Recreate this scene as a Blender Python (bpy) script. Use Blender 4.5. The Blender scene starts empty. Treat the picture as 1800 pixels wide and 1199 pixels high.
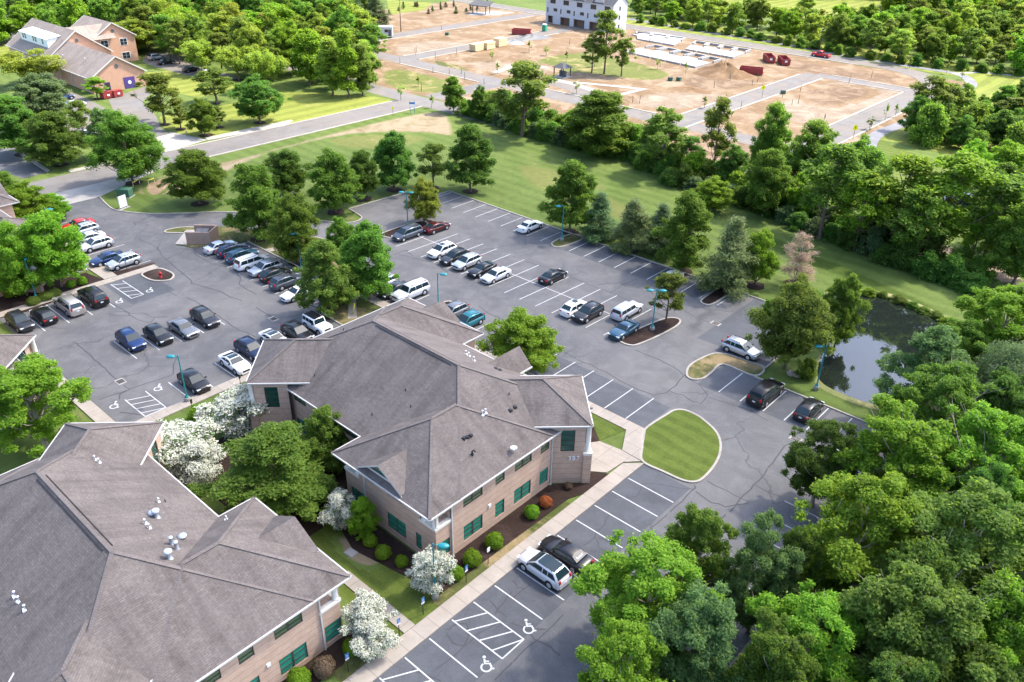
import bpy, bmesh, math, random
import numpy as np
from mathutils import Vector, Matrix

# ------------------------------------------------------------------ camera
scene = bpy.context.scene
COL = scene.collection
F_PX, CX, CY = 1447.24, 900.0, 599.5           # focal length and centre in photo pixels (1800 wide)
PITCH, ROLL, HEAD = math.radians(30.0038), math.radians(1.2072), math.radians(41.5973)
CAM = Vector((0, 0, 50.51))
_ch, _sh, _cp, _sp = math.cos(HEAD), math.sin(HEAD), math.cos(PITCH), math.sin(PITCH)
FW = Vector((-_sh * _cp, _ch * _cp, -_sp))
_r0 = Vector((_ch, _sh, 0)); _u0 = _r0.cross(FW)
RT = _r0 * math.cos(ROLL) + _u0 * math.sin(ROLL)
UP = -_r0 * math.sin(ROLL) + _u0 * math.cos(ROLL)
cd = bpy.data.cameras.new('camera'); cam = bpy.data.objects.new('camera', cd); COL.objects.link(cam)
cd.sensor_width = 36.0; cd.lens = 36.0 * F_PX / 1800.0; cd.clip_start = 0.5; cd.clip_end = 6000
M = Matrix((RT, UP, -FW)).transposed().to_4x4(); M.translation = CAM
cam.matrix_world = M
scene.camera = cam

# ------------------------------------------------------------------ light
SUN_EL, SUN_AZ = math.radians(54), math.radians(24)       # azimuth from +Y towards +X
w = bpy.data.worlds.new('World'); scene.world = w; w.use_nodes = True
nt = w.node_tree; bg = nt.nodes['Background']
sky = nt.nodes.new('ShaderNodeTexSky'); sky.sky_type = 'NISHITA'; sky.sun_disc = False
sky.sun_elevation = SUN_EL; sky.sun_rotation = SUN_AZ
sky.dust_density = 2.2; sky.ozone_density = 1.0; sky.air_density = 0.75
nt.links.new(sky.outputs[0], bg.inputs[0]); bg.inputs[1].default_value = 0.15
sl = bpy.data.lights.new('sun', 'SUN'); so = bpy.data.objects.new('sun', sl); COL.objects.link(so)
sl.energy = 2.15; sl.angle = math.radians(3.0); sl.color = (1.0, 0.93, 0.80)
sdir = Vector((math.sin(SUN_AZ) * math.cos(SUN_EL), math.cos(SUN_AZ) * math.cos(SUN_EL), math.sin(SUN_EL)))
so.rotation_euler = sdir.to_track_quat('Z', 'Y').to_euler(); so.location = (0, 0, 300)
scene.view_settings.view_transform = 'Standard'; scene.view_settings.look = 'None'
scene.view_settings.gamma = 1.0; scene.view_settings.exposure = 2.12
scene.cycles.max_bounces = 8; scene.cycles.transparent_max_bounces = 8
scene.cycles.diffuse_bounces = 4; scene.cycles.glossy_bounces = 3; scene.cycles.transmission_bounces = 5

R = random.Random(7)
# the cloud added out of view to shade the car park: high over the place, up-sun, lit from above
def build_cloud(alt=620.0, thick=60.0):
    off = Vector((sdir.x, sdir.y)) * (alt / sdir.z)
    ring = [(-168, -420), (-166, -60), (-158, 40), (-150, 92), (-128, 112), (-96, 122), (-50, 120), (-10, 116), (60, 124), (200, 130), (420, 60), (430, -420)]
    n = len(ring); c = Vector((80, -120)); N, K = 96, 14; rg = random.Random(5); ph = [rg.uniform(0, 6.28) for _ in range(8)]
    def edge(t):
        i = int(t * n) % n; f = t * n - int(t * n); a, b = Vector(ring[i]), Vector(ring[(i + 1) % n]); return a.lerp(b, f)
    vs, fs = [], []
    for side in (1, -1):
        for k in range(K + 1):
            for i in range(N):
                r = 1 - (1 - k / K) ** 1.6 if k else 0.0
                p = c.lerp(edge(i / N), r); h = thick * (1 - r ** 3) * (0.75 + 0.2 * math.sin(p.x * .021 + ph[0]) * math.sin(p.y * .018 + ph[1]) + 0.12 * math.sin(p.x * .05 + ph[2]) * math.sin(p.y * .06 + ph[3]))
                vs.append((p.x + off.x, p.y + off.y, alt + (h if side > 0 else -0.35 * h)))
    for s in range(2):
        o = s * (K + 1) * N
        for k in range(K):
            for i in range(N):
                j = (i + 1) % N; f = [o + k * N + i, o + k * N + j, o + (k + 1) * N + j, o + (k + 1) * N + i]; fs.append(f if s == 0 else f[::-1])
    me = bpy.data.meshes.new('shade_cloud'); me.from_pydata(vs, [], fs); me.update()
    m = bpy.data.materials.new('cloud_vapour'); m.use_nodes = True; t = m.node_tree; t.nodes.remove(t.nodes['Principled BSDF'])
    tr = t.nodes.new('ShaderNodeBsdfTransparent'); tl = t.nodes.new('ShaderNodeBsdfTranslucent'); tl.inputs[0].default_value = (0.92, 0.93, 0.95, 1)
    ms = t.nodes.new('ShaderNodeMixShader'); ms.inputs[0].default_value = CLOUD_COVER; t.links.new(tr.outputs[0], ms.inputs[1]); t.links.new(tl.outputs[0], ms.inputs[2]); t.links.new(ms.outputs[0], t.nodes['Material Output'].inputs[0])
    me.materials.append(m); o = bpy.data.objects.new('shade_cloud', me); COL.objects.link(o); o['kind'] = 'structure'
CLOUD_COVER = 0.36
build_cloud()

# ------------------------------------------------------------------ helpers
def P(px, py, z=0.0):
    """photo pixel -> point of the place at height z"""
    d = RT * (px - CX) - UP * (py - CY) + FW * F_PX
    t = (z - CAM.z) / d.z
    return CAM + d * t
def PX(p):
    v = Vector(p) - CAM; k = v.dot(FW)
    return (CX + F_PX * v.dot(RT) / k, CY - F_PX * v.dot(UP) / k)
def HT(bx, by, ty):
    b = P(bx, by); lo, hi = 0.0, 60.0
    for _ in range(40):
        m = (lo + hi) / 2
        if PX((b.x, b.y, m))[1] > ty: lo = m
        else: hi = m
    return lo
def MPP(p):
    return (Vector(p) - CAM).length / F_PX

def tag(o, label=None, cat=None, group=None, kind=None):
    if label: o['label'] = label
    if cat: o['category'] = cat
    if group: o['group'] = group
    if kind: o['kind'] = kind
    return o
def empty(name, loc=(0, 0, 0), rz=0.0, label=None, cat=None, group=None):
    o = bpy.data.objects.new(name, None); COL.objects.link(o)
    o.location = loc; o.rotation_euler = (0, 0, rz); o.empty_display_size = 0.3
    return tag(o, label, cat, group)

class MB:
    """collects faces and builds ONE mesh object"""
    def __init__(s, xf=None, flip=False):
        s.v = []; s.f = []; s.uv = []; s.m = []; s.xf = xf; s.flip = flip; s.sm = []
    def face(s, pts, uv=None, m=0, smooth=False):
        pts = [Vector(p) for p in pts]
        if uv is None:
            n = Vector((0, 0, 0))
            for i in range(len(pts)):
                a, b = pts[i], pts[(i + 1) % len(pts)]
                n += Vector(((a.y - b.y) * (a.z + b.z), (a.z - b.z) * (a.x + b.x), (a.x - b.x) * (a.y + b.y)))
            if n.length < 1e-12: n = Vector((0, 0, 1))
            n.normalize()
            if abs(n.z) > 0.985: uv = [(p.x, p.y) for p in pts]
            else:
                t = Vector((-n.y, n.x, 0)).normalized(); b = n.cross(t)
                uv = [(p.dot(t), p.dot(b)) for p in pts]
        i0 = len(s.v)
        if s.xf: pts = [s.xf(p) for p in pts]
        s.v += [tuple(p) for p in pts]
        idx = list(range(i0, i0 + len(pts)))
        if s.flip: idx.reverse(); uv = list(reversed(uv))
        s.f.append(idx); s.uv += list(uv); s.m.append(m); s.sm.append(smooth)
    def box(s, c, d, rz=0.0, m=0, top=1.0):
        """box with base centre c, full size d, top scaled by top"""
        hx, hy = d[0] / 2, d[1] / 2; co, si = math.cos(rz), math.sin(rz)
        def q(x, y, z): return (c[0] + x * co - y * si, c[1] + x * si + y * co, c[2] + z)
        b = [q(-hx, -hy, 0), q(hx, -hy, 0), q(hx, hy, 0), q(-hx, hy, 0)]
        k = top
        t = [q(-hx * k, -hy * k, d[2]), q(hx * k, -hy * k, d[2]), q(hx * k, hy * k, d[2]), q(-hx * k, hy * k, d[2])]
        s.face(t, m=m); s.face(b[::-1], m=m)
        for i in range(4):
            j = (i + 1) % 4; s.face([b[i], b[j], t[j], t[i]], m=m)
    def bar(s, a, b, w, h, m=0):
        """rectangular bar from a to b (centre line)"""
        a, b = Vector(a), Vector(b); d = (b - a).normalized()
        r = d.cross(Vector((0, 0, 1)))
        if r.length < 1e-4: r = Vector((1, 0, 0))
        r.normalize(); u = r.cross(d)
        c = [r * (w / 2) + u * (h / 2), -r * (w / 2) + u * (h / 2), -r * (w / 2) - u * (h / 2), r * (w / 2) - u * (h / 2)]
        A = [a + k for k in c]; B = [b + k for k in c]
        for i in range(4):
            j = (i + 1) % 4; s.face([A[j], A[i], B[i], B[j]], m=m)
        s.face(A, m=m); s.face(B[::-1], m=m)
    def tube(s, pts, rad, n=8, m=0, cap=True, smooth=True):
        pts = [Vector(p) for p in pts]; rings = []
        for i, p in enumerate(pts):
            d = (pts[min(i + 1, len(pts) - 1)] - pts[max(i - 1, 0)]).normalized()
            a = d.cross(Vector((0.31, 0.17, 0.93)))
            if abs(d.z) > 0.9: a = d.cross(Vector((1, 0, 0)))
            a.normalize(); b = d.cross(a)
            r = rad[i] if hasattr(rad, '__len__') else rad
            rings.append([p + (a * math.cos(2 * math.pi * k / n) + b * math.sin(2 * math.pi * k / n)) * r for k in range(n)])
        for i in range(len(rings) - 1):
            for k in range(n):
                j = (k + 1) % n; s.face([rings[i][k], rings[i][j], rings[i + 1][j], rings[i + 1][k]], m=m, smooth=smooth)
        if cap:
            s.face(rings[-1], m=m); s.face(rings[0][::-1], m=m)
    def lathe(s, c, prof, n=12, m=0, smooth=True):
        """prof: list of (radius, z) going up"""
        c = Vector(c); rings = []
        for r, z in prof:
            rings.append([c + Vector((r * math.cos(2 * math.pi * k / n), r * math.sin(2 * math.pi * k / n), z)) for k in range(n)])
        for i in range(len(rings) - 1):
            for k in range(n):
                j = (k + 1) % n; s.face([rings[i][k], rings[i][j], rings[i + 1][j], rings[i + 1][k]], m=m, smooth=smooth)
        s.face(rings[-1], m=m); s.face(rings[0][::-1], m=m)
    def prism(s, poly, z0, z1, m=0, mt=None, bottom=True):
        """upright prism of a plan polygon"""
        pl = [(p[0], p[1]) for p in poly]
        if sum(pl[i][0] * pl[(i + 1) % len(pl)][1] - pl[(i + 1) % len(pl)][0] * pl[i][1] for i in range(len(pl))) < 0: pl.reverse()
        s.face([(x, y, z1) for x, y in pl], m=m if mt is None else mt)
        if bottom: s.face([(x, y, z0) for x, y in reversed(pl)], m=m)
        for i in range(len(pl)):
            a, b = pl[i], pl[(i + 1) % len(pl)]
            s.face([(a[0], a[1], z0), (b[0], b[1], z0), (b[0], b[1], z1), (a[0], a[1], z1)], m=m)
    def mesh(s, name, mats):
        me = bpy.data.meshes.new(name)
        me.from_pydata(s.v, [], s.f)
        ul = me.uv_layers.new(name='UVMap'); flat = [c for f in s.uv for c in f]
        ul.data.foreach_set('uv', flat)
        me.polygons.foreach_set('material_index', s.m)
        me.polygons.foreach_set('use_smooth', s.sm)
        for mm in (mats if isinstance(mats, (list, tuple)) else [mats]): me.materials.append(mm)
        me.update()
        if any(s.sm):
            bm = bmesh.new(); bm.from_mesh(me); bmesh.ops.remove_doubles(bm, verts=bm.verts, dist=1e-4); bm.to_mesh(me); bm.free()
        return me
    def build(s, name, mats, parent=None):
        o = bpy.data.objects.new(name, s.mesh(name, mats)); COL.objects.link(o)
        if parent is not None: o.parent = parent
        return o

def place(name, me, parent=None, loc=(0, 0, 0), rz=0.0, sc=None):
    o = bpy.data.objects.new(name, me); COL.objects.link(o)
    if parent is not None: o.parent = parent
    o.location = loc; o.rotation_euler = (0, 0, rz)
    if sc is not None: o.scale = sc if hasattr(sc, '__len__') else (sc, sc, sc)
    return o
def setmat(o, m, i=0):
    o.material_slots[i].link = 'OBJECT'; o.material_slots[i].material = m

# ------------------------------------------------------------------ materials
class NT:
    def __init__(s, name):
        s.mat = bpy.data.materials.new(name); s.mat.use_nodes = True
        s.t = s.mat.node_tree; s.n = s.t.nodes; s.b = s.n['Principled BSDF']; s.out = s.n['Material Output']
    def new(s, typ, **kw):
        n = s.n.new(typ)
        for k, v in kw.items(): setattr(n, k, v)
        return n
    def link(s, a, b): s.t.links.new(a, b)
    def coord(s, out='Object', scale=None):
        tc = s.new('ShaderNodeTexCoord'); o = tc.outputs[out]
        if scale is not None:
            mp = s.new('ShaderNodeMapping'); mp.inputs['Scale'].default_value = scale if hasattr(scale, '__len__') else (scale,) * 3
            s.link(o, mp.inputs['Vector']); o = mp.outputs[0]
        return o
    def noise(s, vec, scale, detail=4, rough=0.6, dist=0.0):
        n = s.new('ShaderNodeTexNoise'); n.inputs['Scale'].default_value = scale; n.inputs['Detail'].default_value = detail
        n.inputs['Roughness'].default_value = rough; n.inputs['Distortion'].default_value = dist
        s.link(vec, n.inputs['Vector']); return n.outputs['Fac']
    def ramp(s, fac, stops, interp='LINEAR'):
        r = s.new('ShaderNodeValToRGB'); e = r.color_ramp.elements; r.color_ramp.interpolation = interp
        while len(e) < len(stops): e.new(0.5)
        for i, (p, c) in enumerate(stops):
            e[i].position = p; c = (c, c, c) if not hasattr(c, '__len__') else c; e[i].color = (*c, 1)
        s.link(fac, r.inputs['Fac']); return r.outputs['Color']
    def mix(s, fac, a, b, mode='MIX'):
        m = s.new('ShaderNodeMix', data_type='RGBA', blend_type=mode)
        for sock, val in ((m.inputs['Factor'], fac), (m.inputs['A'], a), (m.inputs['B'], b)):
            pass
        ins = [i for i in m.inputs if i.enabled]
        for sock, val in zip((m.inputs[0], m.inputs[6], m.inputs[7]), (fac, a, b)):
            if hasattr(val, 'links') or hasattr(val, 'is_linked'): s.link(val, sock)
            elif hasattr(val, '__len__'): sock.default_value = (*val, 1)
            else: sock.default_value = val
        return m.outputs[2]
    def math(s, op, a, b=0.0, c=0.0):
        m = s.new('ShaderNodeMath', operation=op)
        for sock, val in zip(m.inputs, (a, b, c)):
            if hasattr(val, 'is_linked'): s.link(val, sock)
            else: sock.default_value = val
        return m.outputs[0]
    def sep(s, vec):
        x = s.new('ShaderNodeSeparateXYZ'); s.link(vec, x.inputs[0]); return x.outputs
    def bump(s, h, strength=0.3, dist=0.02):
        b = s.new('ShaderNodeBump'); b.inputs['Strength'].default_value = strength; b.inputs['Distance'].default_value = dist
        s.link(h, b.inputs['Height']); s.link(b.outputs[0], s.b.inputs['Normal'])
    def done(s, col=None, rough=0.8, spec=0.3, metal=0.0):
        if col is not None:
            if hasattr(col, 'is_linked'): s.link(col, s.b.inputs['Base Color'])
            else: s.b.inputs['Base Color'].default_value = (*col, 1)
        if hasattr(rough, 'is_linked'): s.link(rough, s.b.inputs['Roughness'])
        else: s.b.inputs['Roughness'].default_value = rough
        s.b.inputs['Specular IOR Level'].default_value = spec; s.b.inputs['Metallic'].default_value = metal
        return s.mat

def simple(name, col, rough=0.6, spec=0.4, metal=0.0, var=0.12, scale=3.0, coat=0.0):
    k = NT(name); v = k.coord('Object')
    f = k.noise(v, scale, 4, 0.65)
    c = k.mix(f, tuple(x * (1 - var) for x in col), tuple(min(1, x * (1 + var)) for x in col))
    if coat: k.b.inputs['Coat Weight'].default_value = coat; k.b.inputs['Coat Roughness'].default_value = 0.05
    return k.done(c, rough, spec, metal)

def m_asphalt(name, base, patch, blue=1.0, cracks=True, dirt=None):
    k = NT(name); v = k.coord('Object')
    big = k.noise(v, 0.045, 5, 0.62, 0.4); med = k.noise(v, 0.35, 5, 0.7, 0.6); fine = k.noise(v, 9.0, 3, 0.8)
    c = k.mix(k.ramp(big, [(0.38, 0.0), (0.66, 1.0)]), base, patch)
    c = k.mix(k.math('MULTIPLY', k.ramp(med, [(0.45, 0.0), (0.75, 1.0)]), 0.45), c, tuple(x * 1.45 for x in patch))
    # tyre-darkened bands
    c = k.mix(k.math('MULTIPLY', k.ramp(k.noise(v, 0.16, 3, 0.5, 1.2), [(0.55, 0.0), (0.7, 1.0)]), 0.35), c, tuple(x * 0.62 for x in base))
    c = k.mix(k.ramp(fine, [(0.3, 0.0), (0.7, 1.0)]), k.mix(1.0, c, (0.8, 0.8, 0.8), 'MULTIPLY'), k.mix(1.0, c, (1.16, 1.16, 1.16), 'MULTIPLY'))
    if cracks:
        dn = k.new('ShaderNodeTexNoise'); dn.inputs['Scale'].default_value = 0.4; dn.inputs['Detail'].default_value = 4
        k.link(v, dn.inputs['Vector'])
        vv = k.new('ShaderNodeMix', data_type='VECTOR'); vv.inputs[0].default_value = 0.5
        ad = k.new('ShaderNodeVectorMath', operation='MULTIPLY_ADD'); ad.inputs[1].default_value = (3.2, 3.2, 0)
        k.link(dn.outputs['Color'], ad.inputs[0]); k.link(v, ad.inputs[2])
        vo = k.new('ShaderNodeTexVoronoi', feature='DISTANCE_TO_EDGE'); vo.inputs['Scale'].default_value = 0.075
        k.link(ad.outputs[0], vo.inputs['Vector'])
        line = k.ramp(vo.outputs['Distance'], [(0.0, 1.0), (0.006, 0.7), (0.011, 0.0)])
        gate = k.ramp(k.noise(v, 0.06, 2, 0.5), [(0.47, 0.0), (0.56, 1.0)])
        c = k.mix(k.math('MULTIPLY', k.math('MULTIPLY', line, gate), 0.45), c, (0.03, 0.03, 0.034))
    if dirt:
        c = k.mix(k.math('MULTIPLY', k.ramp(k.noise(v, 0.11, 6, 0.75, 0.8), [(0.42, 0.0), (0.66, 1.0)]), 0.75), c, dirt)
        mp = k.new('ShaderNodeMapping'); mp.inputs['Scale'].default_value = (1.0, 0.06, 1.0); k.link(v, mp.inputs['Vector'])
        c = k.mix(k.math('MULTIPLY', k.ramp(k.noise(mp.outputs[0], 0.9, 3, 0.6), [(0.5, 0.0), (0.7, 1.0)]), 0.25), c, tuple(x * 0.6 for x in base))
    k.bump(fine, 0.15, 0.01)
    return k.done(c, 0.85, 0.25)

def grass_color(k, v, a, b, dry=None, dryamt=0.0, stripe=0.0, sw=1.6, axis=1):
    f1 = k.noise(v, 0.07, 4, 0.6, 0.3); f2 = k.noise(v, 0.9, 5, 0.75)
    c = k.mix(k.ramp(f1, [(0.35, 0.0), (0.68, 1.0)]), a, b)
    c = k.mix(k.math('MULTIPLY', k.ramp(f2, [(0.4, 0.0), (0.72, 1.0)]), 0.6), c, tuple(x * 0.62 for x in a))
    if stripe:
        xyz = k.sep(v); s = k.math('SINE', k.math('MULTIPLY', k.math('ADD', xyz[axis], k.math('MULTIPLY', f1, 3.0)), math.pi / sw))
        s = k.ramp(k.math('MULTIPLY_ADD', s, 0.5, 0.5), [(0.3, 0.0), (0.7, 1.0)])
        c = k.mix(k.math('MULTIPLY', s, stripe), c, tuple(x * 1.55 for x in b))
    if dry:
        d = k.noise(v, 0.16, 6, 0.72, 0.6); lo = 0.72 - dryamt * 0.5
        c = k.mix(k.ramp(d, [(lo, 0.0), (lo + 0.14, 1.0)]), c, dry)
    return c
def m_grass(name, a, b, dry=None, dryamt=0.0, stripe=0.0, sw=1.6, axis=1, under=None):
    """under: settings of the surface this one thins out into (needs the mesh's 'fade' attribute)"""
    k = NT(name); v = k.coord('Object'); f3 = k.noise(v, 7.0, 3, 0.8)
    c = grass_color(k, v, a, b, dry, dryamt, stripe, sw, axis)
    if under:
        at = k.new('ShaderNodeAttribute'); at.attribute_name = 'fade'
        al = k.ramp(k.math('ADD', k.math('MULTIPLY', at.outputs['Fac'], 1.15), k.math('MULTIPLY_ADD', k.noise(v, 0.45, 6, 0.75, 0.5), 1.1, -0.62)), [(0.25, 0.0), (0.75, 1.0)])
        c = k.mix(al, grass_color(k, v, *under), c)
    c = k.mix(k.ramp(f3, [(0.25, 0.0), (0.75, 1.0)]), k.mix(1.0, c, (0.72, 0.74, 0.7), 'MULTIPLY'), k.mix(1.0, c, (1.25, 1.22, 1.2), 'MULTIPLY'))
    k.bump(f3, 0.5, 0.05)
    return k.done(c, 0.9, 0.12)

def m_concrete(name, col, joint=1.5, axis=1, both=False, stain=0.25):
    k = NT(name); v = k.coord('Object')
    f = k.noise(v, 0.5, 6, 0.7, 0.4); g = k.noise(v, 12.0, 3, 0.7)
    c = k.mix(k.ramp(f, [(0.35, 0.0), (0.7, 1.0)]), tuple(x * (1 - stain) for x in col), col)
    c = k.mix(k.math('MULTIPLY', g, 0.25), c, tuple(x * 0.72 for x in col))
    if joint:
        xyz = k.sep(v)
        for ax in ((0, 1) if both else (axis,)):
            fr = k.math('FRACT', k.math('DIVIDE', k.math('ADD', xyz[ax], 1000.0), joint))
            ln = k.math('LESS_THAN', fr, 0.035 * 1.5 / joint)
            c = k.mix(k.math('MULTIPLY', ln, 0.6), c, tuple(x * 0.35 for x in col))
    return k.done(c, 0.85, 0.2)

def m_shingle(name, c1, c2, streak=0.5):
    k = NT(name); uv = k.coord('UV')
    br = k.new('ShaderNodeTexBrick'); br.inputs['Scale'].default_value = 1.0
    br.inputs['Brick Width'].default_value = 0.42; br.inputs['Row Height'].default_value = 0.16
    br.inputs['Mortar Size'].default_value = 0.012; br.inputs['Mortar Smooth'].default_value = 0.6; br.inputs['Bias'].default_value = 0.0
    br.inputs['Color1'].default_value = (*c1, 1); br.inputs['Color2'].default_value = (*c2, 1)
    br.inputs['Mortar'].default_value = (*[x * 0.55 for x in c1], 1)
    k.link(uv, br.inputs['Vector']); c = br.outputs['Color']
    mp = k.new('ShaderNodeMapping'); mp.inputs['Scale'].default_value = (1.0, 0.11, 1.0); k.link(uv, mp.inputs['Vector'])
    st = k.noise(mp.outputs[0], 0.9, 5, 0.65, 0.5)
    c = k.mix(k.math('MULTIPLY', k.ramp(st, [(0.42, 0.0), (0.68, 1.0)]), streak), c, tuple(x * 0.5 for x in c1))
    n = k.noise(uv, 0.35, 5, 0.7); c = k.mix(k.math('MULTIPLY', k.ramp(n, [(0.4, 0.0), (0.7, 1.0)]), 0.4), c, tuple(x * 1.3 for x in c2))
    n2 = k.noise(uv, 4.5, 3, 0.8); c = k.mix(k.ramp(n2, [(0.3, 0.0), (0.7, 1.0)]), k.mix(1.0, c, (0.8, 0.8, 0.8), 'MULTIPLY'), k.mix(1.0, c, (1.18, 1.17, 1.16), 'MULTIPLY'))
    k.bump(br.outputs['Fac'], 0.3, 0.02)
    return k.done(c, 0.9, 0.2)

def m_brick(name, c1, c2, mortar, band=0.62, bandcol=None):
    k = NT(name); uv = k.coord('UV')
    br = k.new('ShaderNodeTexBrick'); br.inputs['Scale'].default_value = 1.0
    br.inputs['Brick Width'].default_value = 0.30; br.inputs['Row Height'].default_value = 0.1
    br.inputs['Mortar Size'].default_value = 0.012; br.inputs['Mortar Smooth'].default_value = 0.3
    br.inputs['Color1'].default_value = (*c1, 1); br.inputs['Color2'].default_value = (*c2, 1); br.inputs['Mortar'].default_value = (*mortar, 1)
    k.link(uv, br.inputs['Vector']); c = br.outputs['Color']
    n = k.noise(uv, 0.8, 5, 0.7); c = k.mix(k.math('MULTIPLY', k.ramp(n, [(0.35, 0.0), (0.7, 1.0)]), 0.4), c, tuple(x * 0.72 for x in c1))
    if band:
        y = k.sep(uv)[1]; fr = k.math('FRACT', k.math('DIVIDE', k.math('ADD', y, 100.0), band))
        c = k.mix(k.math('MULTIPLY', k.math('LESS_THAN', fr, 0.07), 0.55), c, bandcol or tuple(x * 0.4 for x in c1))
    k.bump(br.outputs['Fac'], 0.25, 0.01)
    return k.done(c, 0.85, 0.2)

def m_leaf(name, a, b, c, trans=0.42, flower=None):
    """leaf colours a..b by clump and leaf, c = yellowish young leaves"""
    k = NT(name)
    at = k.new('ShaderNodeAttribute'); at.attribute_name = 'tint'
    oi = k.new('ShaderNodeObjectInfo')
    s = k.sep(at.outputs['Vector'])
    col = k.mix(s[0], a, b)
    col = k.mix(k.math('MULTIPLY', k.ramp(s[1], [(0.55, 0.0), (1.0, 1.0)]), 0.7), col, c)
    hs = k.new('ShaderNodeHueSaturation')
    k.link(k.math('MULTIPLY_ADD', oi.outputs['Random'], 0.036, 0.482), hs.inputs['Hue'])
    k.link(k.math('MULTIPLY_ADD', oi.outputs['Random'], 0.38, 0.81), hs.inputs['Value'])
    k.link(col, hs.inputs['Color']); col = hs.outputs[0]
    if flower: col = k.mix(k.math('GREATER_THAN', s[2], 0.5), col, flower)
    k.link(col, k.b.inputs['Base Color']); k.b.inputs['Roughness'].default_value = 0.55; k.b.inputs['Specular IOR Level'].default_value = 0.12
    tr = k.new('ShaderNodeBsdfTranslucent')
    tc_ = k.mix(1.0, col, (1.5, 1.5, 0.75), 'MULTIPLY')
    if flower: tc_ = k.mix(k.math('GREATER_THAN', s[2], 0.5), tc_, tuple(x * 0.8 for x in flower))
    k.link(tc_, tr.inputs['Color'])
    ms = k.new('ShaderNodeMixShader'); ms.inputs[0].default_value = trans + 0.12
    k.link(k.b.outputs[0], ms.inputs[1]); k.link(tr.outputs[0], ms.inputs[2]); k.link(ms.outputs[0], k.out.inputs[0])
    return k.mat

# ------------------------------------------------------------------ setting: ground, roads, lots
MAT = {}
MAT['asphalt'] = m_asphalt('asphalt', (0.094, 0.095, 0.100), (0.142, 0.137, 0.135))
MAT['asphalt_dark'] = m_asphalt('asphalt_sealed', (0.066, 0.070, 0.079), (0.094, 0.098, 0.107), cracks=False)
MAT['road'] = m_asphalt('road_worn', (0.125, 0.119, 0.116), (0.155, 0.147, 0.142), cracks=False, dirt=(0.18, 0.145, 0.112))
MAT['road_pale'] = m_asphalt('road_concrete', (0.135, 0.127, 0.122), (0.165, 0.155, 0.148), cracks=False, dirt=(0.175, 0.152, 0.13))
MAT['path'] = m_asphalt('path_asphalt', (0.15, 0.15, 0.17), (0.2, 0.2, 0.22), cracks=False)
GRASS = ((0.078, 0.116, 0.025), (0.116, 0.158, 0.042), (0.18, 0.17, 0.07), 0.24, 0.16, 1.5, 1)
DIRT = ((0.160, 0.105, 0.060), (0.215, 0.148, 0.092), (0.255, 0.192, 0.136), 0.5)
MAT['grass'] = m_grass('grass', *GRASS)
MAT['grass_lush'] = m_grass('grass_lush', (0.070, 0.100, 0.018), (0.105, 0.138, 0.028), (0.15, 0.14, 0.05), 0.12, 0.20, 0.9, 1)
MAT['grass_sun'] = m_grass('grass_sunny', (0.13, 0.16, 0.03), (0.19, 0.21, 0.045), (0.27, 0.24, 0.1), 0.2, 0.25, 2.4, 0)  # yellower grass, with the far sunlight painted into its colour
MAT['grass_dry'] = m_grass('grass_dry', (0.13, 0.135, 0.045), (0.20, 0.17, 0.08), (0.36, 0.27, 0.17), 0.75)
MAT['grass_worn'] = m_grass('grass_worn', (0.06, 0.08, 0.02), (0.11, 0.115, 0.04), (0.27, 0.2, 0.11), 0.5)
MAT['dry_fade'] = m_grass('dry_grass_margin', (0.15, 0.13, 0.058), (0.205, 0.168, 0.095), (0.26, 0.205, 0.14), 0.7, under=GRASS)
MAT['soil_fade'] = m_grass('bare_soil_margin', (0.24, 0.17, 0.11), (0.30, 0.225, 0.155), (0.35, 0.275, 0.2), 0.5, under=GRASS)
MAT['earth_fade'] = m_grass('brown_earth_margin', (0.125, 0.080, 0.050), (0.17, 0.115, 0.076), (0.22, 0.16, 0.11), 0.5, under=DIRT)
MAT['pale_fade'] = m_grass('pale_earth_margin', (0.195, 0.147, 0.106), (0.235, 0.185, 0.14), (0.27, 0.222, 0.175), 0.5, under=DIRT)
MAT['green_fade'] = m_grass('thin_grass_margin', (0.095, 0.115, 0.026), (0.14, 0.155, 0.045), (0.26, 0.21, 0.1), 0.4, under=DIRT)
MAT['lush_fade'] = m_grass('lush_grass_margin', (0.05, 0.082, 0.013), (0.072, 0.106, 0.02), (0.12, 0.12, 0.04), 0.1, under=GRASS)
MAT['dry2_fade'] = m_grass('yellowed_lawn', (0.125, 0.14, 0.04), (0.165, 0.175, 0.055), (0.22, 0.20, 0.09), 0.3, under=GRASS)
MAT['pink_fade'] = m_grass('pinkish_earth_margin', (0.27, 0.20, 0.155), (0.33, 0.25, 0.205), (0.38, 0.31, 0.26), 0.5, under=GRASS)
MAT['dirt'] = m_grass('dirt', *DIRT)
MAT['dirt_pale'] = m_grass('dirt_pale', (0.47, 0.36, 0.25), (0.56, 0.46, 0.34), (0.62, 0.53, 0.42), 0.6)
MAT['dirt_grey'] = m_grass('dirt_grey', (0.30, 0.235, 0.19), (0.37, 0.29, 0.24), (0.45, 0.37, 0.31), 0.6)
MAT['mulch'] = m_grass('mulch', (0.030, 0.019, 0.016), (0.045, 0.029, 0.024), (0.07, 0.048, 0.04), 0.35)
MAT['walk_y'] = m_concrete('sidewalk_concrete', (0.375, 0.33, 0.28), 1.52, 1)
MAT['walk_x'] = m_concrete('sidewalk_concrete_across', (0.375, 0.33, 0.28), 1.52, 0)
MAT['walk_xy'] = m_concrete('sidewalk_slabs', (0.375, 0.33, 0.28), 2.2, both=True)
MAT['concrete'] = m_concrete('concrete', (0.37, 0.345, 0.315), 0)
MAT['slab'] = m_concrete('new_concrete', (0.34, 0.328, 0.315), 0, stain=0.12)
MAT['kerb'] = m_concrete('kerb_concrete', (0.40, 0.365, 0.315), 3.0, both=True)
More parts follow.
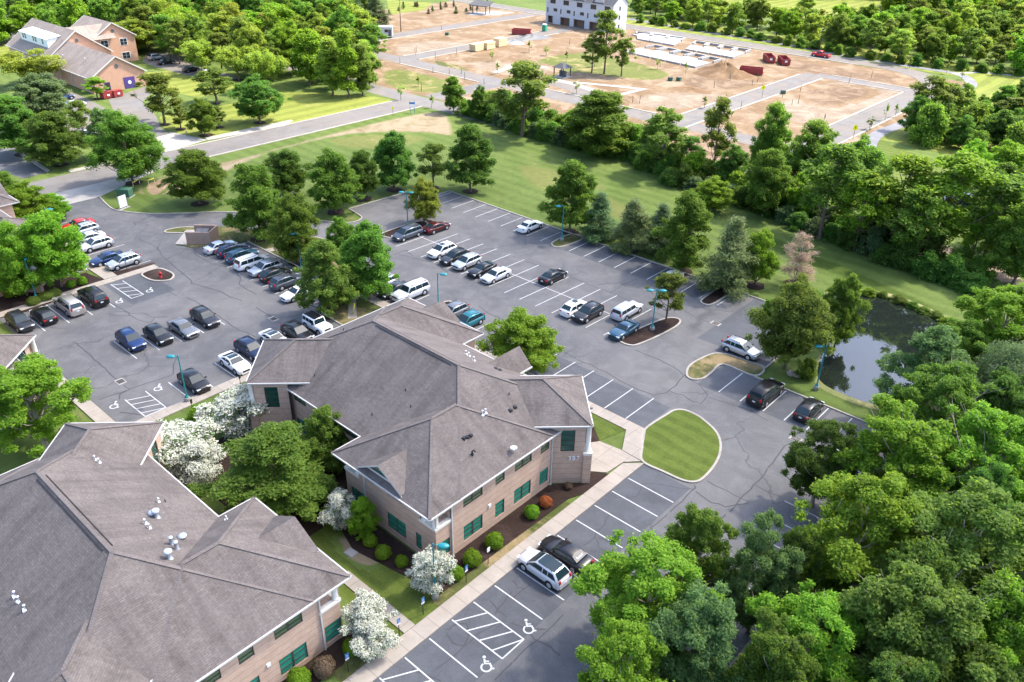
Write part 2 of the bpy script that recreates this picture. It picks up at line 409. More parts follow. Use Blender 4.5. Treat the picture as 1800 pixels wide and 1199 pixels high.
MAT['paint'] = simple('white_paint', (0.47, 0.47, 0.47), 0.7, 0.2, var=0.28, scale=1.6)
MAT['tar'] = simple('crack_tar', (0.048, 0.048, 0.052), 0.6, 0.3, var=0.3)

def sheet(name, poly, z, mat, kind='structure'):
    mb = MB(); pl = [(p[0], p[1], z) for p in poly]
    if sum(pl[i][0] * pl[(i + 1) % len(pl)][1] - pl[(i + 1) % len(pl)][0] * pl[i][1] for i in range(len(pl))) < 0: pl.reverse()
    mb.face(pl); return tag(mb.build(name, MAT[mat] if isinstance(mat, str) else mat), kind=kind)
def faded(name, poly, z, mat, d=3.0):
    """sheet whose margin thins out into what lies beneath"""
    pl = smooth([tuple(p)[:2] for p in poly], 3, True)
    if sum(pl[i][0] * pl[(i + 1) % len(pl)][1] - pl[(i + 1) % len(pl)][0] * pl[i][1] for i in range(len(pl))) < 0: pl.reverse()
    pa = np.array(pl); qa = np.roll(pa, -1, 0); st = max(0.35, d * 0.45)
    gx = np.arange(pa[:, 0].min() - st, pa[:, 0].max() + 2 * st, st); gy = np.arange(pa[:, 1].min() - st, pa[:, 1].max() + 2 * st, st)
    X, Y = np.meshgrid(gx, gy, indexing='ij'); pts = np.stack([X.ravel(), Y.ravel()], 1); best = np.full(len(pts), 1e9); ins = np.zeros(len(pts), bool)
    for a, c in zip(pa, qa):
        e = c - a; L2 = max(1e-9, float(e @ e)); t = np.clip(((pts - a) @ e) / L2, 0, 1); best = np.minimum(best, np.linalg.norm(pts - (a + t[:, None] * e), axis=1))
        if abs(c[1] - a[1]) > 1e-12: ins ^= ((a[1] > pts[:, 1]) != (c[1] > pts[:, 1])) & (pts[:, 0] < (c[0] - a[0]) * (pts[:, 1] - a[1]) / (c[1] - a[1]) + a[0])
    fd = np.where(ins, np.clip(best / d, 0, 1), 0.0); NY = len(gy); vs = [(x, y, z) for x, y in pts]; fs = []
    for i in range(len(gx) - 1):
        for j in range(NY - 1):
            q = [i * NY + j, (i + 1) * NY + j, (i + 1) * NY + j + 1, i * NY + j + 1]
            if max(fd[q]) > 0: fs.append(q)
    me = bpy.data.meshes.new(name); me.from_pydata(vs, [], fs); at = me.attributes.new('fade', 'FLOAT', 'POINT'); at.data.foreach_set('value', fd.astype(np.float32))
    me.materials.append(MAT[mat]); me.update(); o = bpy.data.objects.new(name, me); COL.objects.link(o); return tag(o, kind='structure')
def rect(x0, y0, x1, y1): return [(x0, y0), (x1, y0), (x1, y1), (x0, y1)]
def px(*pts): return [tuple(P(a, b))[:2] for a, b in pts]
def smooth(pts, n=4, closed=False):
    """Catmull-Rom through plan points"""
    out = []; m = len(pts)
    rng = range(m) if closed else range(m - 1)
    for i in rng:
        g = (lambda j: pts[j % m]) if closed else (lambda j: pts[min(max(j, 0), m - 1)])
        p0, p1, p2, p3 = [Vector(g(i + k)) for k in (-1, 0, 1, 2)]
        for s in range(n):
            t = s / n
            q = 0.5 * ((2 * p1) + (p2 - p0) * t + (2 * p0 - 5 * p1 + 4 * p2 - p3) * t * t + (3 * p1 - p0 - 3 * p2 + p3) * t ** 3)
            out.append((q.x, q.y))
    if not closed: out.append(tuple(pts[-1])[:2])
    return out
def ribbon(mb, pts, wd, z0, z1=None, closed=False, m=0):
    """flat (z1 None) or raised strip along a plan polyline"""
    pts = [Vector((p[0], p[1])) for p in pts]; n = len(pts); L = []; Rr = []
    for i, p in enumerate(pts):
        a = pts[(i - 1) % n] if (closed or i > 0) else p; b = pts[(i + 1) % n] if (closed or i < n - 1) else p
        d1 = (p - a); d2 = (b - p)
        if d1.length < 1e-6: d1 = d2
        if d2.length < 1e-6: d2 = d1
        d1.normalize(); d2.normalize(); t = (d1 + d2)
        if t.length < 1e-4: t = d1
        t.normalize(); nn = Vector((-t.y, t.x)); k = min(1.6, 1.0 / max(0.45, nn.dot(Vector((-d1.y, d1.x)))))
        L.append(p + nn * wd / 2 * k); Rr.append(p - nn * wd / 2 * k)
    for i in range(n if closed else n - 1):
        j = (i + 1) % n; a, b, c, d = Rr[i], Rr[j], L[j], L[i]
        zt = z0 if z1 is None else z1
        mb.face([(a.x, a.y, zt), (b.x, b.y, zt), (c.x, c.y, zt), (d.x, d.y, zt)], m=m)
        if z1 is not None:
            mb.face([(a.x, a.y, z0), (b.x, b.y, z0), (b.x, b.y, z1), (a.x, a.y, z1)], m=m)
            mb.face([(c.x, c.y, z0), (d.x, d.y, z0), (d.x, d.y, z1), (c.x, c.y, z1)], m=m)
    if z1 is not None and not closed:
        for a, b in ((L[0], Rr[0]), (Rr[-1], L[-1])):
            mb.face([(a.x, a.y, z0), (b.x, b.y, z0), (b.x, b.y, z1), (a.x, a.y, z1)], m=m)
def kerb(pts, closed=False, wd=0.2, h=0.14):
    mb = MB(); ribbon(mb, pts, wd, -0.02, h, closed); return tag(mb.build('kerb', MAT['kerb']), kind='structure')
def raised(name, poly, z1, mat, z0=-0.05):
    mb = MB(); mb.prism(poly, z0, z1, bottom=False); return tag(mb.build(name, MAT[mat]), kind='structure')
def road(name, pts, wd, z, mat, kerbs=False):
    mb = MB(); ribbon(mb, pts, wd, z); o = tag(mb.build(name, MAT[mat]), kind='structure'); return o

# one sheet to the horizon
sheet('ground', rect(-2600, -900, 2200, 3200), 0.0, 'grass')
# broad lawns with their own tint, far ones brightened with painted-in sunlight
sheet('lawn', px((1130, 0), (1560, 0), (1620, 30), (1500, 50), (1340, 30)), 0.006, 'grass_sun')
sheet('lawn', px((1690, 128), (1800, 132), (1830, 300), (1780, 300), (1640, 265), (1545, 245), (1590, 215), (1700, 160)), 0.006, 'grass_sun')
sheet('lawn', px((1100, 20), (1250, 45), (1500, 82), (1800, 128), (1800, 150), (1640, 128), (1350, 78), (1100, 42)), 0.005, 'grass_sun')
sheet('lawn', px((1545, 245), (1620, 275), (1800, 330), (1830, 420), (1560, 330), (1525, 270)), 0.006, 'grass_lush')
sheet('lawn', px((280, 205), (420, 180), (500, 160), (590, 165), (660, 170), (715, 180), (600, 200), (450, 231), (330, 245), (285, 222)), 0.006, 'grass_sun')
sheet('lawn', px((255, 128), (345, 120), (430, 150), (350, 172), (255, 152)), 0.007, 'grass_sun')
sheet('lawn', px((-200, 130), (36, 72), (36, 105), (-200, 190)), 0.006, 'grass_sun')
faded('dry_grass', px((236, 330), (300, 300), (420, 276), (560, 238), (690, 207), (765, 195), (795, 205), (800, 240), (740, 235), (620, 238), (480, 270), (370, 320), (300, 345), (240, 345)), 0.008, 'dry_fade', 2.6)
faded('bare_soil', px((252, 330), (268, 318), (300, 309), (303, 322), (285, 340), (262, 344)), 0.011, 'soil_fade', 1.0)
# construction district
sheet('bare_earth', [(-238, 141), (-62, 141), (-62, 262), (-238, 262)], 0.006, 'dirt')
sheet('bare_earth', [(-271, 170), (-238, 170), (-238, 262), (-271, 262)], 0.0065, 'dirt')
faded('bare_earth', px((1350, 190), (1470, 140), (1590, 160), (1450, 222)), 0.011, 'pale_fade', 3)
faded('bare_earth', px((1180, 260), (1260, 245), (1420, 250), (1530, 300), (1360, 330), (1200, 295)), 0.012, 'earth_fade', 3)
sheet('bare_earth', px((1110, 190), (1190, 200), (1190, 260), (1090, 260), (1070, 215)), 0.012, 'dirt')
faded('lawn', px((940, 105), (1010, 92), (1060, 95), (1180, 127), (1140, 143), (1030, 130), (950, 128)), 0.010, 'green_fade', 2.5)
sheet('lawn', px((763, 107), (800, 113), (825, 123), (810, 125), (770, 115)), 0.012, 'grass_worn')
faded('scrub', px((665, 128), (710, 120), (800, 142), (845, 160), (780, 168), (680, 155)), 0.0085, 'green_fade', 3.5)
sheet('lawn', px((680, 0), (760, 5), (745, 18), (685, 26)), 0.012, 'grass_sun')
for i, pts in enumerate((px((1230, 120), (1310, 125), (1330, 150), (1240, 165), (1190, 150)), px((820, 110), (900, 108), (980, 118), (940, 135), (850, 128)), px((1360, 100), (1440, 112), (1560, 130), (1580, 150), (1470, 135), (1370, 118)),
                         px((700, 75), (790, 72), (860, 80), (760, 100), (690, 98)), px((1130, 165), (1230, 160), (1290, 170), (1200, 195), (1110, 185)), px((1400, 160), (1500, 150), (1540, 165), (1450, 190)))):
    faded('bare_earth', pts, 0.0125 + 0.0003 * i, ('earth_fade', 'pale_fade', 'earth_fade', 'pale_fade', 'pale_fade', 'earth_fade')[i], 3.5)
for i, pts in enumerate((px((900, 285), (1000, 300), (1080, 330), (1010, 350), (930, 330)), px((560, 240), (640, 225), (760, 240), (700, 262), (600, 262)), px((1040, 330), (1120, 365), (1120, 395), (1060, 380)), px((1450, 470), (1600, 520), (1650, 545), (1560, 525), (1460, 490)))):
    faded('lawn', pts, 0.0065 + 0.0003 * i, 'dry2_fade', 3.0)
faded('lawn', px((1290, 385), (1400, 430), (1600, 515), (1680, 560), (1640, 555), (1500, 500), (1350, 440), (1280, 400)), 0.0078, 'lush_fade', 1.8)
faded('bare_earth', px((1330, 330), (1500, 375), (1760, 462), (1800, 505), (1600, 472), (1400, 395), (1310, 350)), 0.0085, 'pink_fade', 2.5)
# roads of the district (a grid)
road('road', [(-153.5, -60), (-153.5, 137)], 8.8, 0.014, 'road_pale')
road('road', [(-230, 137), (-158.5, 137)], 6.5, 0.018, 'road_pale')
road('road', smooth([(-158.5, 137), (-120, 137.4), (-74, 137.4), (-66, 137.2)], 5), 6.4, 0.022, 'road_pale')
road('road', [(-240, 165.7), (-64, 165.7)], 6.8, 0.026, 'road')
road('road', [(-153.5, 141.4), (-153.5, 165.7)], 6.5, 0.019, 'road')
road('road', [(-194, 165.7), (-194, 262)], 6.4, 0.030, 'road')
road('road', [(-225, 165.7), (-225, 262)], 7.0, 0.034, 'road')
road('road', [(-98, 137.4), (-98, 240)], 6.6, 0.038, 'road')
road('road', [(-98, 239.4), (-68, 239.4)], 5.4, 0.042, 'road')
road('road', smooth([(-420, 266.3), (-276, 266.3), (-140, 266.3), (-95, 266.5), (-80, 264), (-71, 256), (-68.2, 244), (-68.2, 200), (-68.2, 160), (-66, 146), (-62, 141)], 6), 7.4, 0.046, 'road')
# kerb lines of the roads (pale)
for pts in ([(-157.9, -60), (-157.9, 46.5)], [(-149.1, 70), (-149.1, 133.5)], [(-157.9, 64), (-157.9, 133.6)],
            [(-149.1, 141), (-101.6, 169.3), ] and [(-150, 169.3), (-101.5, 169.3)], [(-190, 162.1), (-158, 162.1)], [(-190.6, 170), (-190.6, 236)],
            [(-197.4, 170), (-197.4, 236)], [(-221.3, 170), (-221.3, 258)], [(-101.5, 170), (-101.5, 236)], [(-94.5, 142), (-94.5, 236)],
            [(-145, 140.8), (-102, 141.2)], [(-94, 141.2), (-72, 141)], [(-90, 236.5), (-72, 236.5)], [(-94.4, 242.3), (-72.2, 242.3)],
            [(-260, 262.4), (-95, 262.5)], [(-260, 270.2), (-95, 270.4)], [(-72.1, 150), (-72.1, 236)], [(-64.3, 150), (-64.3, 250)]):
    kerb(pts, wd=0.45, h=0.13)
road('footpath', smooth(px((1105, 33), (1230, 55), (1350, 73), (1475, 96), (1600, 117), (1682, 130), (1706, 144), (1700, 157), (1650, 189), (1585, 219), (1550, 232), (1532, 246), (1527, 262), (1528, 280))), 3.0, 0.05, 'path')
road('footpath', px((1676, 130), (1720, 127), (1810, 136)), 1.8, 0.054, 'slab')
road('sidewalk', px((930, 150), (975, 140), (1010, 148), (1045, 160)), 2.4, 0.046, 'slab')
road('sidewalk', px((1010, 145), (1085, 152), (1130, 157), (1085, 168)), 1.8, 0.050, 'slab')
road('road', smooth(px((960, 143), (1000, 150), (1040, 168), (1060, 185))), 7.5, 0.042, 'road')
road('sidewalk', px((870, 128), (905, 115), (960, 118)), 2.2, 0.054, 'slab')
for pts, hgt in ((px((860, 20), (905, 22), (870, 27), (820, 27)), 0.06), (px((1110, 62), (1150, 58), (1206, 68), (1190, 78)), 0.35)):
    raised('sidewalk' if hgt < 0.2 else 'foundation_apron', pts, hgt, 'slab')
# left: drives, church yard
raised('sidewalk', px((120, 300), (190, 285), (192, 289), (124, 304)), 0.1, 'concrete')
raised('sidewalk', px((365, 247), (500, 222), (515, 213), (512, 211), (440, 226), (360, 243)), 0.1, 'concrete')
sheet('driveway_apron', [(-149.2, 44), (-142.3, 47), (-142.2, 52.8), (-149.2, 68)], 0.020, 'concrete')
sheet('driveway_apron', px((273, 240), (300, 232), (365, 246), (290, 268)), 0.0205, 'concrete')
sheet('driveway', px((190, 175), (255, 152), (270, 160), (250, 180), (275, 205), (283, 226), (300, 235), (272, 242), (245, 225), (230, 205), (200, 195)), 0.024, 'road')
sheet('car_park', px((262, 88), (300, 95), (345, 110), (420, 137), (395, 143), (330, 133), (268, 116), (250, 108)), 0.010, 'road')
sheet('car_park', px((95, 150), (150, 172), (185, 190), (160, 250), (120, 260), (80, 190), (60, 150)), 0.012, 'road')
sheet('driveway', px((0, 262), (35, 258), (80, 295), (85, 303), (40, 314), (0, 300), (-60, 300)), 0.016, 'asphalt')
raised('kerb', px((35, 272), (40, 270), (88, 300), (83, 303)), 0.13, 'kerb')
sheet('sidewalk', px((-40, 96), (32, 101), (32, 105), (-40, 112)), 0.008, 'slab')
road('road', px((-60, 75), (35, 60), (62, 53), (160, 38)), 6.0, 0.012, 'road_pale')

# the office car park
LOT = [(-142.3, 47), (-142.2, 52.8), (-135.6, 51.8), (-132.6, 52.5), (-128.6, 55.1), (-124.6, 59.4), (-120.8, 64), (-113, 69.4), (-105.5, 73.2), (-102.9, 75.1), (-102.3, 76.4), (-102.6, 77.8), (-103.7, 78.5), (-107.6, 79.2), (-106.9, 91.4),
       (-102, 91.4), (-102, 97.2), (-32.4, 97.2), (-32.4, 78.7), (-14.5, 78.7), (-14.5, -40), (-32.65, -40), (-32.65, 61.35), (-88.6, 61.35),
       (-89, 66.5), (-92, 68.6), (-97, 69.4), (-104, 67.2), (-115.2, 60.8), (-117.7, 57.2), (-114.2, 51.6), (-111.5, 52.6), (-109, 56.5), (-107.5, 59.8), (-80.7, 59.8), (-80.4, 53.6), (-74.9, 53.4), (-74.9, 24.6), (-108.3, 24.6), (-108.3, 40.6), (-142.3, 40.6)]
sheet('car_park', LOT, 0.018, 'asphalt')
# darker, freshly sealed bays
for i, r_ in enumerate((rect(-32.6, 20, -27.3, 56.5), rect(-71, 91.3, -48, 97), rect(-58, 61.5, -36, 66.6), rect(-36.4, 72.8, -23, 78.5), rect(-42, 82, -32.6, 97), rect(-109, 38, -100, 44))):
    sheet('sealed_bay', r_, 0.0225, 'asphalt_dark')

# kerbs
kerb(smooth([(-142.2, 52.8), (-135.6, 51.8), (-132.6, 52.5), (-128.6, 55.1), (-124.6, 59.4), (-120.8, 64), (-113, 69.4), (-105.5, 73.2), (-102.9, 75.1), (-102.3, 76.4), (-102.6, 77.8), (-103.7, 78.5), (-107.6, 79.2)], 4))
kerb([(-107.6, 79.2), (-106.9, 91.4), (-102, 91.4), (-102, 97.2), (-32.4, 97.2), (-32.4, 81.3)])
kerb([(-88.6, 61.4), (-89, 66.5), (-92, 68.6), (-97, 69.4), (-104, 67.2), (-115.2, 60.8)])
kerb([(-107.5, 59.8), (-80.7, 59.8), (-80.4, 53.6), (-74.9, 53.4)])
kerb([(-32.4, 78.7), (-14.5, 78.7), (-14.5, 20)])
# sidewalks round the offices
raised('sidewalk', [(-34.1, -40), (-32.6, -40), (-32.6, 56.6), (-34.1, 55.1)], 0.12, 'walk_y')
raised('sidewalk', [(-88.4, 59.9), (-35.3, 59.9), (-35.7, 61.4), (-88.4, 61.4)], 0.121, 'walk_x')
raised('sidewalk', [(-37.1, 59.9), (-35.4, 56.8), (-33.05, 56.7), (-35.6, 61.3)], 0.1225, 'walk_xy')
raised('entrance_walk', [(-37.9, 56.4), (-39.5, 54), (-36.4, 51.4), (-34.4, 52.9), (-34.2, 55.3), (-33.0, 56.6), (-35.4, 56.75)], 0.1185, 'walk_xy')
raised('sidewalk', [(-109.8, 24.6), (-108.3, 24.6), (-108.3, 45.9), (-109.6, 45.9)], 0.12, 'walk_y')
raised('sidewalk', [(-142, 38.8), (-109.8, 38.8), (-109.8, 40.6), (-142, 40.6)], 0.121, 'walk_x')
raised('sidewalk', [(-116, 31.5), (-114.5, 31.5), (-114.5, 38.7), (-116, 38.7)], 0.119, 'walk_y')
raised('sidewalk', [(-74.8, 22), (-73.4, 22), (-73.4, 53.2), (-74.8, 53.2)], 0.12, 'walk_y')
raised('sidewalk', [(-102, 23.1), (-74.9, 23.1), (-74.9, 24.5), (-102, 24.5)], 0.121, 'walk_x')
raised('sidewalk', [(-83, 60.0), (-81.6, 60.0), (-76.2, 55.9), (-76.8, 54.9)], 0.122, 'walk_xy')
raised('sidewalk', [(-103, 59.95), (-101.7, 59.95), (-100, 66), (-101.4, 66.4)], 0.12, 'walk_y')
raised('sidewalk', [(-42.3, 26.9), (-34.15, 26.9), (-34.15, 28.0), (-42.3, 28.0)], 0.10, 'walk_x')
# verges between buildings and walks
sheet('lawn', [(-50, 26), (-34.12, 26), (-34.12, 33.8), (-36.5, 31.6), (-50, 31.8)], 0.008, 'grass_lush')
faded('worn_lawn', px((588, 940), (640, 950), (672, 985), (650, 1000), (610, 985)), 0.012, 'dry_fade', 0.7)
sheet('lawn', [(-36.0, 21), (-34.12, 21), (-34.12, 26), (-35.2, 26)], 0.009, 'grass_worn')
sheet('verge', [(-35.1, 30.5), (-34.12, 30.5), (-34.12, 47), (-34.7, 47)], 0.024, 'grass_worn')
mb = MB()
for poly in ([(-37.3, 31.0), (-35.0, 31.2), (-34.75, 47.4), (-34.15, 49), (-34.15, 52.9), (-36.3, 51.4), (-35.2, 50.1), (-37.3, 47.9)],
             [(-50, 31.6), (-44, 29.8), (-36.5, 31.2), (-37.3, 33.1), (-50, 33.1)],
             [(-37.3, 2), (-35.6, 2), (-35.3, 22.0), (-36.4, 25.2), (-37.3, 25.2)],
             [(-36.3, 54.2), (-38, 56.5), (-40.2, 58.3), (-42.6, 58.2), (-44, 55), (-39.6, 53.9)],
             [(-66, 25.2), (-48, 25.6), (-48, 36.3), (-66, 36.3)]):
    mb.prism(poly, -0.03, 0.06, bottom=False)
tag(mb.build('mulch_bed', MAT['mulch']), kind='structure')
sheet('lawn', [(-37.15, 59.85), (-43.5, 59.85), (-43.5, 58.4), (-40.4, 58.35), (-38, 56.6)], 0.05, 'grass_lush')
mb = MB()
for poly in (px((0, 500), (60, 505), (150, 480), (183, 492), (150, 507), (60, 545), (0, 560)), [(-111.2, 40.7), (-109.75, 40.7), (-109.7, 46.1), (-110.4, 46.3)]):
    mb.prism(poly, -0.03, 0.07, bottom=False)
tag(mb.build('mulch_bed', MAT['mulch']), kind='structure')

def island(pts, mat, name, h=0.11, sm=5):
    pl = smooth(pts, sm, True) if sm else pts
    raised(name, pl, h, mat); kerb(pl, True, wd=0.24)
island([(-35.7, 61.1), (-35.55, 65.2), (-35.35, 66.5), (-34.6, 67.2), (-33.2, 67.3), (-31.8, 66.9), (-30.3, 66.2), (-29.2, 65.2), (-28.4, 64.0), (-27.8, 62.6), (-27.4, 61), (-27.2, 59), (-27.4, 57.7), (-28.4, 57.0), (-30.5, 56.8), (-32.9, 56.75), (-34.2, 58.6)], 'grass_lush', 'grass_island', sm=4)
island([(-39.1, 75.6), (-38.9, 78.4), (-38.3, 80.2), (-36.9, 81), (-34.6, 81.2), (-32.5, 81.2), (-32.5, 78.8), (-36.4, 78.6), (-36.45, 76), (-36.5, 74.2), (-37.3, 73.2), (-38.3, 73.6)], 'grass_worn', 'grass_island', sm=4)
island([(-48.6, 74.8), (-46.9, 74.6), (-46.2, 76), (-45.6, 80), (-45.5, 83), (-46.0, 84.4), (-47, 84.3), (-47.8, 82.8), (-48.6, 78)], 'mulch', 'mulch_island')
island([(-47.0, 97), (-47.1, 92.5), (-46.8, 90.9), (-45.9, 90.6), (-45.3, 91.4), (-45.2, 94), (-45.3, 97)], 'mulch', 'mulch_island', sm=3)
island([(-74.0, 97), (-74.05, 92.6), (-73.2, 91.4), (-72.2, 91.5), (-71.7, 93), (-71.6, 97)], 'grass_worn', 'grass_island', sm=3)
island([(-95.4, 76.2), (-94.2, 75.6), (-92.9, 76.4), (-92.7, 80), (-92.7, 83), (-93.8, 84.2), (-95.2, 83.2)], 'mulch', 'mulch_island', sm=4)
island([(-108.0, 43.4), (-106.6, 43.0), (-104.6, 43.4), (-103.4, 44.9), (-104.4, 46.1), (-106.2, 46.2), (-108.0, 45.6)], 'mulch', 'mulch_island', sm=4)
island([(-71.4, 66.9), (-70.2, 67.2), (-69.6, 66), (-69.6, 61.6), (-71.4, 61.6)], 'mulch', 'mulch_island', sm=3)
# strip with trees between the two car parks and the bin store tongue
raised('grass_median', [(-107.4, 59.9), (-88.7, 59.9), (-89.1, 66.4), (-92, 68.5), (-97, 69.3), (-104, 67.1), (-115.1, 60.8), (-117.5, 57.3), (-114.2, 51.8), (-111.6, 52.7), (-109, 56.6)], 0.10, 'grass_worn')
island([(-120.3, 53.6), (-119.4, 52.9), (-117.9, 54.2), (-116.6, 55.4), (-117.4, 57.4), (-119.4, 56)], 'grass_worn', 'grass_island', sm=4)
sheet('bin_store_pad', px((308, 430), (328, 405), (360, 405), (328, 432)), 0.115, 'concrete')
raised('grass_median', [(-80.3, 53.7), (-75, 53.5), (-68, 54), (-67.8, 59.8), (-80.6, 59.8)], 0.10, 'grass_worn')

# painted lines
LINES = MB()
def pl_(a, b, wd=0.11, z=0.027): ribbon(LINES, [a, b], wd, z)
for k in range(21):                               # back row against the far kerb
    x = -101.3 + 2.83 * k
    if -75.5 < x < -70.5: continue
    if x < -44: pl_((x, 91.6), (x, 97.0))
for k in range(15):                               # double row in the middle
    x = -90.1 + 2.806 * k
    pl_((x, 74.4), (x + 0.35, 84.5))
pl_((-92.3, 79.55), (-49.6, 79.55), z=0.031)
for x in (-88.4, -85.6, -82.8, -80, -77.2, -74.5, -71.8, -69.2, -66.2, -63.15, -60.4, -57.6, -54.9, -52.1, -49.35, -46.6, -43.85, -41.15, -38.35): pl_((x, 61.6), (x, 66.9))
for x in (-33.8, -31.15, -28.4, -25.95, -23.45, -20.8, -18.1): pl_((x, 73.0), (x, 78.5))
for y in (-8.5, -5.8, -3.1, -0.4, 2.3, 5.0, 7.7, 10.4, 13.1, 15.4, 17.9, 20.4): pl_((-32.4, y), (-27.4, y))
for y in (23.1, 25.5, 27.9, 30.3, 32.7, 35.1, 37.75, 40.4, 43.05, 45.7, 48.4, 51.1, 53.7): pl_((-32.45, y), (-27.4, y))
for y in (28, 31, 34, 37, 40, 43, 46, 49, 52, 55, 58, 61, 64, 67, 70): pl_((-20, y), (-14.9, y))
for k in range(10): pl_((-107.4 + 2.98 * k, 52.6), (-107.4 + 2.98 * k, 59.5))
for y in (27.4, 30.3, 33.2, 36.1): pl_((-107.9, y), (-100.9, y))
for y in (32.0, 34.75, 37.6, 40.5, 43.4): pl_((-92.5, y), (-86.7, y))
for y in (32.0, 34.9, 37.7, 40.55, 43.4, 46.3, 49.2, 52.1): pl_((-79.4, y), (-75, y))
for x in (-134.5, -131.7, -128.9, -125.8, -122.8, -119.6, -117, -114.2, -111.4): pl_((x, 40.9), (x, 46.3))
def hatch(x0, y0, x1, y1, n, slope):
    for a, b in (((x0, y0), (x1, y0)), ((x0, y1), (x1, y1)), ((x1, y0), (x1, y1))): pl_(a, b, z=0.032)
    for i in range(n):
        xa = x0 + (x1 - x0) * (i + 0.2) / n; xb = min(x1, max(x0, xa + slope))
        pl_((xa, y0), (xb, y1), z=0.036)
hatch(-32.5, 30.3, -27.2, 32.7, 4, 1.3); hatch(-32.5, 23.1, -27.2, 25.5, 4, 1.3)
hatch(-107.8, 38.75, -101.8, 40.4, 4, 0.9); hatch(-79.5, 27.1, -75.0, 29.4, 4, 1.0)
def wheelchair(c, ang, s=1.0):
    ca, sa = math.cos(ang), math.sin(ang)
    def q(x, y): return (c[0] + (x * ca - y * sa) * s, c[1] + (x * sa + y * ca) * s)
    zz = 0.0395; wd = 0.13 * s
    ribbon(LINES, [q(0.38 * math.cos(t), -0.22 + 0.38 * math.sin(t)) for t in [math.radians(130 + i * 20) for i in range(14)]], wd, zz)
    ribbon(LINES, [q(-0.16, 0.52), q(-0.12, 0.1), q(0.26, 0.1), q(0.42, -0.36), q(0.6, -0.32)], wd, zz + 0.003)
    ribbon(LINES, [q(-0.14, 0.3), q(0.2, 0.3)], wd * 0.8, zz + 0.006)
    LINES.face([(*q(-0.18 + 0.13 * math.cos(t), 0.68 + 0.13 * math.sin(t)), zz + 0.009) for t in [i * math.pi / 5 for i in range(10)]])
for pp, an, s in (((855, 1169), 0.75, 0.98), ((929, 1103), 0.75, 0.98), ((264, 510.5), 0.7, 1.0), ((211, 529.5), 0.7, 1.0), ((202, 713), 0.7, 1.0), ((279, 682), 0.7, 1.0)):
    p = P(*pp); wheelchair((p.x, p.y), an, s)
tag(LINES.build('road_markings', MAT['paint']), kind='structure')

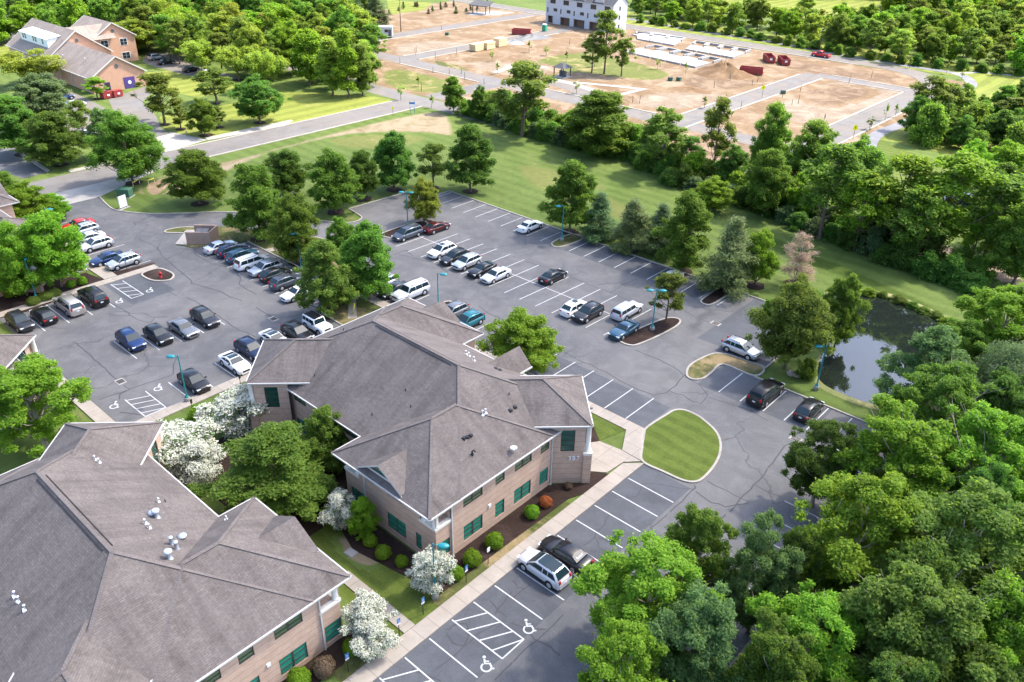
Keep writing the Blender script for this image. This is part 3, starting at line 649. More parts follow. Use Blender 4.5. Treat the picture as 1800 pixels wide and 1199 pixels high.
# tar sealed cracks traced over the asphalt
CR = MB(); crk = [0]
def crack(*pts, wd=0.115):
    crk[0] += 1; q = px(*pts); out = []
    for i in range(len(q) - 1):
        n = max(2, int((Vector(q[i + 1]) - Vector(q[i])).length / 0.8))
        for s in range(n):
            t = s / n; out.append((q[i][0] * (1 - t) + q[i + 1][0] * t + R.uniform(-0.09, 0.09), q[i][1] * (1 - t) + q[i + 1][1] * t + R.uniform(-0.09, 0.09)))
    out.append(q[-1]); ribbon(CR, out, wd * R.uniform(0.8, 1.2), 0.0245 + 0.00002 * crk[0])
T = lambda ox, oy, *l: [(ox + a * .2503, oy + b * .2503) for a, b in l]
for c in (T(0, 300, (980, 470), (990, 490), (1050, 510), (1105, 540), (1140, 600), (1200, 650), (1280, 720), (1340, 770), (1345, 800)),
          T(0, 300, (1130, 500), (1100, 560), (990, 590)), T(0, 300, (980, 440), (1040, 380), (860, 350), (740, 345), (640, 310), (520, 275)), T(0, 300, (740, 345), (705, 400)),
          T(0, 300, (1340, 790), (1480, 830), (1560, 850), (1620, 890), (1700, 915)), T(0, 300, (1310, 890), (1450, 960), (1560, 1040), (1660, 1110), (1798, 1170)),
          T(0, 300, (770, 995), (870, 990), (910, 1000), (900, 1020), (830, 1020), (770, 1005)), T(0, 300, (905, 1015), (1000, 1060), (1060, 1070), (1080, 1035), (1010, 1000), (920, 1005)),
          T(0, 300, (1080, 1030), (1180, 1030)), T(0, 300, (1370, 540), (1370, 590), (1480, 650), (1640, 690), (1690, 750), (1680, 800), (1798, 870)),
          T(0, 300, (1170, 800), (1180, 850), (1240, 880)), T(0, 300, (760, 920), (830, 960), (910, 1000)), T(0, 300, (1190, 745), (1260, 730), (1420, 670)),
          T(0, 600, (510, 0), (580, 50), (690, 150), (760, 210), (820, 270)), T(0, 600, (590, 230), (640, 180), (720, 160)), T(0, 600, (870, 310), (910, 335), (1040, 290), (1150, 260), (1220, 230), (1225, 160), (1250, 100)),
          T(0, 600, (910, 340), (850, 370), (840, 410)), T(0, 600, (700, 410), (760, 390), (900, 345)), T(0, 600, (840, 500), (990, 520)),
          T(450, 300, (0, 960), (70, 1000), (130, 1040), (280, 1020), (360, 985)), T(450, 300, (1000, 590), (1100, 610), (1200, 640), (1290, 650), (1310, 690), (1350, 715)), T(450, 300, (960, 590), (1060, 560), (1100, 600)),
          T(450, 300, (1560, 950), (1640, 1010), (1760, 1060)), T(900, 300, (300, 700), (420, 750), (560, 810), (700, 860), (900, 950), (1100, 1040)), T(900, 300, (690, 860), (780, 800), (880, 760)), T(900, 300, (600, 800), (760, 790), (800, 810)),
          T(900, 300, (1180, 960), (1300, 1040), (1440, 1080), (1560, 1030), (1580, 1050), (1500, 1070)), T(900, 300, (0, 600), (120, 650), (330, 700)),
          T(900, 600, (310, 50), (380, 80), (460, 130), (560, 170), (700, 240), (860, 330), (1000, 380), (1080, 360), (1150, 310), (1200, 250), (1210, 235)),
          T(900, 600, (1210, 240), (1130, 180), (1030, 130), (860, 60)), T(900, 600, (1210, 250), (1320, 310), (1375, 380), (1330, 440), (1270, 420)), T(900, 600, (1380, 395), (1500, 430), (1680, 490), (1798, 560)),
          T(900, 600, (1100, 350), (1200, 380), (1280, 430)), T(900, 600, (370, 190), (500, 150)), T(900, 600, (350, 160), (480, 250), (620, 310)), T(900, 600, (720, 1100), (880, 1090), (920, 1000), (1060, 1010), (1160, 1030), (1280, 1040)),
          T(900, 600, (1280, 1010), (1295, 1030), (1265, 1050)), T(900, 600, (1270, 1050), (1110, 1199)), T(900, 600, (1290, 1060), (1400, 1130), (1500, 1160), (1660, 1140)), T(900, 600, (1370, 985), (1500, 1050), (1670, 1130)),
          T(900, 600, (1798, 900), (1700, 1010), (1600, 1110), (1530, 1199)), T(900, 600, (1700, 1010), (1798, 1060)), T(1350, 600, (0, 890), (60, 820), (120, 740), (200, 700)), T(1350, 600, (0, 1060), (90, 1090)),
          T(900, 900, (680, 20), (650, 90), (590, 140), (580, 180), (500, 240)), T(900, 900, (590, 180), (610, 250), (650, 280), (740, 295)), T(900, 900, (600, 180), (680, 210), (760, 240)),
          T(900, 900, (0, 1060), (110, 950), (240, 850), (360, 720)), T(900, 900, (0, 780), (110, 830), (240, 825)), T(900, 900, (110, 850), (160, 890), (270, 950), (340, 1010)), T(900, 900, (0, 610), (130, 510)), T(900, 900, (0, 480), (40, 530), (90, 545)),
          T(900, 900, (970, 120), (1010, 90), (1090, 20)), T(900, 900, (1400, 110), (1500, 20)), T(450, 900, (1680, 720), (1740, 640), (1800, 560)), T(450, 900, (1640, 620), (1700, 700), (1760, 740)), T(450, 900, (1250, 1110), (1400, 1000), (1560, 860), (1700, 780)),
          T(450, 900, (1340, 830), (1380, 800), (1480, 790), (1500, 860), (1460, 940), (1380, 920), (1335, 860)), T(450, 900, (1100, 1100), (1180, 1140), (1300, 1190)), T(450, 900, (1680, 1190), (1800, 1060))):
    crack(*c)
tag(CR.build('crack_sealant', MAT['tar']), kind='structure')

# drains and pale worn patches in the asphalt
MAT['iron'] = simple('cast_iron', (0.035, 0.033, 0.033), 0.6, 0.4, metal=0.5)
def drain(ppx, nm='storm_drain'):
    p = P(*ppx); e = empty(nm, (p.x, p.y, 0.026))
    f = MB(); f.box((0, 0, 0), (1.3, 0.9, 0.02)); f.build('apron', MAT['concrete'], e)
    g = MB()
    for i in range(7): g.box((-0.36 + i * 0.12, 0, 0.021), (0.07, 0.6, 0.015))
    g.box((0, 0.32, 0.021), (0.86, 0.05, 0.02)); g.box((0, -0.32, 0.021), (0.86, 0.05, 0.02))
    g.build('grate', MAT['iron'], e); return e
for pp, lb in (((481, 561), 'square iron storm drain set in asphalt behind the white jeep'), ((212, 671), 'square iron storm drain in asphalt near the disabled bays by the big left tree'),
               ((1258, 569), 'iron storm drain in pale worn asphalt beside the short mulch island'), ((1399, 772), 'iron storm drain in asphalt under the dark tree at right')):
    tag(drain(pp), lb, 'storm drain', 'storm drains in the car park')

# pond
k = NT('pond_water'); v = k.coord('Object'); n = k.noise(v, 1.6, 3, 0.5); k.bump(n, 0.03, 0.02)
al = k.ramp(k.noise(v, 0.35, 5, 0.7, 0.4), [(0.56, 0.0), (0.72, 1.0)])
MAT['water'] = k.done(k.mix(k.math('MULTIPLY', al, 0.35), (0.012, 0.016, 0.014), (0.05, 0.06, 0.03)), 0.03, 0.9)
MAT['algae'] = m_grass('pond_algae', (0.16, 0.18, 0.07), (0.23, 0.23, 0.10), (0.3, 0.27, 0.14), 0.4)
POND = smooth([(-33.0, 108.6), (-28.6, 110.6), (-22.4, 109.6), (-18.0, 107.6), (-13, 103), (-12.5, 94), (-15.5, 86.5), (-19.5, 83.0), (-23.5, 82.4), (-26.6, 83.3), (-28.4, 87), (-29.6, 92), (-33, 98), (-35.5, 104)], 5, True)
sheet('pond_algae', [(p[0] * 1.0 + (p[0] + 24) * 0.045, p[1] + (p[1] - 96) * 0.075) for p in POND], 0.010, 'algae')
sheet('pond_water', POND, 0.016, 'water')

# ------------------------------------------------------------------ office buildings
MAT['shingle'] = m_shingle('roof_shingles', (0.122, 0.104, 0.096), (0.156, 0.134, 0.124), 0.65)
MAT['ridge'] = m_shingle('ridge_shingles', (0.135, 0.116, 0.107), (0.160, 0.138, 0.128), 0.2)
MAT['vent_slot'] = simple('ridge_vent_slot', (0.025, 0.022, 0.022), 0.9)
MAT['brick'] = m_brick('tan_brick', (0.45, 0.295, 0.215), (0.53, 0.36, 0.265), (0.57, 0.46, 0.37))
MAT['cream'] = simple('cream_trim', (0.70, 0.66, 0.58), 0.6, 0.3, var=0.08)
MAT['gutter'] = simple('white_gutter', (0.50, 0.485, 0.455), 0.5, 0.4, var=0.06)
MAT['soffit'] = simple('soffit', (0.6, 0.57, 0.5), 0.7)
MAT['frame_dark'] = simple('window_frame_dark', (0.055, 0.05, 0.042), 0.5)
MAT['vent_white'] = simple('white_vent', (0.70, 0.71, 0.73), 0.4, 0.5, var=0.06)
MAT['galv'] = simple('galvanised_metal', (0.46, 0.51, 0.56), 0.35, 0.6, metal=0.3)
MAT['black'] = simple('black_plastic', (0.018, 0.018, 0.02), 0.5)
def m_glass(name, a, b, rough=0.08):
    k = NT(name); v = k.coord('Object'); oi = k.new('ShaderNodeObjectInfo')
    uv = k.coord('UV'); y = k.sep(uv)[1]
    sl = k.math('FRACT', k.math('MULTIPLY', y, 9.0)); bl = k.ramp(sl, [(0.0, 0.75), (0.5, 1.0), (1.0, 0.75)])
    n = k.noise(v, 0.9, 3, 0.6)
    c = k.mix(k.math('MULTIPLY_ADD', oi.outputs['Random'], 0.5, k.math('MULTIPLY', n, 0.5)), a, b)
    c = k.mix(1.0, c, bl, 'MULTIPLY')
    return k.done(c, rough, 0.7)
MAT['glass_teal'] = m_glass('teal_tinted_glass', (0.016, 0.185, 0.12), (0.04, 0.29, 0.20))
MAT['glass_green'] = m_glass('green_tinted_glass', (0.045, 0.085, 0.035), (0.08, 0.16, 0.075))
MAT['glass_deep'] = m_glass('deep_green_glass', (0.008, 0.045, 0.03), (0.02, 0.10, 0.07))

SLOPE = 0.562
def hip_faces(c, half_l, half_w, ang, ze, slope=SLOPE, sink=0.0):
    """hip roof, ridge along local x (half_l >= half_w); returns faces, ridge lines"""
    ca, sa = math.cos(ang), math.sin(ang)
    def q(x, y, z): return Vector((c[0] + x * ca - y * sa, c[1] + x * sa + y * ca, z))
    zr = ze + half_w * slope; rl = half_l - half_w
    A, B, Cc, D = q(-half_l, -half_w, ze), q(half_l, -half_w, ze), q(half_l, half_w, ze), q(-half_l, half_w, ze)
    E, Fv = q(-rl, 0, zr), q(rl, 0, zr)
    return [[A, B, Fv, E], [B, Cc, Fv], [Cc, D, E, Fv], [D, A, E]], [(E, Fv), (A, E), (D, E), (B, Fv), (Cc, Fv)], [A, B, Cc, D]

def wall_run(mb, a, b, z0, z1, openings, depth=0.14, off=0.0):
    """wall face from a to b (outside on the right hand side), openings: (s0, s1, z0, z1) in metres along the wall"""
    a, b = Vector((a[0], a[1])), Vector((b[0], b[1])); L = (b - a).length; d = (b - a) / L; nrm = Vector((d.y, -d.x))
    def q(s, z, k=0.0): p = a + d * s - nrm * k; return (p.x, p.y, z)
    xs = sorted(set([0.0, L] + [min(L, max(0, o[0])) for o in openings] + [min(L, max(0, o[1])) for o in openings]))
    zs = sorted(set([z0, z1] + [o[2] for o in openings] + [o[3] for o in openings]))
    for i in range(len(xs) - 1):
        for j in range(len(zs) - 1):
            xm, zm = (xs[i] + xs[i + 1]) / 2, (zs[j] + zs[j + 1]) / 2
            if any(o[0] < xm < o[1] and o[2] < zm < o[3] for o in openings): continue
            s0, s1, y0, y1 = xs[i], xs[i + 1], zs[j], zs[j + 1]
            mb.face([q(s0, y0), q(s1, y0), q(s1, y1), q(s0, y1)], uv=[(s0, y0), (s1, y0), (s1, y1), (s0, y1)])
    for s0, s1, y0, y1 in openings:
        mb.face([q(s0, y0), q(s1, y0), q(s1, y0, depth), q(s0, y0, depth)]); mb.face([q(s1, y1), q(s0, y1), q(s0, y1, depth), q(s1, y1, depth)])
        mb.face([q(s0, y1), q(s0, y0), q(s0, y0, depth), q(s0, y1, depth)]); mb.face([q(s1, y0), q(s1, y1), q(s1, y1, depth), q(s1, y0, depth)])
    return q

def window(q, o, root, xf, flip, glass, name='window', cols=2, rows=3, depth=0.10, sill=True):
    """glass pane part with a frame sub-part, set in an opening of a wall run"""
    s0, s1, z0, z1 = o
    g = MB(xf, flip); g.face([q(s0, z0, depth), q(s1, z0, depth), q(s1, z1, depth), q(s0, z1, depth)], uv=[(s0, z0), (s1, z0), (s1, z1), (s0, z1)])
    wo = g.build(name, glass, root)
    f = MB(xf, flip); t = 0.055
    def bar(a0, a1, b0, b1):
        k0, k1 = depth - 0.005, depth - 0.05
        p = [q(a0, b0, k1), q(a1, b0, k1), q(a1, b1, k1), q(a0, b1, k1)]; r = [q(a0, b0, k0), q(a1, b0, k0), q(a1, b1, k0), q(a0, b1, k0)]
        f.face(p)
        for i in range(4): j = (i + 1) % 4; f.face([p[j], p[i], r[i], r[j]])
    bar(s0, s1, z0, z0 + t); bar(s0, s1, z1 - t, z1); bar(s0, s0 + t, z0 + t, z1 - t); bar(s1 - t, s1, z0 + t, z1 - t)
    for i in range(1, cols):
        x = s0 + (s1 - s0) * i / cols; bar(x - 0.06, x + 0.06, z0 + t, z1 - t)
    for j in range(1, rows):
        z = z0 + (z1 - z0) * j / rows
        for i in range(cols):
            xa = s0 + t if i == 0 else s0 + (s1 - s0) * i / cols + 0.06; xb = s1 - t if i == cols - 1 else s0 + (s1 - s0) * (i + 1) / cols - 0.06
            bar(xa, xb, z - 0.022, z + 0.022)
    f.build('frame', MAT['frame_dark'], wo)
    return wo

def office(xf, flip, label, dz=0.0, dormer_s=True, number=False, vents=None, full=True, extra_porch=True):
    root = empty('office_building', tuple(xf(Vector((-52, 44.5, 0)))) if False else (0, 0, 0), 0, label, 'office building')
    EV, WX, EX = 6.0, -67.0, -37.0
    roof = MB(xf, flip); cap = MB(xf, flip); gut = MB(xf, flip); slot = MB(xf, flip)
    def add_roof(c, hl, hw, ang, ze, ridge_slots=True):
        fs, rl, ev = hip_faces(c, hl, hw, ang, ze)
        for f in fs: roof.face(f)
        roof.face([ev[3], ev[2], ev[1], ev[0]])
        for i, (a, b) in enumerate(rl):
            d = (b - a); 
            if d.length < 0.1: continue
            up = Vector((0, 0, 0.035)); cap.bar(a + up * 0.2, b + up * 0.2, 0.28, 0.07)
        a, b = rl[0]
        if ridge_slots and (b - a).length > 2.5:
            dd = (b - a).normalized(); nn = Vector((-dd.y, dd.x, 0))
            for s in (-1, 1):
                o = nn * s * 0.33 + Vector((0, 0, -0.33 * SLOPE + 0.03))
                slot.bar(a + dd * 0.7 + o, b - dd * 0.7 + o, 0.09, 0.05)
        for i in range(4):
            p, r = ev[i], ev[(i + 1) % 4]; d = (r - p).normalized(); n = Vector((d.y, -d.x, 0))
            # gutter: open-looking trough as a small box outside the eave
            a0 = p - d * 0.0 + n * 0.06 + Vector((0, 0, -0.07)); b0 = r + d * 0.0 + n * 0.06 + Vector((0, 0, -0.07))
            gut.bar(a0, b0, 0.10, 0.13)
        return rl
    # core, two wings, two corner pavilions
    add_roof((-52.0, 44.55), 15.0, 8.95, 0, EV)
    cw, hw_ = (-43.24, 38.9), 6.22
    add_roof((EX + 0.012 - 6.22, 32.4 + 7.6), 7.6, 6.22, math.pi / 2, EV + 0.006, False)
    add_roof((WX - 0.012 + 6.22, 56.7 - 7.6), 7.6, 6.22, math.pi / 2, EV + 0.006, False)
    sa, sb = Vector((-43.2, 39.0, 0)), Vector((-43.2, 41.6, 0))
    d45 = Vector((math.sqrt(.5), math.sqrt(.5), 0))
    pav = []
    for qx, qy, sg in ((-37.72, 53.35, 1), (-66.28, 35.75, -1)):
        c = Vector((qx, qy, 0)) - d45 * sg * 6.3
        add_roof((c.x, c.y), 6.3, 4.25, math.pi / 4, 6.8, False)
        pav.append((Vector((qx, qy, 0)), d45 * sg, Vector((-d45.y, d45.x, 0)) * sg))
    # small gabled porch on the north side
    if extra_porch:
        zr = 7.9; yb = 52.0
        A, B, Cc = Vector((-49.6, 55.0, 6.1)), Vector((-46.0, 55.0, 6.1)), Vector((-47.8, 55.0, zr))
        A2, B2, C2 = Vector((-49.6, 53.2, 6.1)), Vector((-46.0, 53.2, 6.1)), Vector((-47.8, 49.8, zr))
        roof.face([A2, A, Cc, C2]); roof.face([B, B2, C2, Cc]); roof.face([B, A, Cc])
        gut.bar(A, A2, 0.13, 0.14); gut.bar(B2, B, 0.13, 0.14)
    ro = roof.build('roof', MAT['shingle'], root)
    cap.build('ridge_cap', MAT['ridge'], ro); slot.build('ridge_vent', MAT['vent_slot'], ro)
    gut.build('gutter', MAT['gutter'], root)
    # dormer on the south face of the wing and its twin on the north wing
    for sgn in (1, -1):
        dm = MB(xf, flip); dg = MB(xf, flip); dt = MB(xf, flip)
        def t(x, y, z): return Vector((x, y, z)) if sgn > 0 else Vector((-104.0 - x, 89.1 - y, z))
        x0, x1, xm = -45.75, -40.75, -43.25; zb = lambda y: EV + (y - 32.4) * SLOPE
        y0 = 32.95; z0 = zb(y0) + 0.12; zt = z0 + 2.5 * 0.58; yr = 32.4 + (zt - EV) / SLOPE
        w_ = 0.42                                     # roof runs past the gable
        ap, bk = t(xm, y0 - w_, zt), t(xm, yr, zt)
        l0, r0 = t(x0 - .25, y0 - w_, z0 - .15), t(x1 + .25, y0 - w_, z0 - .15)
        lb, rb = t(x0 - .25, 32.4 + (z0 - .15 - EV) / SLOPE, z0 - .15), t(x1 + .25, 32.4 + (z0 - .15 - EV) / SLOPE, z0 - .15)
        dm.face([l0, ap, bk, lb]); dm.face([ap, r0, rb, bk])
        th = Vector((0, 0, -0.16))
        for a, b in ((l0, ap), (ap, r0)):
            dt.face([a + th, b + th, b, a]); dt.face([a + th, a + th + (t(0, 0.2, 0) - t(0, 0, 0)), b + th + (t(0, 0.2, 0) - t(0, 0, 0)), b + th])
        dg.face([t(x0, y0, z0 - 0.3), t(x1, y0, z0 - 0.3), t(xm, y0, zt - 0.05)])
        dt.face([t(x0, y0 - 0.03, z0 - 0.1), t(x1, y0 - 0.03, z0 - 0.1), t(x1 - .2, y0 - 0.03, z0 + .12), t(x0 + .2, y0 - 0.03, z0 + .12)])
        do = dm.build('dormer', MAT['shingle'], root); dg.build('dormer_glass', MAT['glass_deep'], do); dt.build('dormer_trim', MAT['gutter'], do)
    # walls -------------------------------------------------------------
    E_WIN = [(-34.78, -33.3, 1), (-38.73, -36.45, 2), (-41.5, -40.3, 1), (-45.05, -42.78, 2), (-47.45, -46.28, 1)]
    wl = MB(xf, flip)
    zt = 5.85
    wins = []
    def run(a, b, specs, deep=False, top=zt):
        ops = []
        for s0, s1, n in specs: ops += [(s0, s1, 0.68, 2.3), (s0, s1, 4.38, 5.6)]
        q = wall_run(wl, a, b, -0.3, top, ops)
        for i, o in enumerate(ops): wins.append((q, o, specs[i // 2][2], i % 2))
        return q
    xe = -37.35
    # east face, upper storey cut away at the corner porch
    lowE = [(33.38, 34.85, 1), (36.45, 38.74, 2), (40.33, 41.5, 1), (42.8, 45.05, 2), (46.3, 47.5, 1)]
    ys = 33.3
    wl_ops = [(a - ys, b - ys, 0.68, 2.3) for a, b, n in lowE] + [(a - ys, b - ys, 4.38, 5.6) for a, b, n in lowE[1:]] + [(-0.02, 1.75, 4.15, zt + .1)]
    q = wall_run(wl, (xe, ys), (xe, 48.0), -0.3, zt, wl_ops[:-1] + [(0.0, 1.75, 4.15, zt)])
    for i, o in enumerate(wl_ops[:-1]): wins.append((q, o, (lowE + lowE[1:])[i][2], 0 if i < 5 else 1))
    # recessed upper corner (loggia) with a window set back
    q2 = wall_run(wl, (xe - 0.75, ys + 0.75), (xe - 0.75, ys + 1.75), 4.15, zt, [(0.15, 0.9, 4.4, 5.55)]); wins.append((q2, (0.15, 0.9, 4.4, 5.55), 1, 1))
    wall_run(wl, (xe - 0.75, ys + 1.75), (xe, ys + 1.75), 4.15, zt, [])
    wl.face([(xe, ys, 4.15), (xe, ys + 1.75, 4.15), (xe - 1.8, ys + 1.75, 4.15), (xe - 1.8, ys, 4.15)])
    wall_run(wl, (xe - 1.8, ys + 0.75), (xe - 0.75, ys + 0.75), 4.15, zt, [])
    wall_run(wl, (xe - 1.8, ys), (xe - 1.8, ys + 0.75), 4.15, zt, [])
    # south face of the wing
    xw = -49.0
    so_ = [(2.0, 3.0, 0.75, 2.35), (4.4, 5.6, 0.75, 2.35)]
    S = lambda x: x - xw
    opsS = [(S(-43.5), S(-41.1), 0.68, 2.35), (S(-39.85), S(-39.15), 0.68, 2.35), (S(-43.3), S(-41.2), 4.38, 5.6), (S(-46.2), S(-45.0), 4.38, 5.6), (S(-48.4), S(-46.6), 0.68, 2.35)]
    q = wall_run(wl, (xw, ys), (xe, ys), -0.3, zt, opsS + [(S(xe - 1.8), S(xe), 4.15, zt), (0.0, 1.9, 4.15, zt)])
    for i, o in enumerate(opsS): wins.append((q, o, 2 if o[1] - o[0] > 1.6 else 1, 2))
    wl.face([(xw, ys, 4.15), (xw + 1.9, ys, 4.15), (xw + 1.9, ys + 1.2, 4.15), (xw, ys + 1.2, 4.15)])
    wall_run(wl, (xw + 1.9, ys + 1.2), (xw + 1.9, ys), 4.15, zt, []); wall_run(wl, (xw, ys + 1.2), (xw + 1.9, ys + 1.2), 4.15, zt, [])
    run((xw, 36.2), (xw, ys), [(0.6, 2.1, 1)])
    run((-62.0, 36.2), (xw, 36.2), [(1.2, 3.2, 2), (5.0, 7.2, 2), (9.4, 11.8, 2)])
    # west, north faces (mostly unseen) by half-turn symmetry
    H = lambda p: (-104.0 - p[0], 89.1 - p[1])
    run(H((xe, ys)), H((xe, 48.0)), [(a - ys, b - ys, n) for a, b, n in lowE])
    run(H((xw, ys)), H((xe, ys)), [(S(-43.5), S(-41.1), 2), (S(-39.85), S(-39.15), 1)])
    run(H((xw, 36.2)), H((xw, ys)), [])
    run(H((-62.0, 36.2)), H((xw, 36.2)), [(1.2, 3.2, 2), (5.0, 7.2, 2)])
    # pavilions
    for k, (Q, d, t) in enumerate(pav):
        o = Q - d * 0.53
        p0 = o - t * 3.95; p1 = o + t * 3.95          # outer face from p0 to p1
        qa = wall_run(wl, (p0 - d * 3.3)[:2], p0[:2], -0.3, 6.6, [(1.05, 2.35, 3.7, 6.1), (0.0, 0.001, 0, 0.001)] [:1])
        wins.append((qa, (1.05, 2.35, 3.7, 6.1), 1, 3))
        opsP = [(2.6, 5.3, 0.05, 2.6), (1.4, 3.4, 3.7, 6.1), (4.5, 6.5, 3.7, 6.1)]
        qb = wall_run(wl, p0[:2], p1[:2], -0.3, 6.6, opsP)
        for oo in opsP: wins.append((qb, oo, 2, 3))
        qc = wall_run(wl, p1[:2], (p1 - d * 3.3)[:2], -0.3, 6.6, [(1.0, 2.3, 3.7, 6.1)])
        wins.append((qc, (1.0, 2.3, 3.7, 6.1), 1, 3))
    wo = wl.build('wall', MAT['brick'], root)
    for q, o, n, typ in wins:
        gm = MAT['glass_teal'] if typ == 0 or (typ == 2 and o[2] < 3) else MAT['glass_green'] if typ == 1 else MAT['glass_deep']
        window(q, o, root, xf, flip, gm, cols=n, rows=4 if o[3] - o[2] > 2 else 3)
    # cream ledges and columns at the open corners
    led = MB(xf, flip)
    led.prism([(xe + 0.08, ys - 0.08), (xe + 0.08, ys + 1.85), (xe - 0.35, ys + 1.85), (xe - 0.35, ys + 0.35), (xe - 1.9, ys + 0.35), (xe - 1.9, ys - 0.08)], 3.93, 4.18)
    led.build('ledge', MAT['cream'], root); led = MB(xf, flip)
    led.prism([(xw - 0.08, ys - 0.08), (xw + 1.95, ys - 0.08), (xw + 1.95, ys + 0.3), (xw - 0.08, ys + 0.3)], 3.93, 4.18)
    led.build('ledge', MAT['cream'], root)
    col_pts = [(xe - 0.22, ys + 0.2, 4.17, 5.9), (xe - 1.5, ys + 0.2, 4.17, 5.9), (xw + 0.25, ys + 0.2, 4.17, 5.9), (xw + 1.6, ys + 0.2, 4.17, 5.9)]
    for Q, d, t in pav:
        for sg in (-1, 1):
            p = Q - d * 0.22 + t * sg * 3.75; col_pts.append((p.x, p.y, 3.6, 6.7))
    for x, y, z0, z1 in col_pts:
        c = MB(xf, flip); c.lathe((x, y, 0), [(0.30, z0), (0.30, z0 + 0.12), (0.25, z0 + 0.16), (0.235, z1 - 0.2), (0.29, z1 - 0.12), (0.29, z1)], 14)
        c.build('column', MAT['cream'], root)
    for Q, d, t in pav:
        for sg in (-1, 1):
            p = Q - d * 0.22 + t * sg * 3.75; pr = MB(xf, flip)
            pr.box((p.x, p.y, 3.35), (0.85, 0.85, 0.26), math.pi / 4); pr.build('ledge', MAT['cream'], root)
            pr = MB(xf, flip); pr.box((p.x, p.y, -0.2), (0.78, 0.78, 3.55), math.pi / 4); pr.build('pier', MAT['brick'], root)
    # downspouts
    for x, y in ((xe + 0.08, 35.05), (xe + 0.08, 47.85), (-46.3, ys - 0.08), (-61.8, 36.1), (-104.0 - xe - 0.08, 54.05)):
        d = MB(xf, flip); d.box((x, y, 0.0), (0.11, 0.11, 5.8)); d.box((x + 0.0, y, 0.0), (0.16, 0.3, 0.1)); d.build('downspout', MAT['gutter'], root)
    if full:
        lf = MB(xf, flip); lf.box((xe + 0.06, 39.55, 2.55), (0.12, 0.28, 0.28)); lf.build('wall_lamp', MAT['vent_white'], root)
    return root, ro

def pipe_vent(kind, base, parent, tilt=0):
    m = MB()
    if kind == 'pipe':            # white flue pipe with a flashing and a cap
        m.box((0, 0, -0.16), (0.5, 0.5, 0.2)); m.lathe((0, 0, 0), [(0.09, -0.1), (0.09, 0.55), (0.15, 0.56), (0.13, 0.66), (0.02, 0.72)], 10)
        nm, mt = 'flue_pipe', MAT['vent_white']
    elif kind == 'hook':
        m.box((0, 0, -0.12), (0.42, 0.42, 0.15)); m.tube([(0, 0, 0), (0, 0, 0.55), (0.08, 0, 0.68), (0.22, 0, 0.7), (0.3, 0, 0.6)], 0.07, 8); nm, mt = 'flue_pipe', MAT['vent_white']
    elif kind == 'box':
        m.box((0, 0, -0.15), (0.55, 0.5, 0.35), 0, top=0.8); nm, mt = 'box_vent', MAT['black']
    elif kind == 'stub':
        m.lathe((0, 0, 0), [(0.07, -0.15), (0.07, 0.4)], 8); nm, mt = 'vent_stub', MAT['black']
    elif kind == 'goose':
        m.box((0, 0, -0.12), (0.4, 0.4, 0.2)); m.tube([(0, 0, 0), (0, 0, 0.5), (0.12, 0, 0.72), (0.35, 0, 0.74), (0.45, 0, 0.55)], 0.12, 8); nm, mt = 'gooseneck_vent', MAT['black']
    elif kind == 'cowl':
        m.lathe((0, 0, 0), [(0.42, -0.2), (0.3, 0.02), (0.22, 0.1), (0.22, 0.75), (0.42, 0.8), (0.44, 1.05), (0.3, 1.15)], 14); nm, mt = 'exhaust_cowl', MAT['galv']
    elif kind == 'tall':
        m.lathe((0, 0, 0), [(0.36, -0.2), (0.22, 0.05), (0.19, 0.9), (0.26, 0.92), (0.26, 1.0), (0.05, 1.02)], 12); nm, mt = 'exhaust_cowl', MAT['galv']
    elif kind == 'pan':
        m.lathe((0, 0, 0), [(0.2, -0.15), (0.2, 0.2), (0.48, 0.22), (0.5, 0.36), (0.1, 0.42)], 14); nm, mt = 'exhaust_cowl', MAT['galv']
    o = m.build(nm, mt, parent); o.location = base; o.scale = (0.66,) * 3; o.rotation_euler = (0, 0, R.uniform(-0.4, 0.4)); return o

def on_roof(pxy, mirror):
    """where the sight line through a photo pixel meets the office roof"""
    for i in range(0, 700):
        z = 12.5 - i * 0.01; p = P(pxy[0], pxy[1], z); x, y = p.x, (57.0 - p.y if mirror else p.y)
        h = EVh(x, y)
        if h >= z: return (p.x, p.y, h)
    return tuple(P(pxy[0], pxy[1], 8))
def EVh(x, y):
    h = 0
    if -67 < x < -37 and 35.6 < y < 53.5: h = 6 + SLOPE * min(x + 67, -37 - x, y - 35.6, 53.5 - y)
    if -49.44 < x < -37 and 32.4 < y < 47.6: h = max(h, 6 + SLOPE * min(x + 49.44, -37 - x, y - 32.4, 47.6 - y))
    return h
ident = lambda p: Vector(p)
mirr = lambda p: Vector((p[0], 57.0 - p[1], p[2] - 0.2))
b387, roof387 = office(ident, False, 'two storey tan brick office with brown hip roof, green windows and the number 387')
bsw, roofsw = office(mirr, True, 'two storey tan brick office with a big brown shingle roof filling the lower left corner', extra_porch=False)
for kind, pp in (('pipe', (848, 729)), ('pipe', (853, 726)), ('box', (897, 722)), ('box', (905, 716)), ('box', (815, 771)), ('box', (821, 769)), ('box', (827, 766)), ('stub', (895, 694)),
                 ('pipe', (819, 623)), ('pipe', (824, 626)), ('pipe', (832.5, 634)), ('box', (871, 648)), ('box', (878, 651)), ('goose', (830, 799)), ('stub', (654, 730)), ('stub', (553, 661)), ('stub', (713, 687)), ('stub', (722, 716)), ('stub', (604, 581))):
    pipe_vent(kind, on_roof(pp, False), roof387)
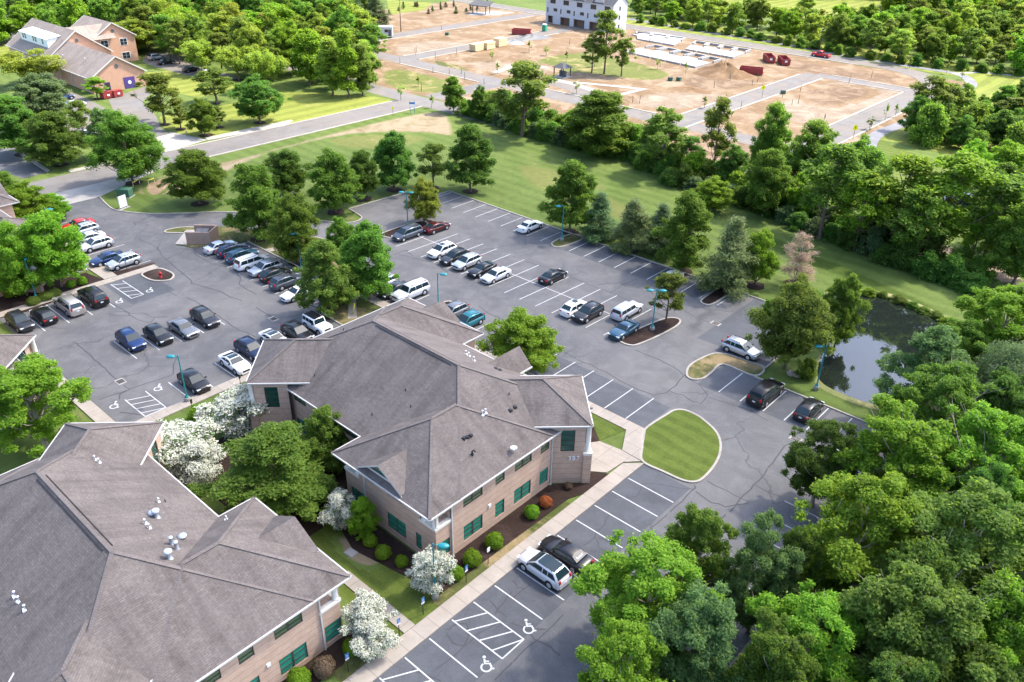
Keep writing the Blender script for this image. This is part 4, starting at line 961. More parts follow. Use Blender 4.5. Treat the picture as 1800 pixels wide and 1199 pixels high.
for kind, pp in (('pipe', (25, 1044)), ('pipe', (32, 1053)), ('pipe', (43, 1068)), ('pipe', (166, 805)), ('pipe', (173, 810)), ('hook', (277, 879)), ('stub', (290, 879)), ('cowl', (275, 906)), ('pan', (267, 901)),
                 ('pipe', (254, 917)), ('pipe', (261, 925)), ('tall', (301, 953)), ('tall', (310, 961)), ('pan', (320, 942)), ('cowl', (297, 978)), ('hook', (397, 910))):
    p = on_roof(pp, True); pipe_vent(kind, (p[0], p[1], p[2] - 0.2), roofsw)
# satellite dish on the right eave
m = MB(); m.tube([(0, 0, 0), (0, 0, 0.5)], 0.04, 6); m.lathe((0, 0, 0.5), [(0.02, 0.0), (0.2, 0.05), (0.32, 0.14)], 12); m.tube([(0, 0, 0.5), (0.3, 0, 0.75)], 0.025, 5)
o = m.build('satellite_dish', MAT['galv'], roof387); o.location = on_roof((903, 797), False)
# house number, raised letters on the entrance bay
cu = bpy.data.curves.new('house_number', 'FONT'); cu.body = '387'; cu.size = 0.62; cu.extrude = 0.04; cu.space_character = 1.25
to = bpy.data.objects.new('tmp', cu); COL.objects.link(to)
me = bpy.data.meshes.new_from_object(to.evaluated_get(bpy.context.evaluated_depsgraph_get())); bpy.data.objects.remove(to)
me.materials.clear(); me.materials.append(MAT['vent_white'])
no = place('house_number', me, b387, (-36.33, 49.09, 2.72)); no.rotation_euler = (math.radians(90), 0, math.radians(45)); no['label'] = 'white raised numerals 387'
# neighbours at the left, mostly behind trees
b3, r3 = office(lambda p: Vector((p[0] - 77.0, p[1] - 19.3, p[2])), False, 'tan brick office half hidden behind the leafy trees at the left edge', full=False, extra_porch=False)
b4, r4 = office(lambda p: Vector((p[0] - 46.55, p[1] - 33.7, p[2])), False, 'office roof corner poking out above the large lime tree at left', full=False, extra_porch=False)

# ------------------------------------------------------------------ trees
MAT['leaf_green'] = m_leaf('leaf_green', (0.089, 0.179, 0.028), (0.142, 0.250, 0.042), (0.247, 0.351, 0.063))
MAT['leaf_deep'] = m_leaf('leaf_deep', (0.069, 0.147, 0.029), (0.109, 0.206, 0.042), (0.189, 0.295, 0.057))
MAT['leaf_lime'] = m_leaf('leaf_lime', (0.124, 0.243, 0.021), (0.191, 0.340, 0.033), (0.325, 0.453, 0.057), 0.35)
MAT['leaf_olive'] = m_leaf('leaf_olive', (0.108, 0.168, 0.03), (0.162, 0.232, 0.046), (0.25, 0.3, 0.075))
MAT['leaf_yellow'] = m_leaf('leaf_yellow', (0.185, 0.255, 0.036), (0.26, 0.335, 0.055), (0.38, 0.42, 0.08), 0.35)
MAT['leaf_blue'] = m_leaf('leaf_blue', (0.102, 0.195, 0.074), (0.157, 0.267, 0.102), (0.252, 0.365, 0.120))
MAT['leaf_silver'] = m_leaf('leaf_silver', (0.095, 0.145, 0.070), (0.14, 0.195, 0.095), (0.20, 0.26, 0.12))
MAT['leaf_pine'] = m_leaf('leaf_pine', (0.065, 0.115, 0.045), (0.10, 0.155, 0.06), (0.16, 0.21, 0.075), 0.15)
MAT['leaf_palepine'] = m_leaf('leaf_palepine', (0.11, 0.155, 0.055), (0.165, 0.21, 0.078), (0.22, 0.24, 0.1), 0.2)
MAT['leaf_bush'] = m_leaf('leaf_bush', (0.115, 0.235, 0.014), (0.165, 0.30, 0.020), (0.24, 0.37, 0.03), 0.25)
MAT['leaf_red'] = m_leaf('leaf_red', (0.264, 0.060, 0.026), (0.415, 0.117, 0.047), (0.490, 0.189, 0.056), 0.2)
MAT['leaf_brown'] = m_leaf('leaf_brown', (0.130, 0.092, 0.055), (0.190, 0.140, 0.085), (0.220, 0.170, 0.100), 0.1)
MAT['leaf_dead'] = m_leaf('leaf_dead', (0.300, 0.205, 0.155), (0.380, 0.275, 0.215), (0.360, 0.190, 0.150), 0.1)
MAT['leaf_flower'] = m_leaf('leaf_flower', (0.085, 0.160, 0.038), (0.142, 0.226, 0.056), (0.226, 0.302, 0.094), 0.25, (0.74, 0.74, 0.62))
MAT['bark'] = simple('bark', (0.13, 0.10, 0.078), 0.9, 0.1, var=0.35, scale=5)
MAT['bark_pale'] = simple('bark_pale', (0.36, 0.31, 0.25), 0.9, 0.1, var=0.3, scale=5)

ENV = {
    'maple': lambda t: (math.sin(math.pi * min(1, max(0, t)) ** 0.70) ** 0.62 if 0 < t < 1 else 0.0),
    'round': lambda t: math.sqrt(max(0, 1 - (2 * t - 0.92) ** 2 * 0.92)),
    'oval': lambda t: (math.sin(math.pi * min(1, max(0, t)) ** 0.62) ** 0.75 if 0 < t < 1 else 0.0),
    'spread': lambda t: (0.45 + 0.55 * math.sin(math.pi * t ** 1.2)) if t < 0.97 else 0.4,
    'cone': lambda t: max(0.06, (math.sin(math.pi * min(1, max(0.0, t)) ** 0.42) ** 0.8) if t > 0.1 else 0.8),
    'column': lambda t: (math.sin(math.pi * min(0.999, max(0.001, t)) ** 0.7) ** 0.5) * (1.05 - 0.45 * t),
    'shrub': lambda t: math.sqrt(max(0.02, 1 - t * t * 0.96)),
    'open': lambda t: 0.35 + 0.65 * math.sin(math.pi * min(1, t ** 0.9)),
}
def crown_data(seed, shape, Hc, Wd, npuff, nleaf, ls, puff, droop=0.0, flower=0.0, shell=0.55, aspect=0.55, lobes=0):
    rg = np.random.default_rng(seed); env = ENV[shape]
    ph = rg.uniform(0, 6.28, 4); cs = []; rs = []; LB = []
    if lobes:                                     # boughs: a few big masses with dark gaps between them
        while len(LB) < lobes:
            t = rg.uniform(0.05, 0.9); e = env(t); an = rg.uniform(0, 6.283); R_ = Wd * rg.uniform(0.15, 0.235)
            rr = max(0.0, e * Wd / 2 * rg.uniform(0.9, 1.12) - R_ * 0.85) * (rg.uniform() ** 0.35); p = np.array([rr * math.cos(an), rr * math.sin(an), min(max(t * Hc, R_ * .6), Hc - R_ * 0.75)])
            if all(np.linalg.norm((p - q) * [1, 1, 1.15]) > 0.72 * (R_ + r2) * 1.0 for (q, r2) in LB) or rg.uniform() < 0.06: LB.append((p, R_))
    while len(cs) < npuff:
        if LB and rg.uniform() < 0.9:
            p, R_ = LB[rg.integers(len(LB))]; dv = rg.normal(size=3); dv /= np.linalg.norm(dv); dv[2] = dv[2] if dv[2] > -0.35 else -dv[2] * 0.6
            q = p + dv * np.array([1, 1, 0.85]) * R_ * (0.35 + 0.65 * rg.uniform() ** 0.5); cs.append(tuple(q)); rs.append(Wd * puff * (0.4 + 0.7 * rg.uniform())); continue
        t = rg.uniform(0.02, 0.97); e = env(t); an = rg.uniform(0, 6.283)
        lob = 1 + 0.20 * math.sin(3 * an + ph[0] + 4 * t) + 0.13 * math.sin(5 * an + ph[1] - 7 * t) + rg.normal() * 0.06
        pr = Wd * puff * (0.5 + 0.95 * rg.uniform() ** 1.3)
        rr = max(0.0, e * lob * Wd / 2 - pr * 0.55) * (rg.uniform() ** (1 - shell) if shell < 1 else 1)
        if rg.uniform() > 0.25 + 0.75 * e: continue
        z = t * Hc
        z = min(max(z, pr * 0.45), Hc - pr * 0.6)
        cs.append((rr * math.cos(an), rr * math.sin(an), z - droop * rr * 0.25)); rs.append(pr)
    cs = np.array(cs); rs = np.array(rs)
    wgt = rs ** 2; ids = rg.choice(npuff, nleaf, p=wgt / wgt.sum())
    d = rg.normal(size=(nleaf, 3)); d /= np.linalg.norm(d, axis=1)[:, None]
    fl = rg.uniform(size=nleaf) < 0.6; d[fl, 2] = np.abs(d[fl, 2])
    rad = rs[ids] * (0.45 + 0.62 * rg.uniform(size=nleaf) ** 0.6)
    pos = cs[ids] + d * rad[:, None] * np.array([1, 1, 0.72])
    # twig-scale sub clumps
    sub = rg.normal(size=(npuff * 9, 3)); sub /= np.linalg.norm(sub, axis=1)[:, None]
    sidx = ids * 9 + rg.integers(0, 9, nleaf)
    sc_ = cs[ids] + sub[sidx] * rs[ids][:, None] * np.array([0.95, 0.95, 0.7])
    pos = pos * 0.66 + sc_ * 0.34 + rg.normal(size=(nleaf, 3)) * ls * 0.35
    nrm = d * 0.30 + np.array([0, 0, 0.8]) + rg.normal(size=(nleaf, 3)) * 0.45
    nrm /= np.linalg.norm(nrm, axis=1)[:, None]
    a = rg.normal(size=(nleaf, 3)); a[:, 2] -= droop
    a -= nrm * (a * nrm).sum(1)[:, None]; a /= np.linalg.norm(a, axis=1)[:, None]
    b = np.cross(nrm, a)
    s = ls * rg.uniform(0.6, 1.35, nleaf)
    A = a * s[:, None] * 0.5; B = b * s[:, None] * 0.5 * aspect
    bend = nrm * s[:, None] * 0.16
    V = np.stack([pos - A - bend, pos + B * 1.0 - A * 0.1, pos + A - bend, pos - B * 1.0 - A * 0.1], 1).reshape(-1, 3)
    ptint = rg.uniform(size=npuff)
    tint = np.zeros((nleaf, 3), np.float32)
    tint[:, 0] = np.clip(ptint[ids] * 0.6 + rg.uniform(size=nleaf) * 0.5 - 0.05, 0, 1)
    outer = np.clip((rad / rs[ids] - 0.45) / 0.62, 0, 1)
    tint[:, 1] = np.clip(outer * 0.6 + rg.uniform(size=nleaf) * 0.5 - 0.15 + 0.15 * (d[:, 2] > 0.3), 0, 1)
    if flower: tint[:, 2] = (rg.uniform(size=nleaf) < flower * np.clip(outer * 1.7, 0, 1) * (d[:, 2] > -0.2)).astype(np.float32)
    return V, tint, cs, rs
def leaf_mesh(name, V, tint, mat):
    n = len(V) // 4; me = bpy.data.meshes.new(name)
    me.vertices.add(4 * n); me.vertices.foreach_set('co', V.astype(np.float32).ravel())
    me.loops.add(4 * n); me.loops.foreach_set('vertex_index', np.arange(4 * n, dtype=np.int32))
    me.polygons.add(n); me.polygons.foreach_set('loop_start', np.arange(0, 4 * n, 4, dtype=np.int32)); me.polygons.foreach_set('loop_total', np.full(n, 4, np.int32))
    at = me.attributes.new('tint', 'FLOAT_VECTOR', 'FACE'); at.data.foreach_set('vector', tint.ravel())
    me.materials.append(mat); me.update(); return me
def trunk_mesh(name, seed, h_trunk, h_top, rad, cs, nlimb, mat, lean=0.0, thick=1.0):
    rg = random.Random(seed); m = MB()
    top = Vector((rg.uniform(-.3, .3) + lean, rg.uniform(-.3, .3), h_top))
    pts = [Vector((0, 0, -0.2)), Vector((0, 0, 0.15)), Vector((0.05, 0.03, h_trunk * 0.5)), Vector((rg.uniform(-.12, .12) + lean * .3, rg.uniform(-.12, .12), h_trunk)), Vector((top.x * .6, top.y * .6, (h_trunk + h_top) / 2)), top]
    m.tube(pts, [rad * 1.7, rad * 1.25, rad, rad * 0.85, rad * 0.5, rad * 0.12], 8)
    idx = list(range(len(cs))); rg.shuffle(idx)
    for i in idx[:nlimb]:
        c = Vector(cs[i]); c = Vector((c.x * 1.12, c.y * 1.12, c.z + 0.35)); zz = min(max(h_trunk * 0.75, c.z - 0.25 * h_top - (c.xy.length) * 0.45), h_top * 0.85)
        f = (zz - h_trunk) / max(0.1, h_top - h_trunk)
        st = pts[3].lerp(top, max(0, f)) if f > 0 else pts[2].lerp(pts[3], 0.8)
        st.z = zz
        md = st.lerp(c, 0.5) + Vector((rg.uniform(-.2, .2), rg.uniform(-.2, .2), -0.06 * (c - st).length))
        r0 = rad * 0.42 * (1 - 0.5 * max(0, f)) * thick
        m.tube([st, md, c], [r0, r0 * 0.62, r0 * 0.2], 5, cap=False)
        for k in range(2):
            e = c + Vector((rg.uniform(-1, 1), rg.uniform(-1, 1), rg.uniform(-.2, .9))) * 0.9
            m.tube([md.lerp(c, 0.55), e], [r0 * 0.4, r0 * 0.12], 4, cap=False)
    return m.mesh(name, mat)

KIND = {}
def kind(key, nvar, shape, Hc, Wd, npuff, nleaf, ls, puff, h_clear, rad, nlimb, leaf, bark='bark', **kw):
    """reference trees: crown Hc tall, Wd wide, starting h_clear above the ground"""
    L = []
    for i in range(nvar):
        V, t, cs, rs = crown_data(hash_(key) + i * 17, shape, Hc, Wd, npuff, nleaf, ls, puff, **kw)
        V = V + np.array([0, 0, h_clear]); cs = cs + np.array([0, 0, h_clear])
        L.append((leaf_mesh(key + '_crown', V, t, MAT[leaf]), trunk_mesh(key + '_trunk', i + 3, max(h_clear, 0.5) * 1.1, h_clear + Hc * 0.78, rad, cs, nlimb, MAT[bark])))
    KIND[key] = (L, Hc + h_clear, Wd, leaf)
def hash_(s): return sum(ord(c) * (i + 1) for i, c in enumerate(s))
# near forest trees carry many small leaves, far ones fewer and larger
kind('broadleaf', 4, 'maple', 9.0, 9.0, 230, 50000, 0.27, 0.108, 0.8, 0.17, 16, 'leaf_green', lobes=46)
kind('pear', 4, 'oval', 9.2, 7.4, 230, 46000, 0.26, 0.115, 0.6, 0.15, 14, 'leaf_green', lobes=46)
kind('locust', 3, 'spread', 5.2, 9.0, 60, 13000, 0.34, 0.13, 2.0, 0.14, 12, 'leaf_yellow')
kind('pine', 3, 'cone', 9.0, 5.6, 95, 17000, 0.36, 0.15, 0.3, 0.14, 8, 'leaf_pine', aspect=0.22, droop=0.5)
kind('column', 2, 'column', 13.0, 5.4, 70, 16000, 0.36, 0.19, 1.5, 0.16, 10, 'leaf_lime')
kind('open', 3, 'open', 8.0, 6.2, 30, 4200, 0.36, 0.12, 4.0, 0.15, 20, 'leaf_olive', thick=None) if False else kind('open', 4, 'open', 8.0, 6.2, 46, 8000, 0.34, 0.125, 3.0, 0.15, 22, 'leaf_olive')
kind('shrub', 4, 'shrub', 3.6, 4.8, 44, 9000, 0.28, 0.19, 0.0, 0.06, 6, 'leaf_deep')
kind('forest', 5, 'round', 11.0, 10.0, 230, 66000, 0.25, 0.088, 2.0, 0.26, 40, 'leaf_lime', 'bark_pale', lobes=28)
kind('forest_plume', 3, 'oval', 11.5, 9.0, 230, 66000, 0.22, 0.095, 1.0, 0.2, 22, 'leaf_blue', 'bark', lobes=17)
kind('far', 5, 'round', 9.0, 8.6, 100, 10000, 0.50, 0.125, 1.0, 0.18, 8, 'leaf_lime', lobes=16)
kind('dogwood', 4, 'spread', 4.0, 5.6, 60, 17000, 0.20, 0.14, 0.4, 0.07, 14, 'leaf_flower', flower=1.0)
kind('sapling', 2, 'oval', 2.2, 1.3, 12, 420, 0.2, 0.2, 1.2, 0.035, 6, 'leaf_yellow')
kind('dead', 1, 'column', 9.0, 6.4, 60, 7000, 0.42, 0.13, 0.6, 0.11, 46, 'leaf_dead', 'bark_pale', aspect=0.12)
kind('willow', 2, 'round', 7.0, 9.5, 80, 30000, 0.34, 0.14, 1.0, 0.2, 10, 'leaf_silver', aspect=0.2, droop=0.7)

def tree_at(kd, x, y, h, wd, leaf=None, label=None, group=None, name=None, cat='tree', z=0.0):
    L, H0, W0, lf = KIND[kd]; cr, tr = L[R.randrange(len(L))]
    nm = name or {'broadleaf': 'maple_tree', 'pear': 'shade_tree', 'locust': 'locust_tree', 'pine': 'pine_tree', 'column': 'tall_tree', 'open': 'thin_tree', 'shrub': 'shrub', 'forest': 'woodland_tree', 'forest_plume': 'feathery_tree', 'far': 'woodland_tree', 'dogwood': 'dogwood_tree', 'sapling': 'sapling', 'dead': 'bare_tree', 'willow': 'willow_tree'}[kd]
    e = empty(nm, (x, y, z), R.uniform(0, 6.283), label, cat, group)
    s = (wd / W0, wd / W0, h / H0); e.scale = s
    c = place('crown', cr, e); place('trunk', tr, e)
    if leaf and leaf != lf: setmat(c, MAT[leaf])
    return e
def tree(kd, bx, by, ty, wpx, leaf=None, label=None, group=None, name=None, cat='tree'):
    b = P(bx, by); h = HT(bx, by, ty); wd = wpx * MPP((b.x, b.y, h * .5))
    # allow for the part of the crown top that leans towards the viewer
    return tree_at(kd, b.x, b.y, max(1.0, h * 0.97), wd, leaf, label, group, name, cat)
def crown_tree(kd, cx, cy, wpx, h, leaf=None, label=None, group=None):
    b = P(cx, cy, h * 0.62); return tree_at(kd, b.x, b.y, h, wpx * MPP(b), leaf, label, group)

YARD = [
    ('broadleaf', 235, 322, 195, 112, 'leaf_green', 'tall full tree in a mulch ring by the road, left of the yellow tape barrier'),
    ('broadleaf', 351, 358, 265, 108, 'leaf_green', 'round tree in mulch on the lawn, between the green utility box and the bin store'),
    ('pear', 457, 421, 288, 112, 'leaf_green', 'large tree on the grass just behind the brick bin store'),
    ('broadleaf', 508, 345, 262, 88, 'leaf_deep', 'dark crowned tree rising behind the tree next to the bin store'),
    ('pear', 590, 373, 264, 96, 'leaf_green', 'tree in mulch on the rounded grass corner at the back of the car park'),
    ('broadleaf', 640, 350, 264, 62, 'leaf_deep', 'darker tree squeezed between two taller ones along the back edge of the car park'),
    ('pear', 693, 334, 229, 84, 'leaf_deep', 'slim dark tree in mulch behind the back left row of parking bays'),
    ('open', 762, 330, 250, 66, 'leaf_olive', 'thin olive coloured tree between two dense trees at the head of the car park'),
    ('pear', 827, 337, 217, 92, 'leaf_deep', 'dense dark tree at the far corner of the car park by the mown lawn'),
    ('broadleaf', 746, 392, 312, 60, 'leaf_yellow', 'small yellow green tree on the mulch island beside the maroon sedan'),
    ('broadleaf', 524, 462, 342, 98, 'leaf_green', 'tree overhanging the teal lamp between the two car parks'),
    ('broadleaf', 603, 478, 380, 66, 'leaf_green', 'tree hidden behind two others in the strip between the car parks'),
    ('pear', 577, 553, 421, 106, 'leaf_olive', 'olive tree with an egg shaped crown above the white jeep'),
    ('pear', 649, 527, 388, 112, 'leaf_green', 'broad green tree in mulch left of the long silver wagon'),
    ('pear', 1002, 408, 280, 100, 'leaf_green', 'big dark tree behind the teal lamp at the far kerb'),
    ('pine', 1052, 420, 337, 78, 'leaf_pine', 'blue green pine right beside the big tree at the far kerb'),
    ('pine', 1108, 440, 345, 82, 'leaf_palepine', 'sparse pale pine standing alone in mulch behind the far kerb'),
    ('pine', 1158, 445, 356, 80, 'leaf_pine', 'dark pine leaning into the large tree behind the far kerb'),
    ('pear', 1200, 478, 338, 108, 'leaf_green', 'large leafy tree behind the white sedan at the far kerb'),
    ('pine', 1276, 510, 378, 110, 'leaf_palepine', 'pale yellowish pine with drooping boughs by the short mulch island'),
    ('broadleaf', 1326, 502, 402, 66, 'leaf_lime', 'bright yellow green tree between the pale pine and the bare tree'),
    ('dead', 1396, 500, 404, 78, None, 'bare pinkish brown tree without leaves above the pond'),
    ('broadleaf', 1378, 648, 488, 136, 'leaf_olive', 'wide olive green tree over the silver crossover by the pond'),
    ('broadleaf', 1466, 612, 480, 78, 'leaf_green', 'medium green tree on the near bank of the pond, behind the wide olive one'),
    ('open', 1170, 566, 478, 72, 'leaf_olive', 'small airy tree on the mulch island behind the double headed lamp'),
    ('broadleaf', 916, 654, 551, 138, 'leaf_lime', 'bright green weeping crowned tree behind the right wing of building 387'),
    ('broadleaf', 108, 505, 373, 110, 'leaf_lime', 'light green tree on mulch overhanging the silver cars at left'),
    ('broadleaf', 48, 520, 386, 84, 'leaf_lime', 'light green tree at the left edge beside the teal lamp post'),
    ('broadleaf', 18, 385, 302, 74, 'leaf_green', 'tree cut by the left edge just below the public road'),
    ('broadleaf', 56, 392, 320, 82, 'leaf_lime', 'leafy tree behind the grey roof corner at the left edge'),
    ('broadleaf', 98, 386, 340, 60, 'leaf_lime', 'tree nearest the driveway mouth at the top of the left row of cars'),
    ('broadleaf', 38, 272, 168, 90, 'leaf_deep', 'dark round tree at the left edge above the black driveway'),
    ('broadleaf', 106, 290, 194, 98, 'leaf_deep', 'round tree in a mulch ring between the black driveway and the road'),
    ('broadleaf', 82, 218, 130, 100, 'leaf_silver', 'silvery olive tree left of the red skips'),
    ('locust', 60, 150, 88, 88, 'leaf_yellow', 'yellow green locust at the left corner of the brick church'),
    ('pear', 192, 276, 188, 58, 'leaf_blue', 'blue green tree beside the entrance drive to the church car park'),
    ('open', 151, 248, 175, 44, 'leaf_olive', 'thin sparse tree over the cars left of the church drive'),
    ('open', 172, 174, 134, 40, 'leaf_lime', 'small thin tree beside the church end wall'),
    ('open', 290, 219, 124, 78, 'leaf_olive', 'airy olive tree on the lawn right of the church drive'),
    ('open', 318, 227, 184, 42, 'leaf_olive', 'little olive tree between two others on the lawn by the church drive'),
    ('broadleaf', 361, 238, 172, 54, 'leaf_green', 'bright young tree in a mulch ring close to the road kerb'),
    ('open', 385, 224, 185, 34, 'leaf_olive', 'very small sparse tree right of the bright young tree'),
    ('broadleaf', 457, 216, 132, 86, 'leaf_deep', 'dense round dark tree alone on the sunny lawn by the road'),
    ('open', 381, 182, 116, 72, 'leaf_olive', 'sparse tree with a dark trunk in mulch on the lawn beyond the road'),
    ('locust', 356, 130, 70, 68, 'leaf_yellow', 'flat topped yellow locust next to the church car park'),
    ('locust', 420, 141, 79, 72, 'leaf_yellow', 'flat topped yellow locust, middle of three by the church car park'),
    ('locust', 466, 160, 88, 66, 'leaf_yellow', 'flat topped yellow locust nearest the lone dark tree'),
]
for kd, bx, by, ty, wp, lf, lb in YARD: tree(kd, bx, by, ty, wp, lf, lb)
# mulch rings under the yard trees
mb = MB(); rz_ = 0
for kd, bx, by, *_ in YARD:
    if by > 560 or bx < 60 and by > 380: continue
    b = P(bx, by); rr = 1.5 if kd != 'open' else 1.1; rz_ += 1
    mb.face([(b.x + rr * R.uniform(.85, 1.1) * math.cos(a * .5236), b.y + rr * R.uniform(.85, 1.1) * math.sin(a * .5236), 0.118 + 0.0001 * rz_ if False else (0.112 if (-108 < b.x < -80 and 59 < b.y < 70) else 0.03) + 0.0002 * rz_) for a in range(12)])
tag(mb.build('mulch_ring', MAT['mulch']), kind='structure')

# between the offices
for kd, cx_, cy_, wp, h, lf, lb in (
    ('forest_plume', 480, 815, 235, 8.4, 'leaf_green', 'big tree filling the court between the two brown roofs'),
    ('broadleaf', 570, 762, 100, 7.4, 'leaf_green', 'smaller tree pressed against the roof valley of building 387'),
    ('forest', 52, 700, 172, 10.0, 'leaf_lime', 'large lime green tree at the left edge in front of the disabled bays')):
    crown_tree(kd, cx_, cy_, wp, h, lf, lb)
for cx_, cy_, wp, h, lb in ((306, 780, 132, 5.2, 'white flowering dogwood beside the corner of the lower left roof'), (416, 722, 118, 4.8, 'white flowering dogwood in front of the left pavilion of building 387'),
                            (345, 812, 90, 4.6, 'white flowering dogwood half behind the big court tree'), (757, 998, 82, 4.2, 'white flowering dogwood behind the teal lamp at the walk'),
                            (643, 1082, 84, 4.2, 'taller white flowering dogwood at the corner of the lower left office'), (650, 1120, 78, 3.2, 'lower white dogwood leaning over the lawn by the walkway'), (597, 892, 66, 4.2, 'dogwood with few white flowers left of the mulch bed')):
    crown_tree('dogwood', cx_, cy_, wp, h, None, lb)
crown_tree('broadleaf', 636, 905, 62, 4.2, 'leaf_bush', 'bright green small tree touching the south wall of building 387')
tree('shrub', 352, 742, 712, 42, 'leaf_bush', 'low green yew bed between the white dogwoods', cat='shrub')

# hedgerow trees across the middle
for i, (kd, bx, by, ty, wp, lf, lb) in enumerate((
    ('broadleaf', 797, 198, 134, 44, 'leaf_green', 'slim tree at the upper left end of the hedgerow'), ('broadleaf', 843, 212, 150, 38, 'leaf_deep', 'second small tree from the upper left end of the hedgerow'),
    ('open', 918, 240, 106, 122, 'leaf_olive', 'airy tall tree in the hedgerow in front of the road bend'), ('pear', 1054, 272, 158, 136, 'leaf_green', 'dense broad tree dominating the hedgerow left of the bare plot'),
    ('open', 1163, 306, 186, 92, 'leaf_olive', 'sparse crooked tree in the hedgerow showing its trunk'), ('open', 1252, 316, 168, 66, 'leaf_olive', 'tall thin tree leaning right beside the grey earth plot'),
    ('broadleaf', 1345, 318, 176, 82, 'leaf_green', 'tree with a tall green crown behind the grey plot'), ('broadleaf', 1415, 345, 208, 110, 'leaf_green', 'wide tree at the centre of the hedgerow below the bare plot'),
    ('broadleaf', 1490, 380, 240, 110, 'leaf_green', 'rounded tree in the hedgerow next to the curved path'), ('open', 1440, 420, 250, 120, 'leaf_green', 'open crowned tree hanging over the dark hedge'),
    ('broadleaf', 1340, 380, 262, 90, 'leaf_green', 'leafy tree just above the bare pinkish tree'), ('open', 1560, 440, 270, 130, 'leaf_lime', 'pale open tree in the hedgerow right of the path'),
    ('open', 1640, 460, 262, 140, 'leaf_lime', 'pale wide tree with a small pool glinting behind it'), ('open', 1725, 470, 300, 120, 'leaf_green', 'airy tree near the right edge above the pond'),
    ('broadleaf', 1780, 500, 330, 120, 'leaf_green', 'tree at the right edge above the bright lime tree'), ('broadleaf', 1250, 370, 312, 70, 'leaf_lime', 'light green low tree at the near side of the hedgerow'),
    ('open', 1590, 470, 330, 100, 'leaf_green', 'green low tree behind the mown strip'), ('open', 1500, 440, 300, 90, 'leaf_lime', 'middle pale tree above the mown strip by the pond'))):
    tree(kd, bx, by, ty, wp, lf, lb)
def along(pts, step, jit, fn):
    pts = [Vector(p) for p in pts]; d = 0.0
    for i in range(len(pts) - 1):
        L = (pts[i + 1] - pts[i]).length; u = (pts[i + 1] - pts[i]) / L; n = Vector((-u.y, u.x))
        while d < L:
            p = pts[i] + u * d + n * R.uniform(-jit, jit); fn(p.x, p.y); d += step * R.uniform(0.75, 1.3)
        d -= L
hg = 'shrubs of the hedgerow'
along(px((830, 200), (920, 232), (1010, 256), (1100, 282), (1180, 316), (1300, 362), (1400, 398), (1510, 438), (1610, 474), (1740, 520)), 3.6, 1.2,
      lambda x, y: tree_at('shrub', x, y + 4.0, R.uniform(3.6, 6.2), R.uniform(4.6, 6.8), R.choice(['leaf_deep', 'leaf_green', 'leaf_green', 'leaf_lime']), 'taller leafy shrub at the back of the long hedgerow', 'tall shrubs of the hedgerow', cat='shrub'))
along(px((812, 204), (900, 236), (1000, 264), (1090, 286), (1160, 322), (1290, 368), (1390, 405), (1500, 446), (1600, 484), (1700, 528)), 2.9, 1.2,
      lambda x, y: tree_at('shrub', x, y + 2.2, R.uniform(2.4, 4.4), R.uniform(3.8, 5.6), R.choice(['leaf_deep', 'leaf_deep', 'leaf_green', 'leaf_pine']), 'dark leafy shrub in the long hedgerow along the mown grass strip', hg, cat='shrub'))
along(px((1000, 262), (1130, 300), (1300, 360), (1450, 420), (1600, 465), (1790, 520)), 8.0, 2.5,
      lambda x, y: tree_at(R.choice(['open', 'broadleaf', 'open']), x, y + 4, R.uniform(7, 10), R.uniform(5, 7), R.choice(['leaf_green', 'leaf_lime', 'leaf_deep']), 'green tree standing among the hedgerow shrubs', 'trees in the hedgerow'))

def inside(p, poly):
    c = False; n = len(poly)
    for i in range(n):
        a, b = poly[i], poly[(i + 1) % n]
        if (a[1] > p[1]) != (b[1] > p[1]) and p[0] < (b[0] - a[0]) * (p[1] - a[1]) / (b[1] - a[1]) + a[0]: c = not c
    return c
def scatter(poly, dist, kinds, hr, asp, leaves, label, group, tries=4000, cat='tree', limit=300):
    xs = [p[0] for p in poly]; ys = [p[1] for p in poly]; got = []
    for _ in range(tries):
        if len(got) >= limit: break
        p = (R.uniform(min(xs), max(xs)), R.uniform(min(ys), max(ys)))
        if not inside(p, poly) or any((p[0] - q[0]) ** 2 + (p[1] - q[1]) ** 2 < dist * dist for q in got): continue
        u, v = PX((p[0], p[1], 6))
        if not (-70 < u < 1870 and PX((p[0], p[1], 0))[1] > -28 and v < 1420): continue
        got.append(p); h = R.uniform(*hr); tree_at(R.choice(kinds), p[0], p[1], h, h * R.uniform(*asp), R.choice(leaves), label, group, cat=cat)
    return got
# wood behind the church and along the top
scatter(px((262, 96), (330, 118), (480, 140), (560, 160), (655, 165), (660, 110), (640, 70), (560, 30), (400, 20), (230, 55)), 7.0, ['far', 'far', 'broadleaf', 'open', 'locust'], (8, 14), (0.7, 0.95), ['leaf_lime', 'leaf_yellow', 'leaf_olive', 'leaf_green'], 'sunlit tree in the wood right of the brick church', 'trees in the wood by the church')
scatter([(-420, 150), (-300, 80), (-262, 120), (-250, 150), (-240, 175), (-262, 210), (-330, 250), (-420, 260)], 10.0, ['far', 'far', 'broadleaf'], (10, 16), (0.7, 0.95), ['leaf_lime', 'leaf_green', 'leaf_green', 'leaf_deep'], 'tree in the far wood along the upper left edge', 'trees in the far upper left wood')
for i, (bx, by, ty, wp, lf, lb) in enumerate(((613, 172, 46, 50, 'leaf_lime', 'tall narrow bright tree at the front of the wood beside the road'), (585, 168, 62, 60, 'leaf_yellow', 'tall yellowish tree behind the narrow bright one'), (638, 168, 75, 46, 'leaf_olive', 'slender tree with a bare lower trunk at the end of the wood'), (545, 150, 45, 70, 'leaf_lime', 'broad pale tree left of the narrow bright one'))):
    tree('column' if wp < 70 else 'far', bx, by, ty, wp, lf, lb)
